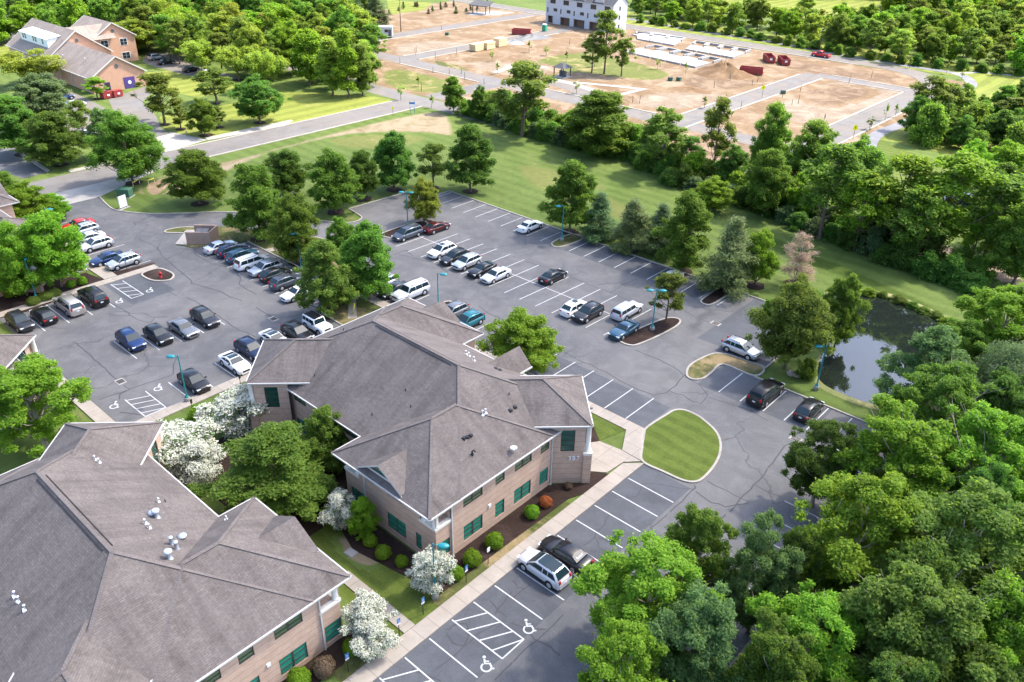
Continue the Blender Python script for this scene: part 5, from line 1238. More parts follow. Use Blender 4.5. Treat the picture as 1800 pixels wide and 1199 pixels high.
for bx, by, ty, wp, lb in ((520, 40, -18, 70, 'dark pine at the top left of the site trailer, leftmost of four'), (570, 52, -16, 70, 'second dark pine from the left above the white trailer'), (618, 56, -22, 70, 'third dark pine, directly above the white trailer'), (662, 52, -8, 52, 'smallest dark pine, just right above the white trailer')):
    tree('pine', bx, by, ty, wp, 'leaf_pine', lb)
scatter(px((0, 20), (240, 5), (260, -30), (0, -30)), 9.0, ['far', 'broadleaf'], (9, 14), (0.75, 1.0), ['leaf_lime', 'leaf_green', 'leaf_deep'], 'roadside tree along the top left edge of the view', 'trees along the top left edge')
tree('broadleaf', 92, 44, 8, 36, 'leaf_green', 'bushy tree in front of the far beige house')
tree('locust', 12, 75, 40, 40, 'leaf_green', 'tree at the left edge beside the far road')
tree('broadleaf', 240, 92, 30, 90, 'leaf_yellow', 'yellow green tree against the right gable of the church')
# band of trees behind the footpath, top right
band = px((1112, 28), (1250, 55), (1420, 80), (1560, 110), (1680, 122), (1800, 130), (1900, 135), (1900, 40), (1620, 45), (1500, 62), (1330, 42), (1140, 4))
scatter(band, 7.2, ['far', 'far', 'broadleaf', 'open'], (7, 12), (0.75, 1.0), ['leaf_lime', 'leaf_green', 'leaf_olive', 'leaf_yellow'], 'sunlit tree in the band behind the footpath at top right', 'trees behind the footpath')
scatter(px((1560, 40), (1900, 60), (1900, -40), (1560, -20)), 8.5, ['far'], (10, 16), (0.75, 1.0), ['leaf_lime', 'leaf_yellow', 'leaf_green'], 'tall sunlit tree in the wood at the top right corner', 'trees at the top right corner')
scatter(px((1120, -2), (1900, -2), (1900, -60), (1120, -40)), 13, ['far'], (12, 18), (0.8, 1.0), ['leaf_lime', 'leaf_green', 'leaf_deep'], 'tree on the far side of the bright field', 'trees beyond the bright field')
along(px((1115, 42), (1300, 68), (1500, 105), (1680, 128), (1800, 138)), 5, 1.2, lambda x, y: tree_at('shrub', x, y + 4, R.uniform(2, 3.6), R.uniform(3.5, 5), R.choice(['leaf_deep', 'leaf_green']), 'bush along the foot of the tree band behind the footpath', 'bushes behind the footpath', cat='shrub'))
# right side thicket by the curved path
scatter(px((1600, 232), (1680, 205), (1830, 200), (1830, 285), (1700, 275), (1610, 256)), 4.6, ['broadleaf', 'shrub', 'broadleaf'], (5, 9), (0.8, 1.1), ['leaf_deep', 'leaf_green', 'leaf_deep'], 'dark tree in the thicket right of the curved path', 'trees in the thicket by the path')
tree('open', 1622, 232, 132, 66, 'leaf_olive', 'thin double trunked tree at the bend of the footpath'); tree('open', 1655, 225, 140, 60, 'leaf_olive', 'thin tree right of the double trunked one at the path bend')
tree('open', 1775, 230, 168, 60, 'leaf_olive', 'bare looking tree at the right edge above the thicket')
scatter(px((1690, 330), (1840, 345), (1840, 470), (1760, 440)), 6.0, ['broadleaf', 'open', 'broadleaf'], (7, 11), (0.75, 1.0), ['leaf_green', 'leaf_lime', 'leaf_deep'], 'green tree near the right edge beyond the hedgerow', 'trees at the right edge')

# the near wood, lower right
NEAR = [
    ('forest', 1138, 1042, 232, 11.0, 'leaf_lime', 'big green tree nearest the parked pair of cars at the walk'), ('forest_plume', 1222, 1120, 190, 12.0, 'leaf_blue', 'pale blue green pyramidal tree in front of the big green one'),
    ('forest_plume', 1345, 980, 140, 12.5, 'leaf_blue', 'feathery pale tree standing at the edge of the parking aisle'), ('forest', 1230, 965, 130, 10.0, 'leaf_green', 'dark topped tree between the big green tree and the feathery one'),
    ('forest', 1095, 1195, 170, 10.5, 'leaf_lime', 'bright tree cut by the bottom edge left of centre of the wood'), ('forest', 1420, 1130, 190, 11.0, 'leaf_lime', 'bright lime tree low in the wood near the bottom edge'),
    ('forest', 1505, 945, 230, 14.0, 'leaf_lime', 'tall tree with pale limbs at the middle of the near wood'), ('forest', 1690, 985, 260, 14.5, 'leaf_olive', 'huge open crown with a leaning branch, right side of the near wood'),
    ('forest', 1600, 1120, 240, 13.5, 'leaf_olive', 'massive olive crowned tree at the bottom right'), ('forest', 1780, 1130, 180, 13.0, 'leaf_lime', 'tree at the bottom right corner'),
    ('forest', 1575, 812, 205, 12.5, 'leaf_lime', 'spreading tree at the upper left of the near wood'), ('forest', 1730, 820, 190, 13.0, 'leaf_lime', 'yellowish tree at the right edge halfway down the wood'),
    ('forest', 1450, 800, 130, 9.5, 'leaf_deep', 'dark tree shading the hidden white car at the edge of the wood'), ('forest_plume', 1634, 645, 145, 11.0, 'leaf_blue', 'blue green tree on the bank right of the pond'),
    ('willow', 1765, 668, 150, 11.0, 'leaf_silver', 'silver grey willow like tree at the right edge'), ('forest', 1765, 570, 160, 12.0, 'leaf_lime', 'glowing lime green tree at the right edge beside the pond'),
    ('forest', 1650, 720, 160, 12.0, 'leaf_green', 'green tree between the pond bank and the spreading trees'), 
    ('forest_plume', 1700, 610, 110, 10.0, 'leaf_green', 'tree tucked between the blue green tree and the lime one'), ('forest', 1400, 1010, 90, 10.0, 'leaf_deep', 'dark small tree right of the feathery pale tree'),
]
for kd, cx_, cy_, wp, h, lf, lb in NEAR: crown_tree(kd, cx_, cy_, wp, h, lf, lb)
near_xy = [(P(a[1], a[2], a[4] * .62).x, P(a[1], a[2], a[4] * .62).y) for a in NEAR]
cnt = 0
for _ in range(1500):
    p = (R.uniform(-14, 40), R.uniform(18, 100)); u, v = PX((p[0], p[1], 7))
    if not (1080 < u < 1960 and 560 < v < 1500) or (p[0] < -9 and p[1] > 80) or (u < 1600 and v < 740): continue
    lim = -12.5 if p[1] < 66 else -11
    if p[0] < lim or inside(p, POND): continue
    if any((p[0] - q[0]) ** 2 + (p[1] - q[1]) ** 2 < 4.1 ** 2 for q in near_xy): continue
    near_xy.append(p); h = R.uniform(8.5, 12)
    tree_at(R.choice(['forest', 'forest', 'broadleaf']), p[0], p[1], h, R.uniform(5.5, 8.5), R.choice(['leaf_lime', 'leaf_green', 'leaf_olive', 'leaf_deep', 'leaf_green']), 'green tree filling the near wood at lower right', 'trees of the near wood'); cnt += 1
for _ in range(26):
    y_ = R.uniform(28, 76); x_ = -13.2 + R.uniform(0, 5)
    tree_at('shrub', x_, y_, R.uniform(2.2, 4.0), R.uniform(4, 6), R.choice(['leaf_green', 'leaf_lime', 'leaf_deep']), 'undergrowth shrub along the edge of the near wood', 'undergrowth of the near wood', cat='shrub')
# shrubs at the near pond bank
for cx_, by, w_ in ((1416, 664, 34), (1350, 560, 40), (1430, 545, 40)):
    tree('shrub', cx_, by, by - 34, w_, 'leaf_green', 'green bush on the near bank of the pond', 'bushes on the pond bank', cat='shrub')

along(px((1497, 514), (1560, 526), (1640, 558), (1690, 585)), 1.7, 0.3, lambda x, y: tree_at('shrub', x, y + 0.5, R.uniform(0.5, 1.0), R.uniform(1.4, 2.4), R.choice(['leaf_green', 'leaf_olive', 'leaf_lime']), 'low reedy growth along the far bank of the pond', 'reeds on the pond bank', 'reed_clump', 'reeds'))
# clipped bushes in the mulch
def ball_bush(i):
    rg = np.random.default_rng(40 + i); n = 5200; v = rg.normal(size=(n, 3)); v /= np.linalg.norm(v, axis=1)[:, None]; v[:, 2] = np.where(v[:, 2] < -0.35, -v[:, 2], v[:, 2])
    an = np.arctan2(v[:, 1], v[:, 0]); wob = 1 + 0.05 * np.sin(3 * an + i) + 0.04 * np.sin(7 * v[:, 2] + 5 * an + 2 * i) + rg.normal(size=n) * 0.035
    pos = v * wob[:, None] * np.array([0.62, 0.62, 0.60]) * (0.9 + 0.1 * rg.uniform(size=n))[:, None]; pos[:, 2] += 0.42
    nr = v + rg.normal(size=(n, 3)) * 0.45; nr /= np.linalg.norm(nr, axis=1)[:, None]; a_ = rg.normal(size=(n, 3)); a_ -= nr * (a_ * nr).sum(1)[:, None]; a_ /= np.linalg.norm(a_, axis=1)[:, None]; b_ = np.cross(nr, a_)
    s = 0.085 * rg.uniform(0.7, 1.3, n)[:, None]; A, B = a_ * s * 0.5, b_ * s * 0.32
    tint = np.zeros((n, 3), np.float32); tint[:, 0] = rg.uniform(size=n); tint[:, 1] = rg.uniform(size=n) * 0.9
    return np.stack([pos - A, pos + B, pos + A, pos - B], 1).reshape(-1, 3), tint
KIND['bush'] = ([], 1.0, 1.25, 'leaf_bush')
for i in range(3):
    V, t = ball_bush(i); m = MB()
    for k in range(4): m.tube([(0, 0, -0.05), (0.12 * math.cos(k * 1.6), 0.12 * math.sin(k * 1.6), 0.3), (0.32 * math.cos(k * 1.6), 0.32 * math.sin(k * 1.6), 0.7)], [0.03, 0.02, 0.008], 5)
    m.lathe((0, 0, 0.0), [(0.3, 0.1), (0.46, 0.3), (0.44, 0.6), (0.25, 0.82), (0.05, 0.88)], 12)
    KIND['bush'][0].append((leaf_mesh('bush_crown', V, t, MAT['leaf_bush']), m.mesh('bush_trunk', MAT['bark'])))
for (bx, by, wp, lf, lb) in ((652, 958, 24, None, 'clipped round bush furthest up the mulch bed on the shaded side'), (674, 979, 27, None, 'clipped round bush, second along the shaded south bed'), (706, 993, 22, None, 'small round bush left of the white dogwood by the lamp'),
                             (801, 1016, 28, None, 'round bush peeking out right of the white dogwood'), (830, 991, 32, None, 'large clipped round bush near the white sign post'), (869, 960, 31, None, 'large clipped round bush under the first east window'),
                             (935, 908, 26, None, 'round bush left of the russet one along the east wall'), (959, 889, 22, 'leaf_red', 'russet red round bush along the east wall'), (999, 859, 14, 'leaf_brown', 'tiny brown dried bush by the entrance bay'),
                             (571, 1183, 36, 'leaf_brown', 'brown leafless round bush at the lower office'), (619, 1146, 30, None, 'green bush under the lower white dogwood'), (527, 1203, 36, None, 'bright bush cut by the bottom edge'),
                             (126, 505, 14, None, 'small clipped bush right of the left trees'), (146, 500, 15, None, 'small clipped bush nearest the blue sign at left'), (18, 523, 16, None, 'clipped bush at the left edge bed'), (38, 519, 15, None, 'clipped bush between the two left trees')):
    b = P(bx, by); wd = wp * MPP(b); tree_at('bush', b.x, b.y, wd * 0.85, wd, lf, lb, 'clipped bushes', 'clipped_bush', 'bush')
for bx, by, w_ in ((60, 535, 20), (82, 526, 24), (97, 520, 20)):
    b = P(bx, by); tree_at('bush', b.x, b.y, 1.0, w_ * MPP(b), 'leaf_olive', 'loose olive shrub in the bed behind the parked silver crossover', 'loose shrubs in the left bed', 'shrub', 'shrub')
# young trees of the district
ys_ = [(x, y) for x, y in ((1402, 82), (1395, 73), (1465, 90), (1530, 105), (1568, 112), (1598, 120), (1663, 130), (1690, 140), (1745, 133), (1555, 212), (1573, 206), (1528, 228), (1238, 190), (1013, 165), (705, 176), (759, 190), (1045, 118), (930, 92), (960, 98), (995, 110), (1155, 122), (1205, 130), (875, 130), (865, 108), (735, 152), (1383, 68))]
for x, y in ys_:
    b = P(x, y); tree_at('sapling', b.x, b.y, R.uniform(2.6, 4.2), R.uniform(1.4, 2.2), R.choice(['leaf_yellow', 'leaf_lime', 'leaf_olive']), 'staked young tree at the edge of a new road', 'young street trees')
for i in range(15):
    b = P(690 + i * 11.5 + R.uniform(-6, 6), 26 - (i % 5) * 4 + R.uniform(-3, 3)); tree_at('pine', b.x, b.y, R.uniform(1.5, 3.2), R.uniform(1.3, 2.0), R.choice(['leaf_pine', 'leaf_deep', 'leaf_brown']), 'young conifer planted on the bank beyond the building site', 'young conifers')
tree('open', 1062, 130, 12, 60, 'leaf_olive', 'tall leafy tree in front of the white townhouse'); tree('open', 1040, 128, 58, 46, 'leaf_olive', 'shorter tree left of the tall one by the townhouse'); tree('open', 1092, 134, 62, 44, 'leaf_olive', 'sparse tree right of the tall one by the townhouse')

# ------------------------------------------------------------------ cars
def paint(name, col, metal=0.0, rough=0.28):
    k = NT(name); v = k.coord('Object'); f = k.noise(v, 1.3, 4, 0.6)
    c = k.mix(f, tuple(x * 0.92 for x in col), tuple(min(1, x * 1.06) for x in col))
    k.b.inputs['Coat Weight'].default_value = 0.4; k.b.inputs['Coat Roughness'].default_value = 0.04
    return k.done(c, rough, 0.35, metal)
for n_, c_, m_ in (('white', (0.78, 0.78, 0.77), 0), ('pearl', (0.70, 0.70, 0.68), 0.1), ('silver', (0.50, 0.52, 0.54), 0.5), ('lightgrey', (0.60, 0.61, 0.63), 0.3), ('grey', (0.20, 0.205, 0.215), 0.5), ('champagne', (0.40, 0.375, 0.345), 0.5), ('slate', (0.085, 0.10, 0.125), 0.4),
                   ('black', (0.010, 0.010, 0.012), 0), ('charcoal', (0.026, 0.027, 0.031), 0.2), ('navy', (0.012, 0.022, 0.06), 0.2), ('blue', (0.011, 0.034, 0.115), 0.3), ('steelblue', (0.03, 0.085, 0.14), 0.3), ('teal', (0.015, 0.15, 0.19), 0.3), ('maroon', (0.075, 0.012, 0.014), 0.2), ('red', (0.42, 0.014, 0.016), 0)):
    MAT['paint_' + n_] = paint('car_paint_' + n_, c_, m_)
k = NT('car_glass'); MAT['car_glass'] = k.done((0.012, 0.026, 0.032), 0.04, 0.5)
MAT['tyre'] = simple('tyre_rubber', (0.016, 0.016, 0.017), 0.85, 0.2)
MAT['rim'] = simple('alloy_rim', (0.48, 0.49, 0.51), 0.3, 0.6, metal=0.5)
MAT['trim'] = simple('black_trim', (0.014, 0.014, 0.015), 0.5)
MAT['lamp_clear'] = simple('headlight_lens', (0.72, 0.75, 0.78), 0.12, 0.8)
MAT['lamp_red'] = simple('tail_light_lens', (0.40, 0.010, 0.012), 0.15, 0.7)
MAT['plate'] = simple('number_plate', (0.66, 0.68, 0.70), 0.5)

def spec(**k): return k
SP = {
    'sedan': spec(L=4.85, W=1.86, H=1.46, belt=0.93, nose=0.74, cowl=0.99, deck=1.02, fb=1.05, ft=0.30, rt=-0.98, rb=-1.72, wr=0.34, wf=1.45, wb=-1.38),
    'coupe': spec(L=4.75, W=1.90, H=1.39, belt=0.93, nose=0.76, cowl=1.00, deck=1.03, fb=0.80, ft=0.10, rt=-0.80, rb=-1.85, wr=0.36, wf=1.45, wb=-1.30),
    'hatch': spec(L=4.50, W=1.85, H=1.62, belt=1.02, nose=0.80, cowl=1.06, deck=1.06, fb=1.15, ft=0.26, rt=-1.40, rb=-2.10, wr=0.35, wf=1.38, wb=-1.30),
    'suv': spec(L=4.72, W=1.92, H=1.70, belt=1.08, nose=0.86, cowl=1.10, deck=1.10, fb=1.18, ft=0.28, rt=-1.62, rb=-2.22, wr=0.37, wf=1.42, wb=-1.38, rails=1),
    'large_suv': spec(L=5.55, W=2.05, H=1.93, belt=1.22, nose=1.02, cowl=1.26, deck=1.22, fb=1.20, ft=0.68, rt=-2.42, rb=-2.66, wr=0.40, wf=1.72, wb=-1.58, rails=1),
    'minivan': spec(L=5.12, W=1.99, H=1.76, belt=1.08, nose=0.82, cowl=1.08, deck=1.08, fb=1.55, ft=0.62, rt=-2.15, rb=-2.45, wr=0.35, wf=1.58, wb=-1.45, rails=1),
    'wagon': spec(L=4.85, W=1.84, H=1.66, belt=1.02, nose=0.80, cowl=1.03, deck=1.02, fb=1.12, ft=0.30, rt=-1.65, rb=-2.25, wr=0.35, wf=1.42, wb=-1.36, rails=1),
    'boxy': spec(L=5.12, W=1.93, H=1.73, belt=1.10, nose=0.92, cowl=1.10, deck=1.10, fb=0.98, ft=0.52, rt=-2.32, rb=-2.46, wr=0.37, wf=1.60, wb=-1.40),
    'jeep': spec(L=4.30, W=1.82, H=1.86, belt=1.18, nose=1.10, cowl=1.18, deck=1.16, fb=0.62, ft=0.42, rt=-1.95, rb=-2.02, wr=0.42, wf=1.38, wb=-1.32, boxy=1),
    'pickup': spec(L=5.85, W=2.03, H=1.92, belt=1.20, nose=1.05, cowl=1.24, deck=1.20, fb=1.30, ft=0.72, rt=-0.55, rb=-0.80, wr=0.41, wf=1.85, wb=-1.80, bed=1),
}
def loft(mb, rings, smooth=True, m=0):
    n = len(rings[0])
    for i in range(len(rings) - 1):
        for k in range(n):
            j = (k + 1) % n; mb.face([rings[i][k], rings[i + 1][k], rings[i + 1][j], rings[i][j]], m=m, smooth=smooth)
    mb.face(rings[0], m=m); mb.face(rings[-1][::-1], m=m)
CARM = {}
def car_meshes(kd):
    if kd in CARM: return CARM[kd]
    s = SP[kd]; L, W, H = s['L'], s['W'], s['H']; h = L / 2; w = W / 2; D = {}
    bx = s.get('boxy', 0)
    zlo = 0.24 if kd in ('sedan', 'coupe', 'hatch') else 0.32
    st = [(h, s['nose'] - 0.14, 0.60 if not bx else .86), (h - 0.07, s['nose'] - 0.02, 0.78 if not bx else .93), (h - 0.28, s['nose'] + 0.07, 0.93 if not bx else .97), (h - 0.75, s['nose'] + 0.13, 0.985), (s['fb'] + 0.12, s['cowl'] - 0.01, 1.0), (s['fb'] - 0.05, s['belt'] + 0.0, 1.0)]
    if s.get('bed'): st += [(s['rb'] - 0.02, s['deck'], 1.0), (s['rb'] - 0.06, s['deck'], 1.0), (-h + 0.12, s['deck'], 1.0), (-h + 0.02, s['deck'] - 0.04, 0.97), (-h, s['deck'] - .3, 0.95)]
    else: st += [(0.0, s['belt'], 1.0), (s['rb'] + 0.35, s['belt'] + 0.02, 1.0), (min(s['rb'], s['rb']), s['deck'], 0.99), (-h + 0.16, s['deck'] - 0.03, 0.95), (-h + 0.07, s['deck'] - 0.15, 0.88), (-h, s['deck'] - 0.36, 0.76)]
    st = sorted(set(st), key=lambda q: -q[0])
    body = MB(); rings = []
    for x, zt, ws in st:
        y = w * ws; half = [(y * 0.86, zlo), (y * 0.975, zlo + 0.10), (y, zlo + 0.30), (y * 0.985, (zlo + zt) / 2 + 0.1), (y * 0.955, zt - 0.05), (y * 0.86, zt), (y * 0.4, zt + 0.025)]
        rings.append([(x, a, b) for a, b in half] + [(x, -a, b) for a, b in half[::-1]])
    loft(body, rings)
    # cabin
    wb_, wt_ = w * 0.93, w * (0.74 if not bx else 0.86)
    zb = s['belt'] - 0.02
    cab = [(s['fb'], zb + 0.02, wb_ * 0.97), (s['ft'], H - 0.05, wt_), ((s['ft'] * 0.6 + s['rt'] * 0.4), H, wt_), (s['rt'], H - 0.05, wt_ * 0.97), (s['rb'], s['deck'] - 0.0, wb_ * 0.95)]
    rings = []
    for i, (x, zt, wt) in enumerate(cab):
        if i in (0, 4): half = [(wb_, zb - 0.06), (wb_ * 0.99, zb - 0.02), (wt * 0.9, zt + 0.005), (wt * 0.4, zt + 0.012)]
        else: half = [(wb_, zb - 0.06), (wt + 0.015, zt - 0.07), (wt * 0.88, zt), (wt * 0.4, zt + 0.02)]
        rings.append([(x, a, b) for a, b in half] + [(x, -a, b) for a, b in half[::-1]])
    loft(body, rings)
    if s.get('bed'):
        body.box((s['rb'] / 2 - h / 2, 0, s['deck'] - 0.35), (0.02, 0.02, 0.02))
    # soft wheel arch lips
    D['body'] = body.mesh(kd + '_body', MAT['paint_white'])
    def sidepos(x, z):
        f = (z - (zb - 0.06)) / ((H - 0.10) - (zb - 0.06)); return wb_ + (wt_ + 0.015 - wb_) * min(1, max(0, f))
    # glass panes, a little proud of the body
    def quadglass(name, xb, zb1, wbm, xt, zt1, wtm, sgn):
        g = MB(); dx, dz = xt - xb, zt1 - zb1; n = Vector((dz, 0, -dx)).normalized() * sgn
        if n.z < 0: n = -n
        o = n * 0.022
        pts = [(xb, -wbm, zb1), (xb, wbm, zb1), (xt, wtm, zt1), (xt, -wtm, zt1)]
        g.face([Vector(p) + o for p in (pts if sgn > 0 else pts[::-1])]); D[name] = g.mesh(name, MAT['car_glass'])
    fx = lambda t: s['fb'] + (s['ft'] - s['fb']) * t; fz = lambda t: zb + 0.03 + (H - 0.05 - zb - 0.03) * t
    quadglass('windshield', fx(0.08), fz(0.08), wb_ * 0.86, fx(0.95), fz(0.95), wt_ * 0.86, 1)
    rx = lambda t: s['rb'] + (s['rt'] - s['rb']) * t; rz = lambda t: s['deck'] + (H - 0.05 - s['deck']) * t
    quadglass('rear_window', rx(0.16), rz(0.16), wb_ * 0.80, rx(0.92), rz(0.92), wt_ * 0.84, -1)
    z0, z1 = zb + 0.07, H - 0.15
    tf = lambda z: (z - zb) / (H - 0.05 - zb)
    xf0, xf1 = fx(tf(z0)) - 0.10, fx(tf(z1)) - 0.10; xr0, xr1 = rx(min(1, tf(z0))) + 0.16, rx(min(1, tf(z1))) + 0.14
    nwin = 3 if kd in ('large_suv', 'minivan', 'boxy', 'suv', 'wagon', 'jeep') else 2
    xm = [xf1 - 0.95] if nwin == 2 else [xf1 - 0.85, xf1 - 0.85 - (xf1 - 0.85 - xr1) * 0.52]
    if s.get('bed'): xm = [(xf0 + xr0) / 2 + .05]; nwin = 2
    if kd == 'coupe': xm = [xr1 - 0.05 + 0.35]
    bounds0 = [xf0] + xm + [xr0]; bounds1 = [xf1] + xm + [xr1]
    D['side'] = []
    for i in range(nwin if len(xm) == nwin - 1 else len(xm) + 1):
        for sg in (1, -1):
            g = MB(); a0 = bounds0[i] - (0.04 if i else 0); a1 = bounds0[i + 1] + (0.04 if i + 1 < len(bounds0) - 1 else 0)
            c0 = bounds1[i] - (0.04 if i else 0); c1 = bounds1[i + 1] + (0.04 if i + 1 < len(bounds1) - 1 else 0)
            pts = [(a0, sg * (sidepos(a0, z0) + 0.012), z0), (c0, sg * (sidepos(c0, z1) + 0.012), z1), (c1, sg * (sidepos(c1, z1) + 0.012), z1), (a1, sg * (sidepos(a1, z0) + 0.012), z0)]
            g.face(pts if sg < 0 else pts[::-1]); D['side'].append(g.mesh('side_window', MAT['car_glass']))
    # roof panel (used when the roof has a colour of its own)
    g = MB(); za = H + 0.028
    g.face([(s['ft'] - 0.06, -wt_ * 0.82, za - 0.045), (s['ft'] * .6 + s['rt'] * .4, -wt_ * 0.84, za), (s['ft'] * .6 + s['rt'] * .4, wt_ * 0.84, za), (s['ft'] - 0.06, wt_ * 0.82, za - 0.045)][::-1])
    g.face([(s['ft'] * .6 + s['rt'] * .4, -wt_ * 0.84, za), (s['rt'] + 0.05, -wt_ * 0.8, za - 0.045), (s['rt'] + 0.05, wt_ * 0.8, za - 0.045), (s['ft'] * .6 + s['rt'] * .4, wt_ * 0.84, za)][::-1])
    bm_ = bmesh.new(); D['roof'] = g.mesh('roof_panel', MAT['trim']); bm_.from_mesh(D['roof']); bmesh.ops.recalc_face_normals(bm_, faces=bm_.faces); bm_.free()
    g = MB(); xs = (s['ft'] * .6 + s['rt'] * .4)
    g.box((xs + 0.35, 0, H + 0.0), (0.75, wt_ * 1.1, 0.034)); D['sunroof'] = g.mesh('sunroof', MAT['car_glass'])
    # wheels
    wr = s['wr']; t = MB(); prof = [(wr * 0.62, -0.11), (wr * 0.94, -0.115), (wr, -0.08), (wr, 0.08), (wr * 0.94, 0.115), (wr * 0.62, 0.11)]
    t.lathe((0, 0, 0), prof, 18); rot = Matrix.Rotation(math.radians(-90), 4, 'X'); me = t.mesh('wheel', MAT['tyre']); me.transform(rot); D['wheel'] = me
    t = MB(); t.lathe((0, 0, 0), [(wr * 0.64, 0.105), (wr * 0.62, 0.122), (wr * 0.30, 0.112), (wr * 0.12, 0.125)], 10); me = t.mesh('rim', MAT['rim']); me.transform(rot); D['rim'] = me
    a = MB(); a.lathe((0, 0, 0), [(wr + 0.075, -0.1), (wr + 0.075, 0.0)], 20); me = a.mesh('wheel_arch', MAT['trim']); me.transform(rot); D['arch'] = me
    # lights, plates, mirrors, grille, sills
    def blk(name, c, d, mt, **k): b = MB(); b.box(c, d, **k); D[name] = b.mesh(name, MAT[mt])
    blk('headlight', (0, 0, -0.07), (0.20, 0.40, 0.13), 'lamp_clear'); blk('tail_light', (0, 0, -0.10), (0.12, 0.36 if nwin == 2 else 0.2, 0.16 if nwin == 2 else 0.34), 'lamp_red')
    blk('plate', (0, 0, 0), (0.02, 0.34, 0.16), 'plate'); blk('mirror', (0, 0, -0.06), (0.12, 0.2, 0.14), 'trim'); blk('grille', (0, 0, -0.12), (0.06, W * 0.46, 0.2), 'trim')
    b = MB(); b.box((0, 0, zlo - 0.09), (s['wf'] - s['wb'] - 2 * wr - 0.1, W * 0.985, 0.17)); b.box((h - 0.12, 0, zlo - 0.05), (0.2, W * 0.74, 0.16)); b.box((-h + 0.12, 0, zlo - 0.02), (0.2, W * 0.8, 0.2)); D['sill'] = b.mesh('lower_trim', MAT['trim'])
    if s.get('rails'): b = MB(); b.bar((s['ft'] - 0.25, 0, 0.06), (s['rt'] + 0.2, 0, 0.06), 0.045, 0.04); b.box((s['ft'] - .3, 0, 0), (.08, .05, .06)); b.box((s['rt'] + .25, 0, 0), (.08, .05, .06)); D['rail'] = b.mesh('roof_rail', MAT['trim'])
    if s.get('bed'): b = MB(); x0, x1 = s['rb'] - 0.12, -h + 0.12; b.box(((x0 + x1) / 2, 0, s['deck'] + 0.03), (x0 - x1, W * 0.78, 0.03)); D['bed'] = b.mesh('load_bed', MAT['trim'])
    if bx: b = MB(); b.box((-h - 0.09, 0, 0.62), (0.22, 0.74, 0.74)); D['spare'] = b.mesh('spare_wheel', MAT['tyre'])
    D['s'] = s; D['rb'] = (h, w, zlo); D['rear'] = (rx, rz); CARM[kd] = D; return D
ANG = {'+x': 0.0, '+y': math.pi / 2, '-x': math.pi, '-y': -math.pi / 2}
def car(kd, pxy, hd, col, label, group=None, roof=None, sunroof=False, jit=0.03, cat='car', z=0.018, rim=True):
    D = car_meshes(kd); s = D['s']; h, w, zlo = D['rb']; p = P(pxy[0], pxy[1], 0.75)
    e = empty({'sedan': 'parked_car', 'coupe': 'parked_car', 'hatch': 'parked_hatchback', 'suv': 'parked_suv', 'large_suv': 'parked_suv', 'minivan': 'parked_minivan', 'wagon': 'parked_wagon', 'boxy': 'parked_wagon', 'jeep': 'parked_jeep', 'pickup': 'pickup_truck'}[kd], (p.x, p.y, z), ANG[hd] + R.uniform(-jit, jit), label, cat, group)
    if kd == 'jeep': e.name = 'parked_suv'
    b = place('body', D['body'], e); setmat(b, MAT['paint_' + col])
    place('windshield', D['windshield'], e); place('rear_window', D['rear_window'], e)
    for m_ in D['side']: place('side_window', m_, e)
    if roof: setmat(place('roof', D['roof'], e), MAT[roof])
    if sunroof: place('sunroof', D['sunroof'], e)
    for x in (s['wf'], s['wb']):
        for sg in (1, -1):
            wo = place('wheel', D['wheel'], e, (x, sg * (w - 0.105), s['wr']), 0 if sg > 0 else math.pi); place('rim', D['rim'], wo)
            place('wheel_arch', D['arch'], e, (x, sg * (w - 0.045) + (0.052 if sg > 0 else -0.052), s['wr'] + 0.02), 0 if sg > 0 else math.pi)
    for sg in (1, -1):
        place('headlight', D['headlight'], e, (h - 0.13, sg * w * 0.66, s['nose'] - 0.06))
        if kd == 'pickup' or True: place('tail_light', D['tail_light'], e, (-h + 0.09, sg * w * 0.70, s['deck'] - (0.16 if len(D['side']) == 4 else 0.10)))
        place('mirror', D['mirror'], e, (s['fb'] - 0.28, sg * (w * 0.96 + 0.1), s['belt'] + 0.10))
        if 'rail' in D: place('roof_rail', D['rail'], e, (0, sg * w * 0.66, s['H'] - 0.02))
    place('grille', D['grille'], e, (h - 0.01, 0, s['nose'] - 0.16)); place('number_plate', D['plate'], e, (-h - 0.005, 0, s['deck'] - 0.42)); place('lower_trim', D['sill'], e)
    for q_ in ('bed', 'spare'):
        if q_ in D: place({'bed': 'load_bed', 'spare': 'spare_wheel'}[q_], D[q_], e)
    return e
G1, G2, G3 = 'cars in the left car park', 'cars in the right car park', 'cars at the church'
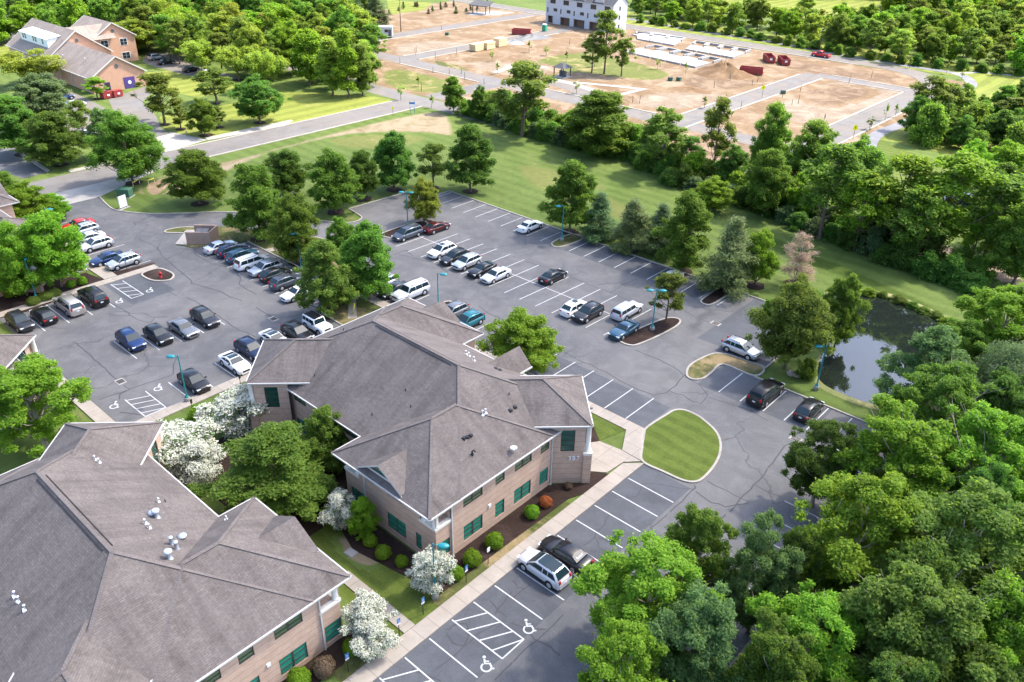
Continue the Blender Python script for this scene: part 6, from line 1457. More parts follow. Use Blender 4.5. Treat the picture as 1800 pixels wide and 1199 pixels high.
for a in (
    ('suv', (35, 565), '+x', 'charcoal', 'black SUV at the left edge, reversed in with its nose to the lane', G1), ('hatch', (76, 553), '-x', 'black', 'black hatchback with red tail lights, between the black SUV and the silver one', G1),
    ('large_suv', (121, 536), '-x', 'champagne', 'large beige silver SUV, tail to the lane, next to the disabled bays', G1), ('large_suv', (163, 521), '-x', 'black', 'big black SUV, tail to the lane, beside the painted wheelchair symbol', G1),
    ('suv', (230, 597), '+x', 'blue', 'bright blue SUV, nearest of the four parked mid lot', G1), ('hatch', (278, 587), '+x', 'black', 'black hatchback between the bright blue SUV and the grey sedan', G1),
    ('sedan', (322, 575), '+x', 'grey', 'grey sedan with a pale windscreen in the middle of the left lot', G1), ('wagon', (360, 557), '+x', 'charcoal', 'dark wagon at the top of the four cars mid lot', G1),
    ('hatch', (341, 669), '+x', 'black', 'black crossover alone beside the teal lamp and the striped disabled bay', G1), ('coupe', (413, 636), '+x', 'white', 'white sedan with a black glass roof near the roof corner of building 387', G1, 'car_glass'),
    ('suv', (441, 613), '+x', 'navy', 'dark navy SUV half hidden behind the white glass roofed sedan', G1), ('coupe', (483, 595), '+x', 'pearl', 'white car with dark glass roof just above the roof edge', G1, 'car_glass'),
    ('suv', (523, 584), '+x', 'black', 'black SUV left of the white jeep', G1), ('jeep', (558, 571), '+x', 'white', 'white upright off road car with a black hard top', G1, 'trim'),
    ('sedan', (387, 432), '+y', 'lightgrey', 'silver sedan at the bin store end of the row along the median', G1), ('wagon', (409, 439), '+y', 'navy', 'dark blue wagon right of the silver sedan by the bin store', G1),
    ('wagon', (425, 448), '+y', 'steelblue', 'blue green wagon, third along the median row', G1), ('minivan', (443, 460), '+y', 'white', 'white minivan with red tail lights in the median row', G1),
    ('suv', (466, 471), '-y', 'silver', 'silver SUV in the median row facing the lane', G1), ('hatch', (484, 481), '+y', 'black', 'black crossover next to the silver SUV of the median row', G1),
    ('suv', (503, 494), '+y', 'slate', 'dark grey SUV with red lights partly under the olive tree', G1), ('sedan', (524, 513), '-y', 'white', 'white sedan poking out from under the olive tree', G1),
    ('hatch', (590, 528), '+y', 'black', 'black car almost wholly hidden behind the olive tree', G1),
    ('sedan', (137, 394), '-y', 'red', 'red car glimpsed past the leaves at the far left row', G1), ('suv', (146, 404), '-y', 'silver', 'silver SUV partly behind leaves, beside the red car', G1), ('sedan', (155, 417), '-y', 'lightgrey', 'pale blue grey sedan partly behind the light green tree', G1),
    ('suv', (169, 429), '-y', 'lightgrey', 'silver crossover clear of the leaves in the far left row', G1), ('sedan', (188, 453), '-y', 'blue', 'deep blue sedan beside the silver off roader at the walkway', G1), ('suv', (217, 459), '-y', 'silver', 'silver SUV with dark roof rails next to the mulch island', G1),
    ('minivan', (716, 410), '-y', 'slate', 'slate blue minivan at the head of the middle rows', G2), ('sedan', (767, 398), '+y', 'maroon', 'maroon sedan beside the small yellow green tree', G2), ('suv', (777, 440), '-y', 'white', 'white SUV with a dark sunroof in the middle rows', G2, None, True),
    ('wagon', (799, 451), '-y', 'charcoal', 'dark wagon between the white SUV and the silver one', G2), ('suv', (821, 460), '-y', 'silver', 'silver SUV between the dark wagon and the black sedan', G2), ('coupe', (847, 472), '-y', 'black', 'black low sedan beside the pale silver one', G2),
    ('sedan', (872, 482), '-y', 'lightgrey', 'pale silver sedan at the end of the five car run', G2), ('sedan', (932, 396), '+y', 'white', 'white sedan in the back row by the far kerb', G2), ('sedan', (972, 484), '+y', 'black', 'black sedan standing alone with red tail lights', G2),
    ('hatch', (1010, 540), '+y', 'white', 'white crossover, tail to the building, beside a black SUV', G2, None, True), ('suv', (1034, 549), '-y', 'charcoal', 'black SUV facing the building, beside the white crossover', G2), ('boxy', (1102, 545), '+y', 'lightgrey', 'long boxy silver wagon near the mulch island', G2),
    ('coupe', (1097, 578), '-y', 'steelblue', 'dark blue coupe in front of the double headed lamp', G2), ('sedan', (1178, 488), '-y', 'white', 'white sedan half hidden by the airy island tree', G2), ('suv', (1303, 612), '+x', 'silver', 'silver crossover parked crosswise under the wide olive tree', G2),
    ('large_suv', (1346, 690), '+y', 'black', 'large black SUV in the bays by the pond', G2), ('hatch', (1422, 718), '+y', 'black', 'black crossover nearest the pond lamp', G2), ('sedan', (1464, 803), '+y', 'white', 'white car nearly hidden beneath the dark tree', G2),
    ('large_suv', (722, 513), '-y', 'lightgrey', 'long silver SUV beside the tree in front of building 387', G2), ('sedan', (693, 508), '-y', 'charcoal', 'dark car with a bright roof behind the long silver SUV', G2), ('sedan', (684, 486), '-y', 'silver', 'silver car mostly behind the broad green tree', G2) if False else ('suv', (672, 497), '-y', 'silver', 'silver car mostly behind the broad green tree', G2),
    ('suv', (795, 548), '-y', 'grey', 'grey SUV at the rear porch of building 387', G2), ('suv', (822, 564), '-y', 'teal', 'teal SUV at the rear porch of building 387', G2),
    ('suv', (956, 997), '-x', 'lightgrey', 'pale silver SUV with a black roof at the front walk', G2, 'car_glass'), ('sedan', (995, 971), '-x', 'black', 'black sedan with white lettering on its rear window', G2),
    ('pickup', (1443, 96), '-x', 'red', 'red pickup truck on the far road of the building site', None), ('suv', (275, 100), '+y', 'silver', 'silver SUV at the church gable', G3), ('sedan', (292, 108), '+y', 'black', 'black sedan at the church beside the silver SUV', G3),
    ('sedan', (336, 121), '+y', 'charcoal', 'dark car by the tree in the church lot', G3), ('suv', (366, 128), '+y', 'white', 'pale car glimpsed through the locusts at the church lot', G3), ('hatch', (112, 170), '+y', 'blue', 'blue car in the lower church lot', G3), ('sedan', (131, 182), '+y', 'lightgrey', 'silver car in the lower church lot by the skips', G3), ('suv', (149, 235), '+y', 'grey', 'grey car tail at the bottom of the lower church lot', G3)):
    car(*a)
# lettering on the rear window of the black sedan
for o in [o for o in COL.objects if o.get('label', '').startswith('black sedan with white lettering')]:
    D = CARM['sedan']; rx, rz = D['rear']; cu = bpy.data.curves.new('lettering', 'FONT'); cu.body = 'BostUK'; cu.size = 0.26; cu.align_x = 'CENTER'; cu.extrude = 0.003
    to = bpy.data.objects.new('tmp', cu); COL.objects.link(to); me = bpy.data.meshes.new_from_object(to.evaluated_get(bpy.context.evaluated_depsgraph_get())); bpy.data.objects.remove(to)
    me.materials.clear(); me.materials.append(MAT['vent_white'])
    a_ = math.atan2(rz(1) - rz(0), rx(1) - rx(0)); n_ = Vector((-(rz(1) - rz(0)), 0, rx(1) - rx(0))).normalized() * 0.035
    t_ = place('window_lettering', me, o, Vector((rx(0.35), 0, rz(0.35))) + n_); t_.rotation_euler = (a_, 0, -math.pi / 2)
    t_.rotation_euler = Matrix(((0, math.cos(a_), -math.sin(a_)), (-1, 0, 0), (0, math.sin(a_), math.cos(a_)))).to_euler()

# ------------------------------------------------------------------ street furniture and the far buildings
MAT['teal'] = simple('teal_paint', (0.010, 0.20, 0.22), 0.35, 0.5)
MAT['sign_blue'] = simple('sign_blue', (0.03, 0.17, 0.42), 0.5)
MAT['sign_white'] = simple('sign_white', (0.75, 0.76, 0.76), 0.5)
MAT['sign_yellow'] = simple('sign_yellow', (0.75, 0.70, 0.02), 0.5)
MAT['post_dark'] = simple('post_dark', (0.035, 0.033, 0.03), 0.6)
MAT['rust_red'] = simple('skip_red', (0.25, 0.035, 0.032), 0.6, var=0.25)
MAT['green_box'] = simple('utility_green', (0.045, 0.12, 0.075), 0.6)
MAT['wood'] = simple('timber', (0.62, 0.47, 0.27), 0.8, var=0.2)
MAT['wood_dark'] = simple('pole_wood', (0.20, 0.13, 0.09), 0.9, var=0.2)
MAT['tarp'] = simple('grey_tarp', (0.09, 0.095, 0.105), 0.6)
MAT['wrap'] = simple('white_house_wrap', (0.46, 0.46, 0.475), 0.6, var=0.08)
MAT['roof_dark'] = m_shingle('dark_shingles', (0.085, 0.085, 0.092), (0.11, 0.11, 0.118), 0.3)
MAT['roof_tan'] = m_shingle('tan_shingles', (0.23, 0.19, 0.165), (0.28, 0.235, 0.205), 0.45)
MAT['brick_red'] = m_brick('orange_brick', (0.47, 0.245, 0.16), (0.53, 0.30, 0.205), (0.50, 0.37, 0.28), band=0)
MAT['brick_store'] = m_brick('bin_store_brick', (0.30, 0.20, 0.155), (0.36, 0.25, 0.19), (0.4, 0.32, 0.26), band=0)
MAT['win_dark'] = simple('dark_window', (0.025, 0.03, 0.035), 0.15, 0.7)
MAT['purple'] = simple('purple_door', (0.075, 0.045, 0.19), 0.5)
MAT['toilet'] = simple('toilet_green', (0.02, 0.26, 0.16), 0.5)
MAT['hut'] = simple('hut_dark', (0.05, 0.052, 0.055), 0.7)
MAT['beige'] = simple('beige_siding', (0.55, 0.49, 0.42), 0.8)

def lamp(bx, by, dirs, label):
    p = P(bx, by) if not isinstance(bx, tuple) else Vector(bx)
    e = empty('lamp_post', (p.x, p.y, 0.0), 0, label, 'street lamp', 'teal lamp posts')
    b = MB(); b.lathe((0, 0, 0), [(0.30, -0.1), (0.30, 0.52), (0.27, 0.56)], 14); b.build('concrete_base', MAT['concrete'], e)
    b = MB(); b.lathe((0, 0, 0), [(0.22, 0.56), (0.22, 0.66), (0.11, 0.74), (0.085, 0.9), (0.06, 5.65), (0.07, 5.8), (0.02, 5.84)], 10); b.build('pole', MAT['teal'], e)
    for a in dirs:
        d = Vector((math.cos(a), math.sin(a), 0)); h = MB()
        h.tube([Vector((0, 0, 5.62)), d * 0.25 + Vector((0, 0, 5.7)), d * 0.42 + Vector((0, 0, 5.68))], 0.035, 6); h.build('arm', MAT['teal'], e)
        h = MB(); c = d * 0.78 + Vector((0, 0, 5.55)); prof = [(0.30, 0.0), (0.36, 0.05), (0.33, 0.14), (0.2, 0.22), (0.05, 0.25)]
        h.lathe((0, 0, 0), prof, 14); o = h.build('lamp_head', MAT['teal'], e); o.location = c; o.rotation_euler = (0, 0, a); o.scale = (1.35, 0.85, 1.0)
        g = MB(); g.lathe((0, 0, 0), [(0.22, -0.02), (0.27, 0.0)], 12); go = g.build('lens', MAT['sign_white'], o)
RGT, LFT = math.radians(40), math.radians(220)
lamp(64.6, 527, (math.radians(150),), 'teal lamp post on mulch in front of the two left trees')
lamp(330, 706, (LFT,), 'teal lamp post at the disabled bays beside the lone black crossover')
lamp(765, 1051, (RGT,), 'teal lamp post by the front walk before the white dogwood')
lamp(987.6, 423, (LFT,), 'teal lamp post on the grass tongue at the far kerb')
lamp(1146, 581, (RGT, LFT), 'double headed teal lamp post on the mulch island with the airy tree')
lamp(1434, 685, (LFT,), 'teal lamp post on the bank between the parked cars and the pond')
lamp(717, 397, (RGT, LFT), 'double headed teal lamp post behind the slate minivan')
lamp(530, 476, (LFT,), 'teal lamp post whose top shows among the median trees')
lamp(771, 551, (RGT,), 'teal lamp post standing behind the roof ridge of building 387')
lamp(96, 430, (RGT,), 'teal lamp whose head just shows between the crowns at left')

def mini_chair(m, z0, s, x):
    """white access symbol on a sign plate facing +x"""
    def seg(pts, wd):
        for a, b in zip(pts[:-1], pts[1:]): m.bar((x, a[0] * s, z0 + a[1] * s), (x, b[0] * s, z0 + b[1] * s), wd * s, 0.006)
    seg([(0.36 * math.cos(t), -0.3 + 0.36 * math.sin(t)) for t in [math.radians(130 + i * 28) for i in range(11)]], 0.14)
    seg([(-0.12, 0.55), (-0.08, 0.05), (0.25, 0.05), (0.42, -0.4)], 0.16)
def post_sign(bx, by, label, plate='sign_blue', w_=0.32, h_=0.46, z=1.35, rz=0.0, symbol=True, extra=True, cat='sign', group='parking signs on posts'):
    p = P(bx, by); e = empty('parking_sign', (p.x, p.y, 0.1), rz, label, cat, group)
    b = MB(); b.box((0, 0, -0.2), (0.05, 0.05, z + h_ + 0.15)); b.build('post', MAT['post_dark'], e)
    b = MB(); b.box((0.04, 0, z), (0.02, w_, h_)); o = b.build('sign_plate', MAT[plate], e)
    if symbol: b = MB(); mini_chair(b, z + h_ * 0.55, 0.21, 0.054); b.build('access_symbol', MAT['sign_white'], o)
    if extra: b = MB(); b.box((0.04, 0, z - 0.18), (0.02, w_, 0.15)); b.build('lower_plate', MAT['sign_white'], e)
post_sign(744, 1081, 'blue wheelchair sign on the worn grass left of the front lamp post')
post_sign(702, 1118, 'blue wheelchair sign in front of the paired white dogwoods')
post_sign(612.5, 1180, 'blue wheelchair sign beside the brown leafless bush')
post_sign(819.5, 1024, 'blue wheelchair sign between the white dogwood and the large clipped bush')
post_sign(858, 992, 'white blank parking sign in front of the large clipped bush', 'sign_white', symbol=False, extra=False)
post_sign(155, 488, 'blue wheelchair sign on the mulch under the left tree', rz=math.radians(20))
post_sign(224, 476, 'blue wheelchair sign standing in front of the silver SUV at the mulch island', rz=math.radians(-60))
post_sign(339, 721, 'dark blank sign post by the lone black crossover', 'post_dark', 0.25, 0.5, 0.8, symbol=False, extra=False)
post_sign(423, 676, 'small dark sign post at the roof corner of building 387', 'post_dark', 0.25, 0.4, 0.7, symbol=False, extra=False)
def road_sign(bx, by, shape, mat, label, h=2.6, s=0.75, rz=0.0):
    p = P(bx, by); e = empty('road_sign', (p.x, p.y, 0), rz, label, 'sign')
    b = MB(); b.box((0, 0, -0.2), (0.07, 0.07, h + 0.2)); b.build('post', MAT['post_dark'], e)
    k = s / 2; pts = {'diamond': [(0, -k * 1.3), (k * 1.3, 0), (0, k * 1.3), (-k * 1.3, 0)], 'pent': [(-k, -k), (k, -k), (k, k * .4), (0, k * 1.3), (-k, k * .4)], 'rect': [(-k * 1.2, -k), (k * 1.2, -k), (k * 1.2, k), (-k * 1.2, k)]}[shape]
    b = MB(); f = [(0.05, y, h + z) for y, z in pts]; b.face(f); b.face([(0.03, y, z) for _, y, z in f][::-1])
    for i in range(len(f)): j = (i + 1) % len(f); b.face([(0.03, *f[i][1:]), (0.03, *f[j][1:]), f[j], f[i]])
    o = b.build('sign_plate', MAT[mat], e)
    if shape == 'pent': b = MB(); b.box((0.065, 0, h - 0.25), (0.02, 0.12, 0.42)); b.lathe((0.07, 0, h + 0.22), [(0.07, 0), (0.07, 0.1)], 8); b.build('walker_symbol', MAT['post_dark'], o)
    if shape == 'diamond' and mat == 'sign_yellow': b = MB(); b.bar((0.065, 0, h - 0.3), (0.065, 0, h + 0.3), 0.1, 0.02); b.build('arrow_mark', MAT['post_dark'], o)
road_sign(1339, 172, 'diamond', 'sign_yellow', 'yellow diamond road sign between the two big earth plots', s=1.1, rz=-0.8)
road_sign(1499, 245, 'pent', 'sign_yellow', 'yellow green crossing sign at the start of the curved path', s=1.1, rz=-0.8)
road_sign(1446, 224, 'diamond', 'post_dark', 'grey back of a diamond sign above the hedgerow trees', s=0.9, rz=0.6)
road_sign(691, 204, 'rect', 'sign_yellow', 'small yellow sign at the road edge left of the blue street sign', s=0.5, h=1.9, rz=-0.8)
road_sign(1384, 76, 'rect', 'sign_yellow', 'tiny yellow sign on the verge of the far road', s=0.8, h=2.2, rz=-0.8)
p = P(725, 199); e = empty('street_name_sign', (p.x, p.y, 0), -0.8, 'blue two post street sign at the road junction', 'sign')
for y in (-0.5, 0.5): b = MB(); b.box((0, y, -0.2), (0.1, 0.1, 3.0)); b.build('post', MAT['sign_blue'], e)
for z in (1.5, 2.1): b = MB(); b.box((0.07, 0, z), (0.04, 1.3, 0.45)); b.build('sign_plate', MAT['sign_blue' if z > 2 else 'sign_white'], e)
p = P(329, 237); road_sign(329, 240, 'diamond', 'wood', 'small orange diamond sign on the grass by the church drive', s=0.5, h=0.9, rz=-0.8)

# brick bin store with a bin inside
A_, B_, C_ = [Vector(P(*q)[:2]) for q in ((329, 430), (371, 431), (386, 417))]; D_ = A_ + C_ - B_
e = empty('bin_store', (0, 0, 0), 0, 'open topped brown brick bin store on the grass between the lots', 'bin store')
def thick_wall(a, b, h, t, mat, nm, par):
    d = (b - a).normalized(); n = Vector((-d.y, d.x)) * t; m = MB(); m.prism([a, b, b + n, a + n], -0.1, h); return m.build(nm, MAT[mat], par)
thick_wall(A_, B_, 2.0, 0.22, 'brick_store', 'wall', e); thick_wall(B_, C_, 2.002, 0.22, 'brick_store', 'wall', e); thick_wall(C_, D_, 2.004, 0.22, 'brick_store', 'wall', e)
b = MB(); dd = (D_ - A_); b.box((*(A_ + dd * 0.06), 0), (0.14, 0.14, 2.1)); b.build('gate_post', MAT['sign_white'], e)
c_ = (A_ + C_) / 2; e = empty('wheeled_skip', (c_.x, c_.y, 0.02), math.atan2((B_ - A_).y, (B_ - A_).x), 'dark steel bin with tilted lids inside the brick bin store', 'bin')
b = MB(); b.box((0, 0, 0.1), (1.9, 1.4, 1.2)); b.build('body', MAT['trim'], e)
for s in (-1, 1): b = MB(); b.bar((s * 0.48, -0.7, 1.35), (s * 0.48, 0.65, 1.75), 0.9, 0.06); b.build('lid', MAT['tarp'], e)
# things on the front lawn by the road
p = P(221, 345); e = empty('utility_cabinet', (p.x, p.y, 0), 0.6, 'green utility cabinet on the lawn at the driveway', 'utility box')
b = MB(); b.box((0, 0, 0), (2.2, 1.4, 1.35)); b.build('body', MAT['green_box'], e); b = MB(); b.box((0, 0, 1.351), (2.3, 1.5, 0.1), top=0.92); b.build('lid', MAT['green_box'], e); b = MB(); b.box((0, 0, -0.1), (2.6, 1.8, 0.16)); b.build('pad', MAT['concrete'], e)
p = P(218, 366); e = empty('sign_board', (p.x, p.y, 0), 0.3, 'white sign board standing at the driveway kerb', 'sign board')
b = MB(); b.box((0, 0, 0.25), (0.12, 1.5, 1.9)); b.build('panel', MAT['sign_white'], e)
for y in (-.6, .6): b = MB(); b.box((0, y, -0.1), (0.09, 0.09, 0.35)); b.build('leg', MAT['post_dark'], e)
b = MB(); b.box((0, 0, -0.05), (0.9, 2.0, 0.13)); b.build('pad', MAT['concrete'], e)
e = empty('tape_barrier', tuple(P(250, 332)), 0, 'yellow tape barrier around dug earth by the road tree', 'barrier'); o_ = Vector(P(250, 332))
pts = [P(*q) for q in ((235, 330), (246, 323), (262, 326), (272, 322))]
for q in pts: b = MB(); b.box(tuple(q - o_ + Vector((0, 0, -0.1))), (0.07, 0.07, 1.2)); b.build('stake', MAT['wood'], e)
b = MB()
for i in range(3): b.bar(pts[i] - o_ + Vector((0, 0, 0.95)), pts[i + 1] - o_ + Vector((0, 0, 0.9)), 0.03, 0.10)
b.build('tape', MAT['sign_yellow'], e)
p = P(283, 489); e = empty('fire_hydrant', (p.x, p.y, 0.11), 0, 'red fire hydrant on the rounded mulch island', 'hydrant')
b = MB(); b.lathe((0, 0, 0), [(0.22, 0), (0.2, 0.08), (0.15, 0.12), (0.15, 0.6), (0.2, 0.62), (0.2, 0.68), (0.14, 0.8), (0.05, 0.88)], 12); b.build('barrel', MAT['red_paint'] if 'red_paint' in MAT else MAT['paint_red'], e)
for s in (-1, 1): b = MB(); b.tube([(0, s * 0.12, 0.5), (0, s * 0.27, 0.5)], 0.07, 8); b.build('nozzle', MAT['paint_red'], e)
b = MB(); b.lathe((0, 0, 0), [(0.05, 0.88), (0.04, 0.95)], 6); b.build('cap_nut', MAT['paint_red'], e)
p = P(620, 553); tag(MB().build('tmp', MAT['wood']), 'x') if False else None
e = empty('marker_post', (p.x, p.y, 0.05), 0, 'leaning yellow marker post on the grass by the olive tree', 'post'); b = MB(); b.tube([(0, 0, -0.1), (0.25, 0.25, 1.6)], [0.07, 0.06], 8); b.build('shaft', MAT['sign_yellow'], e); b = MB(); b.lathe((0, 0, 0), [(0.1, 0), (0.09, 0.12)], 8); b.build('foot', MAT['post_dark'], e)
p = P(617, 973); e = empty('utility_cover', (p.x, p.y, 0.0), 0.1, 'pale square utility cover in worn lawn between the offices', 'utility cover'); b = MB(); b.box((0, 0, -0.05), (1.0, 0.8, 0.2), top=0.94); b.build('frame', MAT['concrete'], e); b = MB(); b.box((0, 0, 0.151), (0.78, 0.6, 0.03)); b.build('lid', MAT['slab'], e)

# gabled halls ------------------------------------------------------------
def gable_hall(root, o, ux, vx, u0, u1, v0, v1, ze, zr, wallm, roofm, over=0.45):
    o, ux, vx = Vector(o), Vector(ux), Vector(vx); q = lambda u, v, z: tuple(o + ux * u + vx * v + Vector((0, 0, z)))
    um = (u0 + u1) / 2; m = MB()
    m.face([q(u0, v0, -0.2), q(u1, v0, -0.2), q(u1, v0, ze), q(um, v0, zr - 0.1), q(u0, v0, ze)])
    m.face([q(u1, v1, -0.2), q(u0, v1, -0.2), q(u0, v1, ze), q(um, v1, zr - 0.1), q(u1, v1, ze)])
    m.face([q(u1, v0, -0.2), q(u1, v1, -0.2), q(u1, v1, ze), q(u1, v0, ze)]); m.face([q(u0, v1, -0.2), q(u0, v0, -0.2), q(u0, v0, ze), q(u0, v1, ze)])
    m.build('wall', MAT[wallm], root)
    k = (zr - ze) / (um - u0); m = MB(); a, bq = v0 - over, v1 + over; ed = MB()
    for s, ue in ((-1, u0 - over), (1, u1 + over)):
        zl = ze - over * k; f = [q(ue, a, zl), q(um, a, zr), q(um, bq, zr), q(ue, bq, zl)]; m.face(f if s < 0 else f[::-1])
        f2 = [(x, y, z - 0.18) for x, y, z in f]; m.face(f2[::-1] if s < 0 else f2)
        n0, n1 = q(ue, a - 0.03, zl - 0.09), q(um, a - 0.03, zr - 0.09); ed.bar(n0, n1, 0.08, 0.28)
        n0, n1 = q(ue, bq + 0.03, zl - 0.09), q(um, bq + 0.03, zr - 0.09); ed.bar(n0, n1, 0.08, 0.28)
        ed.bar(q(ue + s * 0.05, a, zl - 0.08), q(ue + s * 0.05, bq, zl - 0.08), 0.12, 0.2)
    ro = m.build('roof', MAT[roofm], root); ed.build('eave_trim', MAT['gutter'], ro); return q
def pane(root, q, u, v, z, w_, h_, nm='window', mat='win_dark', fm='sign_white', out=-0.05, axis='u', mull=1):
    f = (lambda du, z_, k: q(u + du, v + out * k, z_)) if axis == 'u' else (lambda du, z_, k: q(u + out * k, v + du, z_))
    m = MB(); t = 0.10; pts = [f(-w_ / 2 - t, z - t, 1), f(w_ / 2 + t, z - t, 1), f(w_ / 2 + t, z + h_ + t, 1), f(-w_ / 2 - t, z + h_ + t, 1)]; m.face(pts)
    for i in range(4):
        j = (i + 1) % 4; pb = [f(*((-w_ / 2 - t, z - t), (w_ / 2 + t, z - t), (w_ / 2 + t, z + h_ + t), (-w_ / 2 - t, z + h_ + t))[n], 0) for n in (i, j)]; m.face([pb[0], pb[1], pts[j], pts[i]])
    o = m.build(nm, MAT[fm], root); g = MB()
    for i in range(mull):
        a0 = -w_ / 2 + w_ * i / mull + 0.04; a1 = -w_ / 2 + w_ * (i + 1) / mull - 0.04
        for z0, z1 in ((z, z + h_ / 2 - 0.03), (z + h_ / 2 + 0.03, z + h_)): g.face([f(a0, z0, 1.5), f(a1, z0, 1.5), f(a1, z1, 1.5), f(a0, z1, 1.5)])
    g.build('glass', MAT[mat], o); return o
ch = empty('church', (0, 0, 0), 0, 'orange brick church with several gables, a white dormer and a purple door', 'church')
O_ = (-213.3, 83.9, 0); U_, V_ = (0, 1, 0), (-1, 0, 0)
q1 = gable_hall(ch, O_, U_, V_, 0, 13.5, 0, 26, 4.0, 8.2, 'brick_red', 'roof_tan')
q2 = gable_hall(ch, O_, U_, V_, 0.6, 17.4, 26.5, 53, 4.6, 10.6, 'brick_red', 'roof_tan')
q3 = gable_hall(ch, O_, U_, V_, 15.0, 26.8, 31, 47, 7.2, 10.9, 'brick_red', 'roof_tan')
m = MB(); m.face([q2(9.0, 34, 10.3), q2(21, 34, 10.3), q2(21, 39, 7.0), q2(9, 39, 7.0)]); m.face([q2(21, 34, 10.3), q2(9, 34, 10.3), q2(9, 29.5, 7.0), q2(21, 29.5, 7.0)]); m.build('roof', MAT['roof_tan'], ch)
pane(ch, q1, 9.2, 0, 0.1, 2.7, 2.6, 'door', 'purple', 'purple', -0.04, mull=2); pane(ch, q1, 3.6, 0, 0.1, 1.2, 2.1, 'door', 'win_dark', 'purple')
m = MB(); m.lathe((0, 0, 0), [(0.45, 0), (0.42, 0.04)], 16); o = m.build('emblem', MAT['lamp_clear'], ch); o.location = Vector(q1(9.2, -0.1, 1.5)); o.rotation_euler = (0, math.radians(90), 0)
for (qq, u, v, z) in ((q1, 6.75, 0, 5.7), (q2, 9, 26.5, 8.0), (q3, 20.9, 31, 8.6)):
    m = MB(); m.lathe((0, 0, 0), [(0.5, 0), (0.46, 0.06)], 14); o = m.build('round_vent', MAT['tarp'], ch); o.location = Vector(qq(u, v - 0.02, z)); o.rotation_euler = (0, math.radians(90), 0)
for u in (18.0, 23.4): 
    pane(ch, q3, u, 31, 4.6, 2.0, 1.7, mull=2); pane(ch, q3, u, 31, 0.9, 2.2, 1.7, mull=2)
pane(ch, q2, 15.4, 26.5, 2.6, 0.9, 1.3)
for v in (29, 32, 36, 39, 43, 46, 50): pane(ch, q2, 0.6, v, 1.0, 1.6, 2.2, axis='v', mull=2)
for v in (4, 11, 18): m = MB(); m.box(tuple(q1(-0.08, v, 0)), (0.12, 0.12, 3.9)); m.build('downspout', MAT['gutter'], ch)
m = MB(); pA = [q2(3.0, 30.5, 6.0), q2(3.0, 48.5, 6.0), q2(3.0, 48.5, 8.5), q2(3.0, 30.5, 8.5)]; m.face(pA[::-1]); m.face([q2(3.0, 30.5, 6.0), q2(3.0, 30.5, 8.5), q2(6.4, 30.5, 8.9)]); m.face([q2(3.0, 48.5, 8.5), q2(3.0, 48.5, 6.0), q2(6.4, 48.5, 8.9)])
m.face([q2(2.7, 30.2, 8.5), q2(2.7, 48.8, 8.5), q2(6.8, 48.8, 9.05), q2(6.8, 30.2, 9.05)][::-1]); dm = m.build('dormer', MAT['sign_white'], ch)
for v in (33.5, 38, 39.5, 45, 46.5): pane(dm, q2, 3.0, v, 6.9, 0.9, 1.3, axis='v').name = 'dormer_window'
for u, v in ((3.2, 9), (2.2, 20)): m = MB(); m.lathe((0, 0, 0), [(0.12, -0.3), (0.12, 0.8), (0.2, 0.85)], 8); o = m.build('roof_pipe', MAT['sign_white'], ch); o.location = Vector(q1(u, v, 4 + u * 0.622))
for pp, lb in (((188, 173), 'red skip left of its pair at the church end wall'), ((206, 170), 'red skip nearer the purple door at the church')):
    p = P(*pp); e = empty('skip', (p.x, p.y, 0.03), math.radians(8), lb, 'skip'); b = MB(); b.box((0, 0, 0.15), (1.7, 2.3, 1.3), top=1.06); b.build('body', MAT['rust_red'], e)
    b = MB(); b.bar((-.9, 0, 1.5), (.9, 0, 1.6), 2.3, 0.08); b.build('lid', MAT['rust_red'], e); b = MB(); b.box((1.0, 0, 0.7), (0.02, 0.6, 0.4)); b.build('label_plate', MAT['sign_white'], e)
for i, pp in enumerate(((234, 153), (242, 153), (250, 151))):
    p = P(*pp); e = empty('bin', (p.x, p.y, 0.03), 0, ('pale bin nearest the purple door', 'dark bin in the middle of three by the purple door', 'dark bin furthest right of the purple door')[i], 'bin'); b = MB(); b.box((0, 0, 0), (0.7, 0.7, 1.1), top=1.1); b.build('body', MAT['concrete' if i == 0 else 'trim'], e); b = MB(); b.box((0, 0, 1.11), (0.8, 0.8, 0.08)); b.build('lid', MAT['trim'], e)
# far house
h_ = empty('house', (0, 0, 0), 0, 'low beige house with a pale roof at the top left among trees', 'house'); qh = gable_hall(h_, (-330, 122, 0), (-0.35, 0.94, 0), (-0.94, -0.35, 0), 0, 22, 0, 10, 3.0, 5.4, 'beige', 'roof_tan')
for u in (4, 10, 16): pane(h_, qh, u, 0, 0.9, 1.6, 1.3)
h2 = empty('house', (0, 0, 0), 0, 'second pale roofed house at the very top left edge', 'house'); qh = gable_hall(h2, (-352, 150, 0), (-0.35, 0.94, 0), (-0.94, -0.35, 0), 0, 18, 0, 10, 3.0, 5.6, 'sign_white', 'roof_tan')
for u in (4, 12): pane(h2, qh, u, 0, 0.9, 1.6, 1.3)

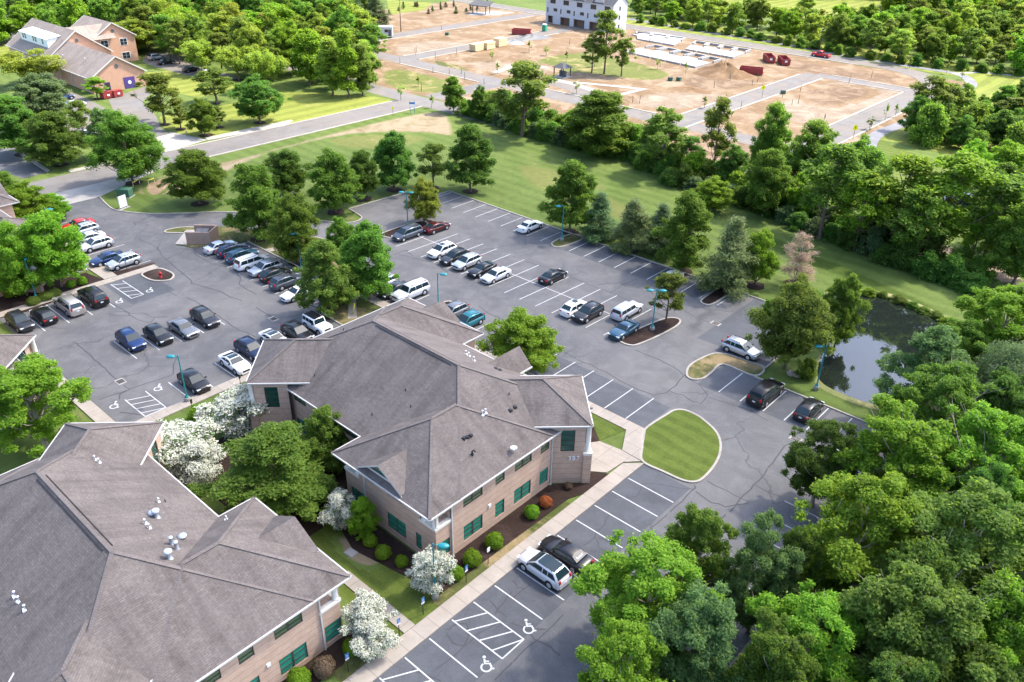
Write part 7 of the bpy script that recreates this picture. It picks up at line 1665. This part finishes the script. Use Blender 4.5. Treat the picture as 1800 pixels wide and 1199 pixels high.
# townhouse under construction
th = empty('townhouse', (0, 0, 0), 0, 'white wrapped three storey townhouse row with open garages, still being built', 'townhouse')
m = MB(); m2 = MB()
X0, X1, Y0, Y1, ZE = -209.0, -178.5, 250.5, 259.0, 9.3
g_ops = []
L_ = X1 - X0
gar = [(7.0, 11.4), (13.2, 18.2), (20.4, 25.4)]
ops = [(a, b_, 0.0, 2.7) for a, b_ in gar] + [(1.0, 3.4, 0.1, 2.6), (28.0, 29.6, 0.1, 2.5)]
wn = []
for k in range(5):
    x = 3.2 + k * 6.2; wn.append((x - 1.3, x + 1.3, 6.9, 8.5, 3))
    wn.append((x - 2.6, x - 2.0, 3.7, 5.4, 1)); wn.append((x + 0.4, x + 2.2, 4.3, 5.4, 3)); 
q = wall_run(m, (X0, Y0), (X1, Y0), -0.2, ZE, ops + [w_[:4] for w_ in wn], depth=0.2)
for w_ in wn: window(q, w_[:4], th, None, False, MAT['win_dark'], cols=w_[4], rows=1, depth=0.16)
for o in ops: b = MB(); b.face([q(o[0], o[2], 1.8), q(o[1], o[2], 1.8), q(o[1], o[3], 1.8), q(o[0], o[3], 1.8)]); b.face([q(o[0], o[2], .2), q(o[0], o[2], 1.8), q(o[0], o[3], 1.8), q(o[0], o[3], .2)][::-1]); b.face([q(o[1], o[2], .2), q(o[1], o[2], 1.8), q(o[1], o[3], 1.8), q(o[1], o[3], .2)]); b.face([q(o[0], o[3], .2), q(o[1], o[3], .2), q(o[1], o[3], 1.8), q(o[0], o[3], 1.8)]); b.build('garage_opening', MAT['wood_dark'], th)
sw = [(3.6, 4.4, 7.0, 8.4), (3.6, 4.4, 4.0, 5.4), (3.6, 4.4, 1.0, 2.4)]
q = wall_run(m, (X1, Y0), (X1, Y1), -0.2, ZE, sw, depth=0.2)
for o in sw: window(q, o, th, None, False, MAT['win_dark'], cols=1, rows=1, depth=0.16)
wall_run(m, (X1, Y1), (X0, Y1), -0.2, ZE, []); wall_run(m, (X0, Y1), (X0, Y0), -0.2, ZE, [])
ym = (Y0 + Y1) / 2
for x, s in ((X0, -1), (X1, 1)): f = [(x, Y0, ZE), (x, Y1, ZE), (x, ym, ZE + 3.0)]; m.face(f if s > 0 else f[::-1])
m.build('wall', MAT['wrap'], th)
m = MB(); m.face([(X0 - .3, Y0 - .4, ZE - .25), (X1 + .3, Y0 - .4, ZE - .25), (X1 + .3, ym, ZE + 3.1), (X0 - .3, ym, ZE + 3.1)]); m.face([(X1 + .3, Y1 + .4, ZE - .25), (X0 - .3, Y1 + .4, ZE - .25), (X0 - .3, ym, ZE + 3.1), (X1 + .3, ym, ZE + 3.1)]); m.build('roof', MAT['roof_dark'], th)
for k in range(3):            # white gables breaking the front roof
    x = X0 + 7 + k * 8.5; m = MB(); z = ZE; m.face([(x - 2.4, Y0 + .05, z), (x + 2.4, Y0 + .05, z), (x, Y0 + .05, z + 2.4)]); o = m.build('gable', MAT['wrap'], th)
    m = MB(); yb = Y0 + 3.2; m.face([(x - 2.7, Y0 - .4, z - .25), (x, Y0 - .4, z + 2.5), (x, yb, z + 2.5), (x - 2.7, Y0 - .1, z - .25)]); m.face([(x, Y0 - .4, z + 2.5), (x + 2.7, Y0 - .4, z - .25), (x + 2.7, Y0 - .1, z - .25), (x, yb, z + 2.5)]); m.build('gable_roof', MAT['roof_dark'], o)

def rolloff(pp, rz, label):
    p = P(*pp); e = empty('roll_off_skip', (p.x, p.y, 0.0), rz, label, 'skip'); L, W_, H_ = 6.4, 2.4, 1.7
    m = MB()
    for a, b_, c, d in ((0, -W_ / 2, L, 0.1), (0, W_ / 2, L, 0.1), (-L / 2, 0, 0.1, W_), (L / 2, 0, 0.1, W_)): m.box((a, b_, 0.2), (c, d, H_))
    m.box((0, 0, 0.2), (L, W_, 0.1)); m.build('body', MAT['rust_red'], e)
    r = MB()
    for i in range(8):
        for s in (-1, 1): r.box((-L / 2 + 0.5 + i * 0.77, s * (W_ / 2 + 0.07), 0.25), (0.1, 0.06, H_ - 0.15))
    r.build('rib', MAT['rust_red'], e) if False else None
    for i in range(8):
        for s in (-1, 1): r = MB(); r.box((-L / 2 + 0.5 + i * 0.77, s * (W_ / 2 + 0.07), 0.25), (0.1, 0.06, H_ - 0.15)); r.build('rib', MAT['rust_red'], e)
    r = MB(); r.box((L / 2 + 0.1, 0, 0.35), (0.08, 1.2, 1.1)); r.build('door', MAT['rust_red'], e)
    r = MB(); r.box((L / 2 + 0.15, -0.1, 1.0), (0.02, 0.7, 0.5)); r.build('label_plate', MAT['sign_white'], e)
    for x in (-2.4, 2.4):
        for s in (-1, 1): r = MB(); r.tube([(x, s * 0.9 - 0.1, 0.12), (x, s * 0.9 + 0.1, 0.12)], 0.13, 10); r.build('roller', MAT['post_dark'], e)
rolloff((917, 61), 0.5, 'long red roll off skip left of the green toilet')
rolloff((1351, 108), -0.9, 'red roll off skip, left of the two standing side by side'); rolloff((1377, 112), -0.9, 'red roll off skip, right of the two standing side by side'); rolloff((1320, 130), 0.35, 'red roll off skip next to the earth mound')
p = P(957, 55); e = empty('portable_toilet', (p.x, p.y, 0), 0.2, 'green portable toilet with a white roof', 'toilet'); b = MB(); b.box((0, 0, 0.1), (1.3, 1.3, 2.1)); b.build('cabin', MAT['toilet'], e); b = MB(); b.box((0, 0, 2.21), (1.35, 1.35, 0.25), top=0.7); b.build('roof', MAT['sign_white'], e); b = MB(); b.box((0.2, -0.67, 0.2), (0.75, 0.05, 1.85)); b.build('door', MAT['toilet'], e)
p = P(988, 135); e = empty('mail_gazebo', (p.x, p.y, 0), 0.0, 'small dark gazebo sheltering mailboxes at the road bend', 'gazebo')
b = MB(); b.box((0, 0, -0.05), (4.2, 4.2, 0.15)); b.build('floor', MAT['slab'], e)
for sx in (-1, 1):
    for sy in (-1, 1): b = MB(); b.box((sx * 1.6, sy * 1.6, 0.1), (0.22, 0.22, 2.5)); b.build('post', MAT['hut'], e)
b = MB(); k_ = 2.15; t_ = [(-.45, -.45, 3.7), (.45, -.45, 3.7), (.45, .45, 3.7), (-.45, .45, 3.7)]; l_ = [(-k_, -k_, 2.6), (k_, -k_, 2.6), (k_, k_, 2.6), (-k_, k_, 2.6)]
for i in range(4): j = (i + 1) % 4; b.face([l_[i], l_[j], t_[j], t_[i]])
b.face(t_); b.face(l_[::-1]); b.build('roof', MAT['roof_dark'], e)
for i in range(3): b = MB(); b.box((-0.8 + i * 0.8, 0.3, 0.1), (0.6, 0.5, 1.5)); b.build('mailbox', MAT['tarp'], e)
p = P(667, 66); e = empty('site_trailer', (p.x, p.y, 0), math.radians(45), 'white site trailer at the end of the new road', 'trailer'); b = MB(); b.box((0, 0, 0.6), (9.0, 2.8, 2.9)); b.build('body', MAT['wrap'], e); b = MB(); b.box((0, 0, 3.51), (9.2, 3.0, 0.12)); b.build('roof', MAT['sign_white'], e)
for x in (-2.5, 0, 2.5): b = MB(); b.box((x, -1.42, 1.9), (1.1, 0.05, 0.9)); b.build('window', MAT['win_dark'], e)
b = MB(); b.box((3.6, -1.42, 0.7), (0.9, 0.05, 2.1)); b.build('door', MAT['tarp'], e)
for x in (-1, 1): b = MB(); b.tube([(x, -1.45, 0.4), (x, -1.15, 0.4)], 0.4, 12); b.build('wheel', MAT['tyre'], e)
for pp, hh, lb in (((838, 89), 2.2, 'leftmost timber stack beside the new road'), ((858, 86), 2.3, 'middle timber stack beside the new road'), ((879, 81), 2.6, 'rightmost timber stack with a yellow top')):
    p = P(*pp); e = empty('timber_stack', (p.x, p.y, 0), 0.05, lb, 'timber stack')
    for i in range(3): b = MB(); b.box((R.uniform(-.1, .1), 0, 0.15 + i * (hh - .15) / 3), (2.6, 4.0, (hh - .15) / 3 - 0.06)); b.build('timber_pack', MAT['wood'], e)
    for y in (-1.2, 1.2): b = MB(); b.box((0, y, 0), (2.4, 0.15, 0.15)); b.build('bearer', MAT['wood_dark'], e)
def mound(name, pp, rx, ry, h, mat, label, cat, rz=0.0, seed=1):
    rg = random.Random(seed); p = P(*pp); m = MB(); N, K = 28, 9; ph = [rg.uniform(0, 6.28) for _ in range(6)]
    def pt(i, k):
        a = 2 * math.pi * i / N; r = k / K; w_ = 1 + 0.14 * math.sin(3 * a + ph[0]) + 0.08 * math.sin(7 * a + ph[1]); z = h * (1 - r) ** 1.1 * (1 + 0.18 * math.sin(5 * a + 9 * r + ph[2])) + 0.12 * h * math.sin(11 * a + 17 * r) * r * (1 - r) * 2
        x, y = rx * r * w_ * math.cos(a), ry * r * w_ * math.sin(a); return (x * math.cos(rz) - y * math.sin(rz), x * math.sin(rz) + y * math.cos(rz), max(-0.05, z - 0.04))
    for i in range(N):
        for k in range(K):
            if k == 0: m.face([pt(0, 0), pt(i, 1), pt(i + 1, 1)], smooth=True)
            else: m.face([pt(i, k), pt(i, k + 1), pt(i + 1, k + 1), pt(i + 1, k)], smooth=True)
    o = m.build(name, MAT[mat], None); o.location = (p.x, p.y, 0.01); return tag(o, label, cat)
MAT['earth'] = m_grass('dug_earth', (0.16, 0.098, 0.055), (0.21, 0.135, 0.08), (0.26, 0.18, 0.115), 0.4)
mound('earth_mound', (1270, 130), 9.0, 7.0, 3.4, 'earth', 'orange brown mound of dug earth left of a red skip', 'earth mound')
mound('earth_mound', (1215, 158), 6.0, 4.0, 0.6, 'earth', 'low brown scrape of earth on the plot below the mound', 'earth mound', seed=3)
mound('covered_pile', (932, 69), 9.5, 2.6, 1.7, 'tarp', 'long pile under a grey tarpaulin right of the timber', 'covered pile', math.radians(80), 5)
mound('gravel_pile', (905, 76), 4.0, 2.4, 1.2, 'slab', 'pale gravel heap at the end of the tarpaulin pile', 'gravel pile', 0, 6)
# new foundations
def foundation(corners, cuts, label):
    q = [Vector(P(*c)[:2]) for c in corners]; f = lambda s, t: (q[0] * (1 - s) + q[1] * s) * (1 - t) + (q[3] * (1 - s) + q[2] * s) * t
    e = empty('house_foundation', (0, 0, 0), 0, label, 'foundation')
    m = MB(); n = cuts
    for k in range(n):
        s0, s1 = k / n, (k + 1) / n - 0.02
        m = MB(); m.prism([f(s0, 0), f(s1, 0), f(s1, 0.55 + 0.1 * (k % 2)), f(s0, 0.55 + 0.1 * (k % 2))], -0.1, 0.42 + 0.03 * k); m.build('slab', MAT['slab'], e)
        m = MB(); ribbon(m, [f(s0 + .01, 0.68), f(s0 + .01, 1), f(s1 - .01, 1), f(s1 - .01, 0.68)], 0.5, -0.1, 0.7); m.build('stem_wall', MAT['slab'], e)
foundation(((1095, 92), (1225, 121), (1272, 108), (1150, 82)), 5, 'long white concrete foundation in front, nearest the earth mound')
foundation(((1120, 70), (1186, 82), (1206, 70), (1118, 58)), 3, 'white concrete foundation beside the right end of the townhouse')
foundation(((1205, 88), (1290, 104), (1322, 91), (1222, 75)), 4, 'white concrete foundation at the back right beside the far road')
# picnic shelter, poles, stakes
p = P(846, 24); e = empty('park_shelter', (p.x, p.y, 0), 0.2, 'park shelter with a flat sloping grey roof beyond the site', 'shelter')
for x in (-3, 3):
    for y in (-1.5, 1.5): b = MB(); b.box((x, y, 0), (0.25, 0.25, 3.2)); b.build('post', MAT['hut'], e)
b = MB(); b.bar((0, -2.6, 3.1), (0, 2.6, 4.4), 8.4, 0.25); b.build('roof', MAT['roof_dark'], e); b = MB(); b.box((0, 0, -0.05), (9, 6, 0.14)); b.build('floor', MAT['slab'], e)
def pole(bp, h, lean, label, arm=True):
    p = P(*bp); e = empty('utility_pole', (p.x, p.y, 0), 0.4, label, 'utility pole'); b = MB(); b.tube([(0, 0, -0.3), (lean, 0, h)], [0.2, 0.13], 8); b.build('shaft', MAT['wood_dark'], e)
    if arm: b = MB(); b.bar((lean - 1.2, 0, h - 0.6), (lean + 1.2, 0, h - 0.6), 0.12, 0.14); b.build('crossarm', MAT['wood_dark'], e)
    return p
pa = pole((704.8, 56), 11, 0.0, 'brown utility pole right of the dark pines'); pb = pole((59.6, 45), 9.5, -0.4, 'wooden utility pole by the far road at top left'); 
w_ = MB()
for k in range(3):
    a, b_ = Vector((pb.x, pb.y, 8.8 - k * 0.8)), Vector((pb.x - 40, pb.y - 60, 9.2 - k * 0.8)); w_.tube([a, a.lerp(b_, .5) - Vector((0, 0, .8)), b_], 0.04, 5)
tag(w_.build('overhead_wires', MAT['post_dark']), 'three overhead wires running left from the wooden pole', 'wires')
sg = 'dark stakes along the new roads'
for pp in ((741, 160), (761, 128), (790, 132), (817, 140), (851, 148), (811, 130), (765, 104), (730, 97), (703, 112), (732, 92), (776, 52), (803, 95), (1225, 255), (1124, 182), (1112, 180), (1302, 192), (1375, 172), (1407, 160), (1403, 182), (1392, 184), (1492, 146), (1531, 138), (1530, 228), (1322, 150), (1331, 145), (1255, 155), (1283, 142), (1253, 135), (1180, 143), (1160, 118), (1219, 92), (1276, 107), (1028, 70), (1001, 78)):
    p = P(*pp); e = empty('marker_stake', (p.x, p.y, 0), R.uniform(0, 3), 'thin dark stake standing beside a new road', 'stake', sg); b = MB(); b.tube([(0, 0, -0.1), (R.uniform(-.1, .1), R.uniform(-.1, .1), R.uniform(1.4, 2.3))], [0.07, 0.05], 6); b.build('shaft', MAT['post_dark'], e); b = MB(); b.lathe((0, 0, 0), [(0.11, 0), (0.1, 0.08)], 6); b.build('foot', MAT['post_dark'], e)
# second pool seen through the hedgerow trees
sheet('pool_water', smooth(px((1660, 345), (1690, 336), (1715, 345), (1712, 362), (1690, 374), (1665, 366)), 4, True), 0.016, 'water')
for i, (bx, by) in enumerate(((1193, 142), (1178, 142), (786, 62), (1376, 165))):
    p = P(bx, by); e = empty('service_box', (p.x, p.y, 0), 0.2 * i, ('small dark service box on the plot below the mound, right one', 'small dark service box on the plot below the mound, left one', 'small dark service box on earth by the timber road', 'small dark service box at the edge of the upper plot')[i], 'utility box'); b = MB(); b.box((0, 0, 0), (1.2, 0.9, 0.8)); b.build('body', MAT['green_box'], e); b = MB(); b.box((0, 0, 0.81), (1.25, 0.95, 0.08)); b.build('lid', MAT['post_dark'], e)

# yellow excavator glimpsed behind the hedgerow
p = P(1374, 336); e = empty('excavator', (p.x, p.y, 0), 0.6, 'yellow excavator glimpsed through the trees behind the hedgerow', 'excavator')
for s in (-1, 1): b = MB(); b.box((0, s * 1.0, 0), (3.4, 0.55, 0.75), top=0.85); b.build('track', MAT['trim'], e)
b = MB(); b.box((-0.3, 0, 0.8), (2.6, 2.3, 0.9), top=0.92); b.build('body', MAT['sign_yellow'], e); b = MB(); b.box((0.35, -0.6, 1.71), (1.2, 0.9, 1.2), top=0.85); b.build('cab', MAT['win_dark'], e)
b = MB(); b.bar((0.9, 0.2, 1.5), (3.0, 0.2, 3.6), 0.35, 0.5); b.build('boom', MAT['sign_yellow'], e); b = MB(); b.bar((3.0, 0.2, 3.6), (4.4, 0.2, 1.4), 0.28, 0.38); b.build('stick', MAT['sign_yellow'], e); b = MB(); b.box((4.4, 0.2, 0.7), (0.7, 1.0, 0.7), top=1.2); b.build('bucket', MAT['trim'], e)
rr = random.Random(9)
for i in range(9):
    p = P(1402 + rr.uniform(-12, 12), 658 + rr.uniform(-4, 5)); m = MB(); s = rr.uniform(0.25, 0.55); m.lathe((0, 0, 0), [(s, -0.1), (s * 1.1, s * 0.35), (s * 0.7, s * 0.8), (s * 0.2, s * 0.95)], 7, smooth=False)
    o = m.build('boulder', MAT['dirt_grey']); o.location = (p.x, p.y, 0); o.rotation_euler = (0, 0, rr.uniform(0, 6)); o.scale = (1, rr.uniform(0.7, 1.2), 1); tag(o, 'pale boulder in the small heap on the pond side verge', 'boulder', 'boulders by the pond')
